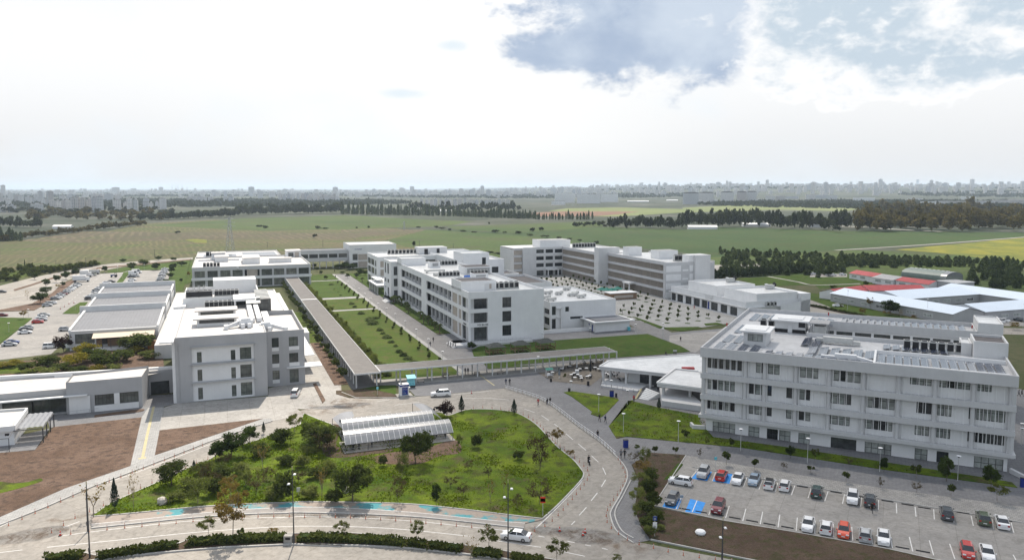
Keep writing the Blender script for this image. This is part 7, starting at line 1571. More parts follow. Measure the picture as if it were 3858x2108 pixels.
# vehicles
def carkit(kind):
 """paint body, glass, lights and wheels of one car pointing to +x; prof = (x, z) of bonnet, roof and tail"""
 K = dict(sedan=(4.5, 1.76, 1.45, [(-2.25,.55),(-2.2,.95),(-1.55,1.02),(.95,.98),(1.95,.82),(2.22,.62)], (-1.75,-.95,.35,1.15)),
    hatch=(4.1, 1.74, 1.5, [(-2.05,.6),(-2.02,1.0),(-1.6,1.02),(.85,1.0),(1.75,.85),(2.02,.62)], (-2.0,-1.55,.3,1.1)),
    suv=(4.4, 1.84, 1.66, [(-2.2,.65),(-2.18,1.1),(-1.7,1.12),(.85,1.1),(1.9,.98),(2.17,.7)], (-2.12,-1.65,.3,1.1)),
    van=(4.4, 1.85, 1.85, [(-2.2,.6),(-2.2,1.1),(-1.7,1.12),(1.1,1.1),(1.95,.9),(2.2,.62)], (-2.17,-2.0,.75,1.5)),
    bigvan=(5.6, 2.0, 2.5, [(-2.8,.6),(-2.8,1.2),(-2.,1.25),(1.7,1.25),(2.5,1.0),(2.8,.65)], (-2.78,-2.65,1.2,2.1)),
    pickup=(5.1, 1.82, 1.8, [(-2.55,.7),(-2.5,1.15),(-1.6,1.18),(1.05,1.15),(2.2,1.02),(2.5,.75)], (-2.4,-1.9,.45,1.25)))[kind]
 L, W, Ht, pr, (r0, r1, r2, r3) = K; h = W/2; gr = .2 if kind not in ('suv', 'pickup') else .28
 b = MB(); n = len(pr)
 ring = []
 for i, (x, z) in enumerate(pr):
  ins = .12 if i in (0, n-1) else (.05 if i in (1, n-2) else 0)
  y = h-ins; ring.append([(x, -y+.03, gr), (x, -y, gr+.2), (x, -y, z*.8), (x, -y+.08, z), (x, y-.08, z), (x, y, z*.8), (x, y, gr+.2), (x, y-.03, gr)])
 k = len(b.v); b.v += [p for r_ in ring for p in r_]
 for i in range(n-1):
  for j in range(8): b.f.append((k+i*8+j, k+(i+1)*8+j, k+(i+1)*8+(j+1) % 8, k+i*8+(j+1) % 8)); b.m.append(0)
 b.f.append(tuple(k+j for j in range(8))); b.f.append(tuple(k+(n-1)*8+7-j for j in range(8))); b.m += [0, 0]
 zb = np.interp([r0, r1, r2, r3], [p[0] for p in pr], [p[1] for p in pr]); t = .2
 lo = [(r0, zb[0]-.04), (r3, zb[3]-.04)]; y0, y1 = h-.1, h-.1-t
 b.add([(r1,-y1,Ht-.05),(r2,-y1,Ht-.05),(r2,y1,Ht-.05),(r1,y1,Ht-.05),(r1+.12,-y1+.15,Ht),(r2-.12,-y1+.15,Ht),(r2-.12,y1-.15,Ht),(r1+.12,y1-.15,Ht)], [(4,5,6,7),(0,1,5,4),(1,2,6,5),(2,3,7,6),(3,0,4,7)])
 def P(x, s_, top): return (x, s_*(y1 if top else y0), Ht-.05 if top else float(np.interp(x, [p[0] for p in pr], [p[1] for p in pr]))-.02)
 for s_ in (-1, 1):                    # pillars
  for xa, xb in ((r0, r1), (r3, r2)):
   d = .09 if xa == r0 else -.09; b.add([P(xa,s_,0), (xa+d,)+P(xa,s_,0)[1:], (xb+d,)+P(xb,s_,1)[1:], P(xb,s_,1)], [(0,1,2,3)])
  xm = (r1+r2)/2; b.add([(xm-.05,s_*(y0+.004),P(xm,s_,0)[2]),(xm+.05,s_*(y0+.004),P(xm,s_,0)[2]),(xm+.05,s_*(y1+.004),Ht-.05),(xm-.05,s_*(y1+.004),Ht-.05)], [(0,1,2,3)])
  b.box(r3-.3, r3-.12, s_*(h+.08)-.08, s_*(h+.08)+.08, zb[3]-.03, zb[3]+.1)
 if kind == 'bigvan': b.box(-2.77, .4, -h+.1, h-.1, 1.2, 2.45)
 ws = MB().quad(P(r3,-1,0), P(r3,1,0), P(r2,1,1), P(r2,-1,1)); rw = MB().quad(P(r0,1,0), P(r0,-1,0), P(r1,-1,1), P(r1,1,1))
 sg = [MB().add([P(r0+.09,s_,0), P(r3-.09,s_,0), P(r2-.09,s_,1), P(r1+.09,s_,1)], [(0,1,2,3)]) for s_ in (-1, 1)]
 wr = .31 if kind in ('sedan', 'hatch') else .36; wx = L*.29
 tyre = MB().tube((0,-.1,0), (0,.1,0), wr, n=14); rim = MB().tube((0,-.11,0), (0,.11,0), wr*.62, n=10)
 hl = MB().box(-.1, .04, -.2, .2, -.07, .08); tl = MB().box(-.04, .05, -.15, .15, -.12, .12); pl = MB().box(-.015, .015, -.25, .25, -.06, .06)
 me = lambda m, n_, c: m.mesh(n_, ma(c))
 return dict(body=b, L=L, W=W, wr=wr, wx=wx, pr=pr, glass=[('windshield', me(ws, 'windshield', 'car_glass')), ('rear_window', me(rw, 'rear_window', 'car_glass')), ('side_window', me(sg[0], 'side_window', 'car_glass')), ('side_window', me(sg[1], 'side_window', 'car_glass'))],
    tyre=me(tyre, 'wheel', 'tyre'), rim=me(rim, 'rim', 'rim'), hl=me(hl, 'headlight', 'lamp_white'), tl=me(tl, 'tail_light', 'lamp_red'), pl=me(pl, 'number_plate', 'plate'), paint={})
KIT = {k: carkit(k) for k in ('sedan', 'hatch', 'suv', 'van', 'bigvan', 'pickup')}
def car(X, Y, ang, kind, colr, label, group=None, near=True, z=.2):
 K = KIT[kind]
 if colr not in K['paint']: K['paint'][colr] = K['body'].mesh('body', ma('car_'+colr))
 nm = dict(sedan='parked_car', hatch='parked_car', suv='parked_car', van='parked_van', bigvan='delivery_van', pickup='pickup_truck')[kind]
 r = empty(nm, (X, Y, z), label, 'van' if 'van' in nm else ('pickup' if kind == 'pickup' else 'car'), group, ang)
 link('body', K['paint'][colr], r)
 for n_, m in K['glass']: link(n_, m, r)
 for sx_ in (-1, 1):
  for sy_ in (-1, 1):
   w = link('wheel', K['tyre'], r, (sx_*K['wx'], sy_*(K['W']/2-.1), K['wr']))
   if near: link('rim', K['rim'], w)
 if near:
  f, t = K['pr'][-1][0], K['pr'][0][0]
  for s_ in (-1, 1): link('headlight', K['hl'], r, (f-.05, s_*(K['W']/2-.33), K['pr'][-2][1]-.12)); link('tail_light', K['tl'], r, (t+.02, s_*(K['W']/2-.26), K['pr'][1][1]-.18))
  link('number_plate', K['pl'], r, (f+.02, 0, .48)); link('number_plate', K['pl'], r, (t-.02, 0, .62))
 return r
pa = math.atan2(perp.y, perp.x)          # from the lower row of bays towards the block
gA = 'cars in the car park before the faculty block'
for x, y, kd, cl, face, lb in ((578,570,'suv','silver',-1,'silver car in the left blue bay of the upper row'),(692,585,'hatch','red',1,'red hatchback in the right blue bay of the upper row'),(793,606,'sedan','white',-1,'white car right of the red hatchback in the upper row'),(894,612,'sedan','light_blue',-1,'pale blue saloon in the upper row'),
  (990,638,'hatch','white',1,'white hatchback with a black roof in the upper row'),(1085,648,'hatch','white',1,'white hatchback next to empty bays in the upper row'),(1285,690,'suv','dark_green',1,'dark green car standing alone between empty bays of the upper row'),(1507,728,'suv','white',-1,'white off-roader facing the lane in the upper row'),
  (1615,745,'suv','dark_grey',1,'dark grey off-roader beside the white one, a walker behind it'),(2093,825,'suv','dark_grey',1,'dark grey off-roader alone at the right of the upper row'),(2322,858,'suv','green',1,'olive green off-roader near the right picture edge'),(2437,878,'sedan','white',1,'white old saloon beside the olive green off-roader'),
  (385,735,'hatch','dark_grey',-1,'dark grey hatchback in the occupied lower blue bay'),(670,785,'suv','dark_red',-1,'dark red car beside the empty blue bay'),(1230,893,'sedan','white',-1,'white saloon at the left end of the lower group of five'),(1343,913,'hatch','white',1,'white hatchback left of the orange-red car'),
  (1452,935,'hatch','orange_red',-1,'orange-red hatchback in the lower row'),(1585,960,'hatch','silver',1,'silver hatchback right of the orange-red car'),(1700,975,'sedan','white',-1,'white saloon at the right end of the lower group of five'),(2222,1062,'hatch','red',-1,'faded red old car at the bottom right'),(2345,1076,'sedan','white',-1,'white saloon at the bottom right beside the faded red car')):
 X, Y = G('z6', x, y); o = car(X, Y, pa if face > 0 else pa+math.pi, kd, cl, lb, gA, True, .22)
 if 'black roof' in lb: MB().box(-1.45, .2, -.6, .6, 1.501, 1.51).build('roof_panel', ma('car_black'), o)
X, Y = G('z6', 435, 622); car(X, Y, math.atan2(rowd.y, rowd.x)+math.pi, 'hatch', 'white', 'white hatchback parked crosswise at the left end of the car park', gA, True, .22)
pt = Vector(G('z5', 1740, 1196))-Vector(G('z5', 1605, 1178))
X, Y = G('z5', 1690, 1168); car(X, Y, math.atan2(pt.y, pt.x)+math.pi, 'sedan', 'white', 'white saloon driving left on the road behind the lamp post')
X, Y = G('z2', 750, 1190); pk = car(X, Y, TH*.55+math.pi+.0, 'pickup', 'white', 'white pickup with canopy stopped on the road beside the plaza')
X, Y = G('z1', 2230, 985); car(X, Y, math.pi/2+.1, 'van', 'white', 'white van parked facing the grey block in the forecourt')
def rowcars(z, pts, grp, where, ang=TH):
 for i, (x, y, kd, cl) in enumerate(pts):
  X, Y = G(z, x, y); v = 'van' if 'van' in kd else 'car'
  car(X, Y, ang+(math.pi if i % 4 == 2 else 0), kd, cl, f'{cl.replace("_", " ")} {v}, {first(i)} counted back {where}', grp, False)
rowcars('P', [(130,1232,'sedan','silver'),(160,1200,'sedan','blue')], 'cars by the left lawn', 'by the left lawn, nearest pair')
rowcars('P', [(340,1065,'sedan','white'),(352,1028,'sedan','black'),(362,1000,'sedan','silver')], 'cars by the left lawn', 'in the group of three by the left lawn')
rowcars('P', [(512,925,'hatch','red'),(555,893,'sedan','silver'),(558,862,'sedan','white'),(592,828,'sedan','silver')], 'cars by the left lawn', 'in the group with the red car')
rowcars('P', [(640,697,'hatch','silver'),(672,672,'hatch','silver'),(695,665,'sedan','white')], 'cars by the boulevard verge', 'in the small group at the lane crossing')
cl_ = ['grey','white','silver','grey','dark_red','black','white','silver','white','white','silver','white','grey','black']
rowcars('P', [(745+i*25.5, 608-i*16.2, 'sedan' if i % 3 else 'hatch', cl_[i]) for i in range(13)], 'cars by the boulevard verge', 'in the long row below the dark trees')
rowcars('P', [(1212,608,'suv','black'),(1222,578,'sedan','white'),(1278,545,'sedan','white'),(1300,515,'sedan','silver'),(1308,492,'sedan','dark_grey'),(1345,465,'sedan','white'),(1362,446,'hatch','silver'),(1415,418,'sedan','blue'),(1440,388,'sedan','white'),(1497,375,'sedan','black')], 'cars before the ribbed halls', 'in the row leading to the ribbed halls')
rowcars('P', [(1690,428,'sedan','white'),(1722,402,'sedan','silver'),(1752,378,'sedan','white'),(1782,350,'sedan','white'),(1775,308,'sedan','dark_grey'),(1830,300,'sedan','silver')], 'cars at the grass strip', 'in the row along the grass strip')
rowcars('P', [(1802,272,'bigvan','white'),(1845,250,'bigvan','white')], 'vans at the grass strip', 'beyond the row along the grass strip')
rowcars('P', [(2155,365,'sedan','dark_grey'),(2172,340,'sedan','silver'),(2170,318,'sedan','white'),(2185,298,'sedan','grey'),(2190,278,'sedan','white'),(2200,258,'sedan','silver'),(2212,238,'sedan','white'),(2222,220,'sedan','silver'),(2228,203,'sedan','white'),(2110,415,'sedan','white')], 'cars at the far lawn', 'in the last row at the far lawn')
for x, y, kd, cl, l in ((885,1028,'suv','silver','silver off-roader half hidden by the nearest ribbed hall'),(25,832,'sedan','dark_red','dark red car on the access road at the left edge'),(1250,285,'sedan','silver','silver saloon before the far truck in the car park'),(685,1262,'van','white','white van with side windows at the near corner of the car park')):
 X, Y = G('P', x, y); car(X, Y, TH, kd, cl, l, None, l[:5] == 'white')
def truck(x, y, L, hb, lab, cab='white', boxc='white_metal', z='P', k=1):
 X, Y = G(z, x, y); r = empty('box_truck', (X, Y, .2), lab, 'truck', 'trucks in the car park', TH)
 MB().box(-L/2, L/2-2., -1.2, 1.2, 1., 1.+hb).build('cargo_box', ma(boxc), r); c = MB().add([(L/2-1.9,-1.15,.6),(L/2,-1.15,.6),(L/2,1.15,.6),(L/2-1.9,1.15,.6),(L/2-1.9,-1.1,2.7),(L/2-.5,-1.1,2.7),(L/2-.5,1.1,2.7),(L/2-1.9,1.1,2.7),(L/2-.05,-1.12,1.6),(L/2-.05,1.12,1.6)], [(4,5,6,7),(0,1,8,5,4),(1,2,9,8),(8,9,6,5),(2,3,7,6,9),(3,0,4,7)]); c.build('cab', ma('car_'+cab), r)
 MB().add([(L/2-.02,-1.,1.65),(L/2-.02,1.,1.65),(L/2-.42,1.,2.55),(L/2-.42,-1.,2.55)], [(0,1,2,3)]).build('windshield', ma('car_glass'), r); MB().box(-L/2, L/2-1.9, -.5, .5, .6, .98).build('chassis', ma('dark_steel'), r)
 for a in (-L/2+1.2, L/2-1.1):
  for s_ in (-1, 1): MB().tube((a,s_*1.-.15,.48), (a,s_*1.+.15,.48), .48, n=12).build('wheel', ma('tyre'), r)
truck(1100, 365, 8.5, 2.6, 'white box truck at the end of the long car row'); truck(1165, 300, 6.5, 2.9, 'white high truck just behind the box truck'); truck(1235, 265, 9., 1.9, 'grey low truck at the far end of the car park', 'silver', 'ac_body')
X, Y = G('P', 1540, 302); r = empty('tractor', (X, Y, .2), 'dark tractor alone in the far part of the car park', 'tractor', None, TH+math.pi)
m = MB().box(-.2, 1.9, -.4, .4, .8, 1.5); m.box(-1.4, -.2, -.6, .6, .9, 1.4); m.build('body', ma('car_blue'), r); m = MB().box(-1.3, -.1, -.7, .7, 2.3, 2.5); [m.box(a, a+.08, b, b+.08, 1.4, 2.3) for a in (-1.3,-.2) for b in (-.7,.62)]; m.build('cab', ma('dark_steel'), r)
for a, b, q in ((-.9,.8,.75),(-.9,-.8,.75),(1.4,.7,.45),(1.4,-.7,.45)): MB().tube((a,b-.2,q), (a,b+.2,q), q, n=12).build('wheel', ma('tyre'), r)
for z, x, y, kd, cl, l in (('E',2190,752,'hatch','red','red car beside the white pickup behind the back wing'),('E',2262,752,'pickup','white','white pickup parked before the blue barracks'),('E',2330,742,'sedan','white','white saloon right of the pickup before the barracks'),('E',2520,738,'suv','dark_grey','dark car at the right edge before the barracks'),('E',340,562,'sedan','white','white car driving on the back road'),
       ('D',2400,605,'suv','white','white off-roader nearest beside the low white hall'),('D',2372,552,'sedan','silver','silver car behind the white off-roader by the low hall'),('f3',985,772,'sedan','white','white car alone at the lawn beyond the dark hedge row'),('f3',1105,780,'sedan','silver','silver car left before the red-roofed houses'),('f3',1135,780,'sedan','white','white car in the middle before the red-roofed houses'),('f3',1205,778,'suv','white','white off-roader right before the red-roofed houses'),
       ('f3',225,752,'sedan','white','leftmost white car behind the dark hedge row'),('f3',350,752,'sedan','silver','middle car behind the dark hedge row'),('f3',475,750,'sedan','white','rightmost white car behind the dark hedge row'),('m',4,737,'sedan','dark_grey','dark car at the left edge of the boulevard')):
 X, Y = G(z, x, y); car(X, Y, TH+(math.pi/2 if z == 'E' and x > 2000 else -.35 if z == 'E' else 0), kd, cl, l, None, False)
def moto(X, Y, ang, lab, grp=None, z=.2, colr='black'):
 r = empty('motorcycle', (X, Y, z), lab, 'motorcycle', grp, ang); m = MB().tube((-.3,0,.75), (.35,0,.8), .17, .2, 8); m.tube((.35,0,.8), (.7,0,.35), .05); m.tube((-.3,0,.75), (-.65,0,.35), .06); m.box(-.2,.3,-.14,.14,.3,.7); m.tube((.45,-.35,1.05), (.45,.35,1.05), .03); m.tube((.45,0,1.05), (.6,0,.6), .04)
 m.build('frame', ma('cloth_'+colr), r)
 for x in (-.65, .7): MB().tube((x,-.06,.3), (x,.06,.3), .3, n=12).build('wheel', ma('tyre'), r)
 MB().box(-.65,.05,-.15,.15,.78,.9).build('saddle', ma('black'), r); MB().box(.62,.72,-.09,.09,.78,.95).build('headlight', ma('lamp_white'), r)
 return r
gm = 'motorcycles under the shelters'
for i, (u, w) in enumerate(((23.2,151),(24.4,151.2),(27.,151.4),(38.9,151.2),(40.8,153),(42.3,151.5))): x, y = U(u, w); moto(x, y, TH+1.4, f'{first(i)} dark motorcycle from the left under the front shelter', gm, .38)
for i in range(11): x, y = U(24+i*1.6, 159.5); moto(x, y, TH+1.2, f'{first(i)} motorcycle from the left under the rear shelter', gm, .38, ['black','red','navy'][i % 3])
X, Y = G('z5', 2052-960, 196); moto(X, Y, .3, 'dark motorcycle parked beside the maroon tree')
# people
def person_mesh(pose):
 """one skinned body; pose gives joints as offsets (x forward, y left, z up)"""
 J = {'hip': (0,0,.93), 'chest': (.02,0,1.28), 'neck': (.03,0,1.47), 'head': (.06,0,1.62), 'top': (.06,0,1.74), 'sl': (.0,.2,1.41), 'sr': (.0,-.2,1.41)}
 if pose == 'walk': J.update(kl=(.22,.09,.5), al=(.3,.1,.09), tl=(.47,.11,.05), kr=(-.02,-.09,.5), ar_=(-.36,-.1,.17), tr=(-.25,-.11,.04), el=(-.14,.26,1.15), wl=(-.05,.27,.92), er=(.12,-.26,1.15), wr=(.3,-.24,.97))
 elif pose == 'stride': J.update(kl=(.3,.09,.52), al=(.42,.1,.1), tl=(.6,.11,.09), kr=(-.1,-.09,.5), ar_=(-.5,-.1,.22), tr=(-.4,-.11,.06), el=(-.2,.26,1.17), wl=(-.22,.3,.92), er=(.2,-.26,1.15), wr=(.42,-.2,1.02))
 elif pose == 'stand': J.update(kl=(.03,.1,.5), al=(.0,.11,.09), tl=(.18,.13,.04), kr=(.02,-.1,.5), ar_=(-.02,-.11,.09), tr=(.16,-.13,.04), el=(-.02,.27,1.14), wl=(.06,.27,.9), er=(-.02,-.27,1.14), wr=(.06,-.27,.9))
 else: # sit
  d = .48; J = {k: (a, b, c-d) for k, (a, b, c) in J.items()}; J.update(kl=(.42,.12,.5), al=(.44,.12,.09), tl=(.62,.13,.05), kr=(.42,-.12,.5), ar_=(.4,-.12,.09), tr=(.58,-.13,.05), el=(.08,.26,.68), wl=(.32,.18,.62), er=(.08,-.26,.68), wr=(.32,-.18,.6))
 rad = dict(hip=.155, chest=.165, neck=.06, head=.095, top=.075, sl=.075, sr=.075, kl=.065, kr=.065, al=.045, ar_=.045, tl=.04, tr=.04, el=.048, er=.048, wl=.035, wr=.035)
 hl = tuple((J['hip'][i]+(0, .1, -.04)[i]) for i in range(3)); hr = tuple((J['hip'][i]+(0, -.1, -.04)[i]) for i in range(3)); J['hl'] = hl; J['hr'] = hr; rad['hl'] = rad['hr'] = .1
 for s_ in 'lr':
  w = Vector(J['w'+s_]); d = (w-Vector(J['e'+s_])).normalized(); J['p'+s_] = tuple(w+d*.09); rad['p'+s_] = .04
  for q in range(4): J[f'f{q}{s_}'] = tuple(w+d*(.15+.02*(q in (1, 2)))+Vector((.02*(q-1.5), 0, -.01))); rad[f'f{q}{s_}'] = .01
  J['th'+s_] = tuple(w+d*.08+Vector((.05, .0, .0))); rad['th'+s_] = .011
 E_ = [('hip','chest'),('chest','neck'),('neck','head'),('head','top'),('chest','sl'),('chest','sr'),('hip','hl'),('hip','hr')]
 for s_, a in (('l','al'),('r','ar_')): E_ += [('s'+s_,'e'+s_),('e'+s_,'w'+s_),('w'+s_,'p'+s_),('p'+s_,'th'+s_),('h'+s_,'k'+s_),('k'+s_,a),(a,'t'+s_)]+[('p'+s_,f'f{q}{s_}') for q in range(4)]
 ks = list(J); me = bpy.data.meshes.new('skeleton'); me.from_pydata([J[k] for k in ks], [(ks.index(a), ks.index(b)) for a, b in E_], [])
 ob = bpy.data.objects.new('skeleton', me); COL.objects.link(ob); sk = ob.modifiers.new('skin', 'SKIN'); ob.modifiers.new('sub', 'SUBSURF').levels = 1
 for k, v in zip(ks, me.skin_vertices[0].data): v.radius = (rad[k],)*2; v.use_root = k == 'hip'
 dg = bpy.context.evaluated_depsgraph_get(); out = bpy.data.meshes.new_from_object(ob.evaluated_get(dg)); bpy.data.objects.remove(ob)
 out.name = 'person'; out.materials.clear()
 for n_ in ('cloth_black', 'cloth_navy', 'skin', 'hair'): out.materials.append(ma(n_))
 hz_, nz = J['hip'][2], J['neck'][2]; hd = Vector(J['head']); wl_, wr_ = Vector(J['wl']), Vector(J['wr'])
 for p in out.polygons:
  c = p.center; i = 1 if c.z < hz_-.02 else 0
  if pose == 'sit' and c.x > .12 and c.z < .56 and abs(c.y) < .2: i = 1
  if c.z > nz+.02: i = 3 if (c.z > hd.z+.05 or c.x < hd.x-.03) else 2
  if min((c-wl_).length, (c-wr_).length) < .035 or min((c-Vector(J['pl'])).length, (c-Vector(J['pr'])).length) < .1: i = 2
  if c.z < .085: i = 3
  p.material_index = i; p.use_smooth = True
 return out, hd
PERS = {k: person_mesh(k) for k in ('walk', 'stride', 'stand', 'sit')}
fm = MB(); fm.box(.085, .10, -.045, -.02, .01, .025); fm.box(.085, .10, .02, .045, .01, .025); fm.box(.09, .125, -.012, .012, -.04, .005); fm.box(.085, .10, -.03, .03, -.065, -.055); fm.box(-.01, .02, .088, .1, -.03, .03); fm.box(-.01, .02, -.1, -.088, -.03, .03)
FACE = fm.mesh('face', ma('skin')); HAIR = MB().lathe(-.02, 0, [(.1, .0), (.115, .04), (.105, .1), (.06, .14)], 10).mesh('hair', ma('hair'))
def person(X, Y, ang, pose, top, low, label, z=.2, group=None):
 me, hd = PERS[pose]; o = link('person', me, None, (X, Y, z), ang); tag(o, label, 'person', group)
 for i, m in ((0, top), (1, low)): o.material_slots[i].link = 'OBJECT'; o.material_slots[i].material = ma('cloth_'+m)
 link('face', FACE, o, tuple(hd)); link('hair', HAIR, o, tuple(hd))
 return o
for z, x, y, a, ps_, t_, l_, lb in (('z5',1858,158,-2.2,'walk','red','black','person in a red top walking inside the guard rail'),('z5',1926,158,1.8,'walk','black','navy','person in black, left of a pair by the guard rail'),('z5',1948,150,1.8,'walk','black','black','taller person in black, right of a pair by the guard rail'),('z5',2320,278,-1.2,'walk','black','black','left person of a pair passing the triangular lawn'),('z5',2364,290,-1.2,'walk','navy','black','right person of a pair passing the triangular lawn'),
  ('z5',2307,405,-1.5,'walk','black','navy','person in dark clothes walking alone on the plaza toward the car park'),('z5',2483,556,-2.,'walk','grey','black','person in grey beside the blue bin at the thicket'),('z5',2511,555,-2.,'walk','black','black','person in black beside the blue bin at the thicket'),('z2',1242,1105,1.5,'walk','navy','grey','left person of two crossing the plaza toward the arcade'),('z2',1271,1105,1.5,'walk','black','black','right person of two crossing the plaza toward the arcade'),
  ('z2',694,782,1.3,'walk','black','black','upper person of two on the dark footway'),('z2',671,815,1.3,'walk','black','navy','lower person of two on the dark footway'),('z2',808,812,2.9,'walk','black','black','leftmost of four people under the M3 steps'),('z2',826,820,2.9,'stand','navy','black','second of four people under the M3 steps'),('z2',844,820,2.9,'walk','black','navy','third of four people under the M3 steps'),('z2',862,826,2.9,'walk','grey','black','rightmost of four people under the M3 steps'),
  ('z2',935,1022,1.,'stand','black','black','left person standing under the crossing walkway'),('z2',956,1022,2.,'stand','black','black','right person standing under the crossing walkway'),('z6',1628,800,pa+math.pi,'stride','black','black','person in black striding across the car park lane'),('K',1984,208,1.2,'stand','white','black','left person in white on the path behind the cafe'),('K',2011,210,1.2,'stand','white','black','right person in white on the path behind the cafe'),
  ('K',1428,868,1.,'stand','red','black','person in a red top at the foot of the cafe ramp'),('K',1762,738,-.5,'walk','black','black','person in black at the top of the cafe stairs'),('z3',2535,792,-1.,'walk','grey','black','left person right of the faculty block'),('z3',2558,790,-1.,'walk','black','black','right person right of the faculty block'),('N',1815,478,-1.5,'walk','black','navy','person walking far up the dark footway'),('N',1806,408,-1.5,'walk','black','black','farthest person on the dark footway'),('D',668,625,-1.,'walk','red','red','person in red before the low white hall'),('C',1430,975,0.,'stand','black','black','person in black at the near edge of the square'),('K',2075,28,-1.5,'walk','black','black','person on the path left of the faculty roof corner')):  # the figure at the cafe ramp stands in for an unclear red-black object
 X, Y = G(z, x, y); person(X, Y, a, ps_, t_, l_, lb)
X, Y = G('z5', 2240, 600); r = moto(X, Y, -1.45, 'motorcycle ridden toward the camera on the right road'); person(X+.02, Y+.25, -1.45, 'sit', 'black', 'black', 'rider in black on the motorcycle on the right road', .55)
X, Y = G('K', 1870, 218); person(X, Y, -1., 'sit', 'black', 'navy', 'person in black sitting on the path edge behind the cafe')
# street furniture
def bollards(pts, step, label, group, h=.75, skip=()):
 me = BOL
 for i, (x, y, a) in enumerate(resample(pts, step)):
  o = link('bollard', me, None, (x, y, .2)); o.scale = (1, 1, h/.75); tag(o, f'{first(i)} {label}', 'bollard', group); link('reflector_band', BOLB, o)
BOL = MB().lathe(0, 0, [(.12, 0), (.12, .04), (.045, .06), (.04, .7), (.02, .75)], 8).mesh('bollard', ma('orange_plastic')); BOLB = MB().lathe(0, 0, [(.06, .48), (.06, .58)], 8).mesh('reflector_band', ma('white_metal'))
bollards(gp('z4', [(65,968),(330,845),(660,702),(1000,570),(1240,478),(1540,360)]), 2.35, 'orange bollard from the near left along the left footway', 'bollards along the left footway')
bollards(gp('z4', [(390,1022),(560,915),(828,795),(1150,642),(1495,490),(1700,420)]), 2.6, 'orange bollard from the tip along the left side of the island', 'bollards along the left side of the island')
bollards(smooth(gp('z4', [(535,1032),(864,992),(1265,955),(1640,918),(1900,905),(2210,898)]), 4)[:-1]+smooth(gp('z5', [(5,1002),(420,1008),(880,1038),(1400,1085),(1580,1105)]), 4), 2.45, 'orange bollard from the left along the cycle path', 'bollards along the cycle path')
bollards(smooth(gp('z5', [(1230,198),(1425,176),(1570,190),(1720,222),(1850,295),(1990,445),(2155,575),(2232,655),(2240,692),(2200,765),(2010,990),(1880,1092),(1805,1112)]), 4), 2.3, 'orange bollard from the far end along the right edge of the island', 'bollards along the right edge of the island')
bollards(smooth(gp('z5', [(2462,570),(2520,690),(2480,800),(2400,915),(2372,990),(2382,1050),(2440,1115),(2576,1205)]), 4)+gp('z6', [(180,1000),(420,1060),(800,1120)]), 2.2, 'orange bollard from the far end along the right footway kerb', 'bollards along the right footway')
rp_ = smooth(gp('z5', [(1605,32),(1860,112),(1990,187),(2150,312),(2320,435),(2440,545)]), 5); r = empty('guard_rail', (*rp_[0], .2), 'white guard rail on posts curving between plaza and right road', 'guard rail'); m = MB()
q_ = [(p[0]-rp_[0][0], p[1]-rp_[0][1]) for p in rp_]; [m.tube((a[0],a[1],z), (b[0],b[1],z), .045) for a, b in zip(q_, q_[1:]) for z in (.95, .55)]; m.build('rail', ma('white_metal'), r)
pm_ = MB().box(-.05,.05,-.05,.05,0,1.).mesh('post', ma('tan_panel'))
for x, y, a in resample(q_, 1.7): link('post', pm_, r, (x, y))
def cone_(z, x, y, lab):
 X, Y = G(z, x, y); r = empty('traffic_cone', (X, Y, .2), lab, 'traffic cone', 'traffic cones'); MB().lathe(0, 0, [(.17, .04), (.04, .75)], 10).build('cone', ma('red_plastic'), r); MB().lathe(0, 0, [(.128, .3), (.095, .46)], 10).build('white_band', ma('white_metal'), r); MB().box(-.24,.24,-.24,.24,0,.05).build('base', ma('black'), r)
for z, x, y, l in (('z5',2020,1110,'left traffic cone on the right road junction'),('z5',2196,1142,'front traffic cone of the pair at the right junction'),('z5',2212,1122,'rear traffic cone of the pair at the right junction'),('z4',456,1042,'single red cone at the left road fork'),('z2',983,1170,'small red cone behind the white pickup'),('P',870,705,'traffic cone near the lane crossing in the car park'),('P',930,670,'traffic cone right of the first at the lane crossing'),('P',995,655,'traffic cone by the small lawn in the car park'),('P',815,735,'traffic cone on the kerb at the lane crossing')): cone_(z, x, y, l)
def tall_lamp(z, x, y, ty, lab, heads):
 X, Y = G(z, x, y); h = hgt(z, x, y, ty); r = empty('street_lamp', (X, Y, .2), lab, 'street lamp', 'tall street lamps'); MB().lathe(0, 0, [(.13, 0), (.13, 1.2), (.10, 1.25), (.06, h)], 8).build('pole', ma('dark_steel'), r); MB().box(-.1,.1,-.18,-.1,1.,1.6).build('hatch', ma('dark_steel'), r)
 for dx, dz in heads: m = MB().tube((0,0,h*dz-.1), (dx,-.2,h*dz+.1), .04); m.build('arm', ma('dark_steel'), r); MB().add([(dx-.19,-.35,h*dz+.06),(dx+.19,-.35,h*dz+.06),(dx+.19,.2,h*dz+.06),(dx-.19,.2,h*dz+.06),(dx-.13,-.28,h*dz+.18),(dx+.13,-.28,h*dz+.18),(dx+.13,.14,h*dz+.18),(dx-.13,.14,h*dz+.18)], [(3,2,1,0),(4,5,6,7),(0,1,5,4),(1,2,6,5),(2,3,7,6),(3,0,4,7)]).build('lamp_head', ma('white_metal'), r)
 MB().box(-.05,.05,-.05,.05,h,h+.5).build('tip', ma('yellow_paint'), r)
tall_lamp('z4', 679, 1216, 662, 'tall dark lamp post at the left between footway and road', []); tall_lamp('z4', 664, 1010, 715, 'shorter dark pole right behind the left lamp post', [])
tall_lamp('z4', 2219, 1105, 545, 'tall lamp post with two heads in the left part of the median', [(-.55, .8), (.35, .93)]); tall_lamp('z5', 1631, 1322, 748, 'tall lamp post with two heads before the white saloon', [(-.5, .81), (.5, .92)])
tall_lamp('z6', 695, 1092, 850, 'lamp post with two heads on the bare earth beside the car park', [(-.3, .56), (.35, .8)])
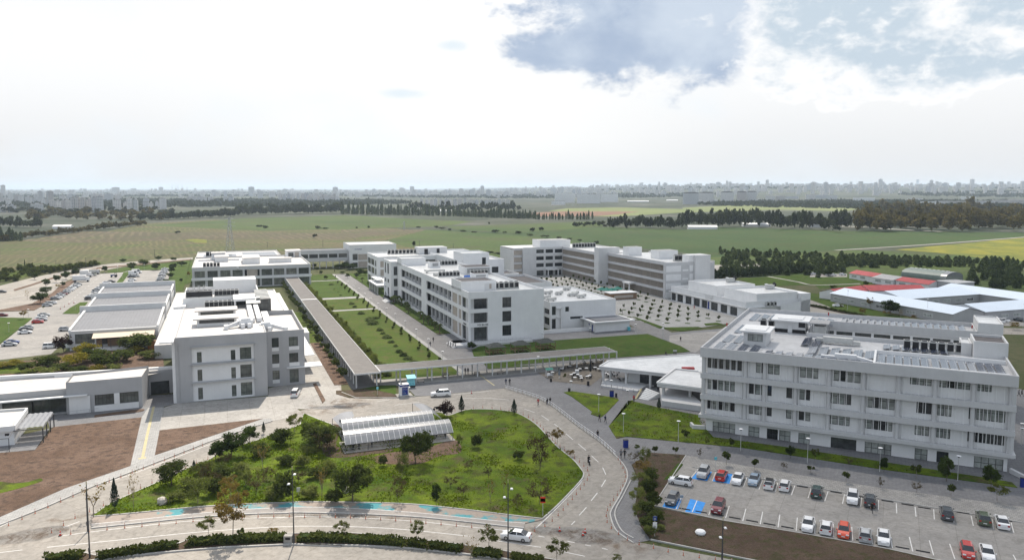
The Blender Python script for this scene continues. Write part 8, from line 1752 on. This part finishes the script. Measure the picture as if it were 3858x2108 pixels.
GL = [MB().lathe(0, 0, [(.07, 0), (.05, .4), (.04, 1.)], 6).mesh('pole', ma('ac_body'))]; GH = MB().lathe(0, 0, [(.1, -.12), (.42, -.02), (.38, .04), (.1, .1)], 10).mesh('lamp_head', ma('white_metal')); GG = MB().lathe(0, 0, [(.05,-.32),(.17,-.28),(.17,-.12),(.1,-.1)], 8).mesh('lantern', ma('dark_steel'))
def garden(z, x, y, ty, lab, grp):
 X, Y = G(z, x, y); h = max(2.2, hgt(z, x, y, ty)); r = empty('garden_lamp', (X, Y, .25), lab, 'garden lamp', grp); o = link('pole', GL[0], r); o.scale = (1, 1, h-.3); link('lamp_head', GH, r, (0, 0, h)); link('lantern', GG, r, (0, 0, h))
for i, (z, x, y, ty) in enumerate([('z6',105,130,36),('z6',80,300,183),('z6',422,366,230),('z6',810,417,280),('z6',1226,492,338),('z6',1676,546,398),('z6',2162,602,448),('z6',2560,380,275),('z6',2562,310,245)]): garden(z, x, y, ty, f'{first(i)} white disc lamp from the left on the faculty block lawn', 'disc lamps on the faculty lawn')
for i, (z, x, y, ty) in enumerate([('z2',765,912,852),('z2',658,817,757),('z2',566,742,684),('z2',483,677,621),('z2',408,614,567),('z2',342,572,524),('z2',280,532,488),('z2',222,492,448),('z2',178,457,415),('z2',133,422,375),('z2',92,397,355),('z2',52,362,325)]): garden(z, x, y, ty, f'{nth(i)} garden lamp along the white footway, counted away', 'lamps along the white footway')
for i, (z, x, y, ty) in enumerate([('K',556,728,580),('K',1115,735,570),('K',1338,912,705),('K',940,1010,765),('K',100,440,240),('z2',1515,760,714),('z2',1878,757,678),('z2',2220,727,648),('z2',2427,752,682)]): garden(z, x, y, ty, f'{first(i)} lamp of those spread over the plaza and lawn paths', 'lamps over the plaza')
for i, (x, y, ty) in enumerate([(122,1045,925),(1015,745,645),(1135,645,560),(470,650,590),(385,850,740),(1945,208,132),(1588,230,155),(1650,325,255),(1565,400,340)]): garden('P', x, y, ty, f'{first(i)} dark lamp of the left car park lawns', 'lamps of the left car park')
for i, (z, x, y, ty) in enumerate([('E',455,600,365),('E',1412,705,470),('E',2560,880,530),('D',2455,500,360),('z2',2427,750,640),('D',158,1110,930)]): garden(z, x, y, ty, f'{first(i)} lamp post from the left along the back road', 'lamp posts along the back road')
def sign(z, x, y, ty, w, parts, lab, ang=0.):
 X, Y = G(z, x, y); h = hgt(z, x, y, ty); r = empty('road_sign', (X, Y, .25), lab, 'sign', None, ang); MB().tube((0,0,0), (0,0,h), .045).build('post', ma('ac_body'), r)
 for z0, z1, c, n_ in parts: MB().box(-w/2, w/2, -.1, -.05, h*z0, h*z1).build(n_, ma(c), r)
 return r, h
r, h = sign('z6', 275, 950, 822, .62, [(.78,.99,'car_blue','bus_panel'),(.38,.7,'white_metal','speed_panel')], 'tall sign with blue panel and white speed panel by the thicket')
text(r, 'D', (-.1,-.1), (1,-.1), -.02, h*.82, .35, 'white_paint', -.01, .006); text(r, '20', (-.1,-.1), (1,-.1), -.13, h*.46, .36, 'black', -.01, .006)
r, h = sign('z5', 1893, 1000, 848, .8, [(.68,.98,'red_plastic','red_panel'),(.74,.9,'white_metal','white_panel')], 'red and white sign on a dark post at the island corner')
sign('z6', 441, 782, 690, .55, [(.8,.98,'car_light_blue','panel')], 'small sign on a pole between the two lower blue bays'); sign('z6', 653, 530, 452, .5, [(.75,.98,'turquoise','panel')], 'small turquoise sign above the upper blue bays'); sign('z4', 2253, 740, 680, .6, [(.45,1.,'white_metal','panel')], 'blank white board in the bushes by the lamp post', .3)
sign('z2', 274, 1185, 1120, .5, [(.7,.99,'light_turquoise','panel')], 'small turquoise sign in the soil bed left of the cash machine')
def bin_(z, x, y, w, h, d, c, lab):
 X, Y = G(z, x, y); o = MB().box(-w/2, w/2, -d/2, d/2, 0, h).build('waste_bin', ma(c)); o.location = (X, Y, .2); o.rotation_euler = (0, 0, rnd.uniform(-.3, .3)); tag(o, lab, 'bin'); MB().box(-w/2-.03, w/2+.03, -d/2-.03, d/2+.03, h, h+.07).build('lid', ma('black'), o)
for a in (('z5',2518,475,.9,1.5,.7,'navy','blue bin at the plaza end of the thicket'),('K',1120,795,1.,1.5,.6,'navy','blue board-like bin on the triangular lawn edge'),('K',1183,800,.5,.9,.5,'black','black bin right of the blue one on the lawn edge'),('K',532,722,.5,.8,.5,'black','black bin near the tip of the triangular lawn'),('K',795,640,.6,1.1,.5,'black','black bin at the corner of the cafe garden'),('K',278,585,.5,.8,.5,'black','black bin at the left edge of the cafe garden'),('z6',2562,640,.5,1.6,.5,'navy','dark blue bin right of the faculty block')): bin_(*a)
X, Y = G('z4', 2178, 1100); o = MB().box(-.6,.6,-.4,.4,0,1.1).build('utility_block', ma('concrete')); o.location = (X, Y, .34); tag(o, 'pale concrete block with a dark opening in the median', 'concrete block'); MB().box(-.35,.35,-.42,-.401,.55,.9).build('opening', ma('black'), o)
for z, x, y, w, h, lab in (('z4',1224,806,1.6,1.1,'large pale boulder on the grass under the round olive tree'),('z5',405,818,1.3,.9,'pale boulder under the broadest olive tree'),('z6',560,935,1.6,.6,'round white manhole ring on the bare earth')):
 X, Y = G(z, x, y); rg = np.random.default_rng(int(x)); m = MB().lathe(0, 0, [(w*.45, 0), (w*.52, h*.4), (w*.42, h*.8), (w*.2, h)], 9); m.v = [(a+rg.normal()*.06*(lab[0] != 'r'), b+rg.normal()*.06*(lab[0] != 'r'), c+rg.normal()*.04*(lab[0] != 'r')) for a, b, c in m.v]; o = m.build('boulder' if 'boulder' in lab else 'manhole_ring', ma('rock' if 'boulder' in lab else 'white_wall')); o.location = (X, Y, .3); tag(o, lab, 'rock' if 'boulder' in lab else 'manhole')
WS = MB().box(-.9,.9,-.08,.08,0,.12).mesh('wheel_stop', ma('black')); ra = math.atan2(rowd.y, rowd.x)
for i in range(14): p = STALLS[i]+rowd*.5+perp*.55; o = link('wheel_stop', WS, None, (p.x, p.y, .22), ra); tag(o, f'{first(i)} black wheel stop from the left in the lower row of bays', 'wheel stop', 'wheel stops in the lower bays')
for i, (x, y) in enumerate(((1195,640),(1405,675),(1725,730),(1850,752),(1955,772),(2195,803),(2460,850),(1090,618),(1540,700))): X, Y = G('z6', x, y); o = link('wheel_stop', WS, None, (X, Y, .22), ra); tag(o, f'{first(i)} black wheel stop of the upper row of bays', 'wheel stop', 'wheel stops in the upper bays')
sheet('garden_floor', gp('K', [(85,460),(300,580),(835,640),(985,520),(960,420),(1060,270),(900,300),(450,370),(380,440)]), .24, 'garden_gravel')
gt = 'white tables of the cafe garden'
TB = MB().lathe(0, 0, [(.5, .70), (.5, .75)], 10).mesh('tabletop', ma('white_metal')); TL = MB().lathe(0, 0, [(.25, 0), (.04, .05), (.04, .7)], 8).mesh('pedestal', ma('dark_steel')); cm_ = MB().box(-.22,.22,-.22,.22,.42,.47); cm_.box(-.22,-.18,-.22,.22,.47,.85); CH = cm_.mesh('chair', ma('black')); CL = MB().box(-.2,-.16,-.2,-.16,0,.42).mesh('leg', ma('black'))
ci = 0
for i, (x, y) in enumerate(((575,365),(725,350),(870,345),(960,320),(540,400),(600,500),(650,520),(560,520),(690,540),(815,535),(610,560),(700,570),(780,545),(940,440),(890,420),(680,440),(770,430),(430,440),(250,510),(300,490),(1050,520),(1160,540),(1190,490),(1250,590),(1350,520),(1080,540))):
 X, Y = G('K', x, y); zt = .2 if x < 985 else .55; r = empty('cafe_table', (X, Y, zt), f'{first(i)} white cafe table, counted through the garden to the terrace', 'table', gt); link('tabletop', TB, r); link('pedestal', TL, r)
 for k in range(2+i % 2):
  a = k*2.3+i; ci += 1; q = empty('cafe_chair', (X+math.cos(a)*.75, Y+math.sin(a)*.75, zt), 'dark chair drawn up to a white cafe table', 'chair', 'dark cafe chairs', a+math.pi*0); link('seat', CH, q, (0, 0, 0), math.pi); [link('leg', CL, q, (p, s_)) for p in (0, .36) for s_ in (0, .36)]
def closed_umbrella(z, x, y, ty, c, lab):
 X, Y = G(z, x, y); h = hgt(z, x, y, ty); r = empty('closed_umbrella', (X, Y, .2), lab, 'umbrella', 'closed cafe umbrellas'); MB().lathe(0, 0, [(.3, 0), (.3, .1), (.035, .12), (.035, h)], 8).build('pole', ma('steel'), r); MB().lathe(0, 0, [(.3, .8), (.36, 1.1), (.24, h*.6), (.06, h)], 8).build('canopy', ma(c), r)
closed_umbrella('K', 826, 480, 258, 'black', 'tall closed black umbrella in the cafe garden'); closed_umbrella('K', 395, 535, 400, 'grey_canvas', 'closed grey umbrella at the left of the cafe garden')
X, Y = G('K', 255, 520); r = empty('swing_seat', (X, Y, .2), 'white swing seat with a green striped roof by the plaza', 'swing seat', None, TH); m = MB()
for a in (-.9, .9): m.tube((a,-.6,0), (a,-.2,2.1), .05); m.tube((a,.6,0), (a,.2,2.1), .05)
m.build('frame', ma('white_metal'), r); MB().add([(-1.1,-.7,2.1),(1.1,-.7,2.1),(1.1,.7,2.35),(-1.1,.7,2.35)], [(0,1,2,3)]).build('roof', ma('green_canvas'), r); m = MB().box(-.8,.8,-.5,-.1,.45,.5); m.box(-.8,.8,-.12,-.08,.5,.95); m.build('seat', ma('white_metal'), r)
X, Y = G('K', 640, 495); o = MB().box(-.5,.5,-.4,.4,0,1.5).build('drinks_fridge', ma('white_wall')); o.location = (X, Y, .2); tag(o, 'white fridge box among the cafe garden tables', 'fridge'); MB().box(-.4,.4,-.42,-.401,.2,1.3).build('door', ma('ac_body'), o)
for i, (x, y, c) in enumerate(((40,445,'blue_canvas'),(100,452,'turquoise'))):
 X, Y = G('C', x, y); r = empty('parasol', (X, Y, .2), ('blue and white' if i == 0 else 'turquoise')+' open parasol between the rear blocks', 'umbrella', 'open parasols'); MB().lathe(0, 0, [(.05, 0), (.05, 3.)], 6).build('pole', ma('white_metal'), r); MB().lathe(0, 0, [(3.4, 2.6), (.1, 4.)], 8).build('canopy', ma(c), r)
for i, (x, y) in enumerate(((1180,745),(1240,750),(1300,752),(1370,735))):
 X, Y = G('C', x, y); r = empty('market_umbrella', (X, Y, .2), f'{first(i)} dark green canopy from the left beside the brown kiosk', 'umbrella', 'green canopies'); MB().lathe(0, 0, [(.06, 0), (.06, 3.)], 6).build('pole', ma('wood'), r); MB().lathe(0, 0, [(2.9, 2.5), (.1, 3.8)], 4+4*(i % 2)).build('canopy', ma('green_canvas'), r)
for i, (x, y) in enumerate(((1205,1030),(1025,1035),(790,1045),(600,1095))):
 X, Y = G('z2', x if i else 1200, y-5); r = empty('bench', (X, Y, .22), ['bench under the crossing walkway with dark items','white bench in the middle under the crossing walkway','dark bench with a parked bike under the walkway','small pale bench right of the turquoise booth'][i], 'bench', 'benches under the walkway', TH); MB().box(-.9,.9,-.22,.22,.42,.48).build('seat', ma('tan_panel'), r); MB().box(-.9,.9,.2,.24,.5,.9).build('backrest', ma('tan_panel'), r); [MB().box(a-.05,a+.05,-.2,.2,0,.42).build('leg', ma('dark_steel'), r) for a in (-.75,.75)]
def pylon(z, x, y, ty, lab):
 X, Y = G(z, x, y); h = hgt(z, x, y, ty); m = MB(); b = h*.1; r_ = .14
 lv = [(b*(1-.85*t), h*t) for t in (0, .2, .38, .54, .68, .8, .9, 1.)]
 for (w0, z0), (w1, z1) in zip(lv, lv[1:]):
  c0 = [(w0,w0,z0),(-w0,w0,z0),(-w0,-w0,z0),(w0,-w0,z0)]; c1 = [(w1,w1,z1),(-w1,w1,z1),(-w1,-w1,z1),(w1,-w1,z1)]
  for i in range(4): m.tube(c0[i], c1[i], r_, n=4, cap=False); m.tube(c0[i], c1[(i+1) % 4], r_*.6, n=4, cap=False); m.tube(c0[(i+1) % 4], c1[i], r_*.6, n=4, cap=False)
 o = m.build('power_pylon', ma('steel')); o.location = (X, Y, 0); tag(o, lab, 'pylon', 'power pylons'); a = MB()
 for t, w in ((.72, .2), (.84, .16), (.95, .12)):
  for s_ in (-1, 1): a.tube((0,0,h*t+.8), (s_*h*w,0,h*t), .1, n=4, cap=False); a.tube((0,0,h*t-.5), (s_*h*w,0,h*t), .1, n=4, cap=False)
 a.build('cross_arm', ma('steel'), o)
pylon('f1', 1738, 585, 335, 'tall lattice power pylon on the brown field'); pylon('f2', 475, 430, 368, 'faint lattice pylon far behind the green fields')
for i, (z, x, y, ty) in enumerate([('f1',2018,565,525),('f1',2437,565,510),('f2',105,540,505),('f2',350,535,505),('f2',590,555,515),('f2',845,570,535),('f1',1168,640,580),('f1',650,720,640),('f1',425,740,665),('f3',1305,180,90)]):
 X, Y = G(z, x, y); h = hgt(z, x, y, ty); o = MB().lathe(0, 0, [(.16, 0), (.09, h)], 6).build('utility_pole', ma('dark_steel')); o.location = (X, Y, gz(X, Y)); tag(o, f'{first(i)} thin pole of the line across the fields', 'pole', 'thin poles across the fields'); MB().box(-.9,.9,-.05,.05,h*.94,h*.96).build('cross_arm', ma('dark_steel'), o)
# the city
def tower(z, x0, x1, yt, yb, lab, grp=None, m='block_facade', cap=True, dep=.7, name='apartment_tower', rot=None):
 X, Y = G(z, (x0+x1)/2, yb); g = gz(X, Y); w = (x1-x0)/ZN[z][2]*Y/F; h = max(6., hgt(z, (x0+x1)/2, yb, yt)-g); d = max(9., min(w*dep, 26)); b = MB(); a = rnd.uniform(-.5, .5) if rot is None else rot
 if rot is None: w *= .88; d = min(d, w)
 b.box(-w/2, w/2, 0, d, 0, h)
 if cap and w < 60: b.box(-w*.18, w*.18, d*.3, d*.7, h, h+3.2); b.box(-w/2-.5, w/2+.5, -.9, -.01, h*.1, h*.12)
 o = b.build(name, ma(m)); o.location = (X, Y, g); o.rotation_euler = (0, 0, a-math.atan2(X, Y)); tag(o, lab, 'apartment block', grp)
 MB().box(-w/2+.4, w/2-.4, .4, d-.4, h+.01, h+.5).build('roof', ma('dark_roof' if rnd.random() < .3 else 'grey_roof'), o)
 return o
near = [(380,425,212,292),(428,465,215,290),(465,500,212,285),(503,535,208,285),(538,568,192,300),(570,598,188,300),(604,645,196,300),(650,698,205,295),(697,738,188,303),(742,788,182,305),(855,918,206,296),(968,1004,195,298),(1008,1040,206,300),(1088,1130,222,292),(1172,1195,222,275),(1214,1262,196,276),(1130,1160,230,285),(930,965,230,292)]
for i, a in enumerate(near): tower('f1', *a, f'{first(i)} tall pale tower from the left in the nearest tower group', 'nearest tower group at left')
far = [(0,28,158,250),(32,60,190,240),(68,105,158,222),(110,145,170,235),(150,185,175,235),(190,228,182,250),(236,262,195,240),(264,290,168,225),(293,326,143,235),(330,350,205,250),(352,375,142,250),(376,410,142,250),(318,345,200,255),(445,488,176,215),(512,549,168,212),(682,734,162,215),(738,780,165,218),(784,842,162,220),(882,922,166,218),(1090,1130,196,240),(1408,1440,188,222),(1444,1478,182,224),(1482,1536,184,226),(1540,1563,188,232),(1568,1604,186,224),(1686,1718,184,226),(1722,1764,182,230),(1952,1990,140,192),(52,90,206,262),(0,46,255,300),(60,110,250,300),(235,330,240,290)]
for i, a in enumerate(far): tower('f1', *a, f'{first(i)} tower of the hazier rows behind the nearest left towers', 'hazier tower rows at left')
for i in range(13): x = 2100+i*34; tower('f1', x, x+27, 160+rnd.uniform(-4, 8), 216, f'{first(i)} slab of the pale row right of the round tower', 'pale slab row');
for i in range(6): x = 2320+i*42; tower('f1', x, x+36, 186+rnd.uniform(-6, 8), 222, f'{first(i)} low block before the pale slab row', 'low blocks before the slab row')
for i in range(11): x = 596+i*36; tower('f2', x, x+(30 if i % 3 else 24), 204+rnd.uniform(-3, 5)-(4 if 225 < i*36 < 330 else 0), 246+i*1.2, f'{first(i)} apartment block from the left in the central row', 'central apartment row')
for i in range(9): x = 980+i*33; tower('f2', x, x+27, 208+rnd.uniform(-4, 5), 240, f'{first(i)} small block continuing the central row to the right', 'small blocks of the central row')
tower('f2', 892, 925, 124, 185, 'single tall tower standing above the central city', None, name='apartment_tower'); tower('f1', 848, 905, 112, 160, 'broad hazy tower before the horizon left of the mosque'); tower('f1', 1198, 1228, 110, 162, 'slender hazy tower left of the minarets')
for x0, x1, yt, yb, l in ((1610,1762,158,228,'left wing of the long white hospital block'),(1778,1955,164,232,'middle wing of the long white hospital block'),(1958,2088,160,222,'right wing of the long white hospital block')): tower('f2', x0, x1, yt, yb, l, 'white hospital wings', 'white_block_facade', False, .2, 'hospital_wing', 0.)
tower('f2', 1585, 1690, 215, 243, 'low white hospital front building', 'white hospital wings', 'white_block_facade', False, .3, 'hospital_wing', 0.)
for i, (x0, x1, yt, yb) in enumerate(((2,118,156,240),(122,232,154,238),(286,383,150,232),(408,480,148,230),(486,555,146,230))):
 o = tower('f3', x0, x1, yt, yb, f'{first(i)} grey slab block with a dark curved roof from the left', 'dark-roofed slab blocks', 'block_facade', False, .25, 'slab_block', 0.); bb = [v[:] for v in (o.bound_box[0], o.bound_box[6])]; w, d, h = bb[1][0], bb[1][1], bb[1][2]
 m = MB()
 for k in range(8): a0, a1 = math.pi*k/8, math.pi*(k+1)/8; m.quad((-w*math.cos(a0),-.3,h+4*math.sin(a0)), (-w*math.cos(a1),-.3,h+4*math.sin(a1)), (-w*math.cos(a1),d,h+4*math.sin(a1)), (-w*math.cos(a0),d,h+4*math.sin(a0))); m.quad((-w*math.cos(a0),-.3,h), (-w*math.cos(a1),-.3,h), (-w*math.cos(a1),-.3,h+4*math.sin(a1)), (-w*math.cos(a0),-.3,h+4*math.sin(a0)))
 m.build('curved_roof', ma('dark_roof'), o)
lowb = [(108,260,205,238,'white'),(625,695,176,224,'pink'),(705,772,176,224,'pink'),(780,870,180,205,'pink'),(930,1000,166,208,''),(1005,1090,168,205,''),(1092,1162,172,212,''),(1290,1440,190,228,'white'),(1700,1800,195,225,'white'),(1803,1905,218,258,'white'),(1905,2005,216,252,''),(2010,2150,218,252,''),(2105,2205,185,210,'white'),(2200,2340,215,258,''),(2345,2460,208,250,''),(2465,2576,205,250,''),(555,615,198,222,'')]
for i, (x0, x1, yt, yb, c) in enumerate(lowb): tower('f3', x0, x1, yt, yb, f'{first(i)} low campus block from the left among the distant right trees', 'low blocks among the right trees', 'white_block_facade' if c == 'white' else 'block_facade', False, .3, 'campus_block', rnd.uniform(-.15, .15))
for i, (z, x0, x1, yt, yb) in enumerate((('f3',45,260,395,428),('f3',460,660,378,408),('f3',962,1045,393,414),('f1',400,525,405,425),('f2',2160,2320,207,222),('f2',2455,2540,200,215),('f2',745,830,284,298))):
 X, Y = G(z, (x0+x1)/2, yb); w = (x1-x0)/2.003*Y/F; B = Bld('farm_shed', f'{first(i)} long white-roofed shed among the fields, from the right wood to the left', 'shed', 0, 0, -math.atan2(X, Y)*.3, 'white sheds among the fields'); B.o.location = (X, Y, gz(X, Y)); gable(B, -w/2, w/2, 0, 12, 3.2, 5., 'u', 'white_wall', 'white_wall', False)
X, Y = G('f1', 1355, 153); sc_ = Y/F/2.003; r = empty('mosque', (X, Y, gz(X, Y)), 'hazy domed mosque with six slender minarets on the horizon', 'mosque')
MB().box(-30*sc_, 30*sc_, 0, 40, 0, 9*sc_).build('prayer_hall', ma('block_facade'), r); MB().lathe(0, 20, [(20*sc_, 9*sc_), (18*sc_, 15*sc_), (12*sc_, 20*sc_), (2*sc_, 23*sc_)], 14).build('dome', ma('grey_roof'), r)
for x, t in ((1297,96),(1327,98),(1342,98),(1372,96),(1380,108),(1410,106)): a = (x-1355)*sc_; h = (153-t)*sc_; MB().lathe(a, 10, [(3.2, 0), (2.6, h*.6), (4., h*.61), (2.4, h*.63), (2., h*.85), (.2, h)], 8).build('minaret', ma('block_facade'), r)
rg_ = random.Random(77)
for i in range(120):
 right = i % 3 != 0; x = rg_.uniform(1500, 3858) if right else rg_.uniform(0, 2200); d = rg_.uniform(4200, 7600); X = (x-CX)/F*d; g = gz(X, d); h = rg_.uniform(26, 48)*(1.5 if rg_.random() < .12 else 1); w = rg_.uniform(16, 34)
 m = MB().box(-w/2, w/2, 0, rg_.uniform(14, 22), 0, h); m.box(-3, 3, 4, 10, h, h+4); o = m.build('apartment_tower', ma('block_facade')); o.location = (X, d, g-1); o.rotation_euler = (0, 0, rg_.uniform(-.7, .7)); tag(o, 'hazy apartment tower of the distant city skyline', 'apartment block', 'hazy skyline towers')
for z, x0, x1, yt, yb in (('f3',2362,2388,16,100),('f3',2505,2542,30,100),('f3',1760,1782,52,120),('f3',695,722,84,140)): tower(z, x0, x1, yt, yb, {2362:'tallest tower rising above the right skyline',2505:'broad tall tower at the right end of the skyline',1760:'slender tower right of the middle of the right skyline',695:'tower with a pointed cap in the right skyline'}[x0])
m = MB()
for i in range(2300):
 a = rg_.uniform(-.70, .70); d = 3800+rg_.random()**.8*6500; X = math.tan(a)*d
 if a < .05 and d < 4600 and rg_.random() < .6: continue
 g = gz(X, d); w, q, h = rg_.uniform(12, 30), rg_.uniform(10, 18), rg_.uniform(8, 26)*(1.3 if a > .1 else 1)*(1.7 if rg_.random() < .12 else 1); m.box(X-w/2, X+w/2, d, d+q, g-1, g+h)
o = m.build('distant_city', ma('block_facade')); o['kind'] = 'stuff'
def stain(z, x, y, rx, ry, a=0.):
 m_ = MATS.get('mud')
 if not m_:
  m_, n2_, o2 = newmat('mud'); MATS['mud'] = m_; d = N(n2_, 'ShaderNodeBsdfDiffuse'); d.inputs[0].default_value = (.21,.15,.105,1); t = N(n2_, 'ShaderNodeBsdfTransparent'); mx = N(n2_, 'ShaderNodeMixShader')
  at = N(n2_, 'ShaderNodeAttribute', attribute_name='amount'); c = ramp(n2_, noise(n2_, position(n2_), .45, 7., .7, .6), [(.46, (0,)*3), (.66, (.55,)*3)]); mu = mix(n2_, 1., c, at.outputs['Color'], 'MULTIPLY')
  n2_.links.new(mu, mx.inputs[0]); n2_.links.new(t.outputs[0], mx.inputs[1]); n2_.links.new(d.outputs[0], mx.inputs[2]); n2_.links.new(mx.outputs[0], o2.inputs['Surface'])
 X, Y = G(z, x, y); V = [(0, 0, 0)]; Fc = []; n = 20; T_ = [1.]
 for j, r in ((1, .55), (2, 1.)):
  for i in range(n): b = 2*math.pi*i/n; V.append((r*rx*math.cos(b), r*ry*math.sin(b), 0)); T_.append(.9 if j == 1 else 0.)
 Fc = [(0, 1+i, 1+(i+1) % n) for i in range(n)]+[(1+i, 1+n+i, 1+n+(i+1) % n, 1+(i+1) % n) for i in range(n)]
 me = bpy.data.meshes.new('mud_stain'); me.from_pydata(V, [], Fc); me.materials.append(m_); at = me.attributes.new('amount', 'FLOAT', 'POINT'); at.data.foreach_set('value', T_)
 o = link('mud_stain', me, None, (X, Y, .213), a); o['kind'] = 'structure'
for q in (('z5',350,140,9,5,.2),('z5',200,200,8,4,.3),('z5',470,160,5,3,0),('z5',2150,1130,7,3,-.3),('z5',2400,1190,9,3,-.5),('z5',1850,1105,4,1.5,0),('z4',120,1060,7,3,.5),('z4',300,1030,7,2.5,.4),('z4',520,910,4,1.5,.4),('z4',1900,900,12,1.2,0),('z5',500,1000,12,1.,-.1),('z6',900,560,5,1.6,-.4),('z6',1300,640,6,1.5,-.4),('z6',2050,760,7,2,-.4)): stain(*q)
def cloud():  # unseen cloud, added above the view to shade the right of the scene
 m_, nt_, out_2 = newmat('shade_cloud_body'); tr = N(nt_, 'ShaderNodeBsdfTransparent'); df = N(nt_, 'ShaderNodeBsdfTranslucent'); d2 = N(nt_, 'ShaderNodeBsdfDiffuse'); ad = N(nt_, 'ShaderNodeMixShader'); mx = N(nt_, 'ShaderNodeMixShader')
 df.inputs[0].default_value = (.9,.92,.95,1); d2.inputs[0].default_value = (.85,.87,.9,1); ad.inputs[0].default_value = .4; nt_.links.new(df.outputs[0], ad.inputs[1]); nt_.links.new(d2.outputs[0], ad.inputs[2])
 at = N(nt_, 'ShaderNodeAttribute', attribute_name='thick'); nz_ = noise(nt_, position(nt_), .004, 5., .6)
 a = N(nt_, 'ShaderNodeMath', operation='MULTIPLY_ADD'); nt_.links.new(nz_, a.inputs[0]); a.inputs[1].default_value = .5; a.inputs[2].default_value = -.25
 b = N(nt_, 'ShaderNodeMath', operation='ADD', use_clamp=True); nt_.links.new(at.outputs['Fac'], b.inputs[0]); nt_.links.new(a.outputs[0], b.inputs[1])
 nt_.links.new(b.outputs[0], mx.inputs[0]); nt_.links.new(tr.outputs[0], mx.inputs[1]); nt_.links.new(ad.outputs[0], mx.inputs[2]); nt_.links.new(mx.outputs[0], out_2.inputs['Surface'])
 ZC = 900.; off = Vector((sd.x, sd.y))*(ZC/sd.z); V = []; T_ = []; Fc = []; nx_, ny_ = 60, 60
 xs = [-420+1500*i/(nx_-1) for i in range(nx_)]; ys = [-60+900*j/(ny_-1) for j in range(ny_)]
 edge = lambda Y: CLOUD_EDGE(Y)
 for lay in (0, 1):
  for y in ys:
   for x in xs:
    s_ = sstep(x-edge(y), -CLOUD_SOFT, CLOUD_SOFT)*sstep(y, -60, 20)*sstep(560-y, 0, 200)*sstep(1080-x, 0, 200); th = 60*s_+12*math.sin(x*.021)*math.sin(y*.027)*s_
    V.append((x+off.x, y+off.y, ZC+(th*2 if lay else -th*.2))); T_.append(s_*CLOUD_D)
 for lay in (0, 1):
  for j in range(ny_-1):
   for i in range(nx_-1): k = lay*nx_*ny_+j*nx_+i; q = (k, k+1, k+nx_+1, k+nx_); Fc.append(q if lay else q[::-1])
 me = bpy.data.meshes.new('cloud'); me.from_pydata(V, [], Fc); me.materials.append(m_); at_ = me.attributes.new('thick', 'FLOAT', 'POINT'); at_.data.foreach_set('value', T_); o = link('cloud', me); o['kind'] = 'stuff'
CLOUD_SOFT = 22.; CLOUD_D = .5
CLOUD_EDGE = lambda Y: -8-.10*(Y-100) if Y < 260 else -24-.24*(Y-260)
cloud()
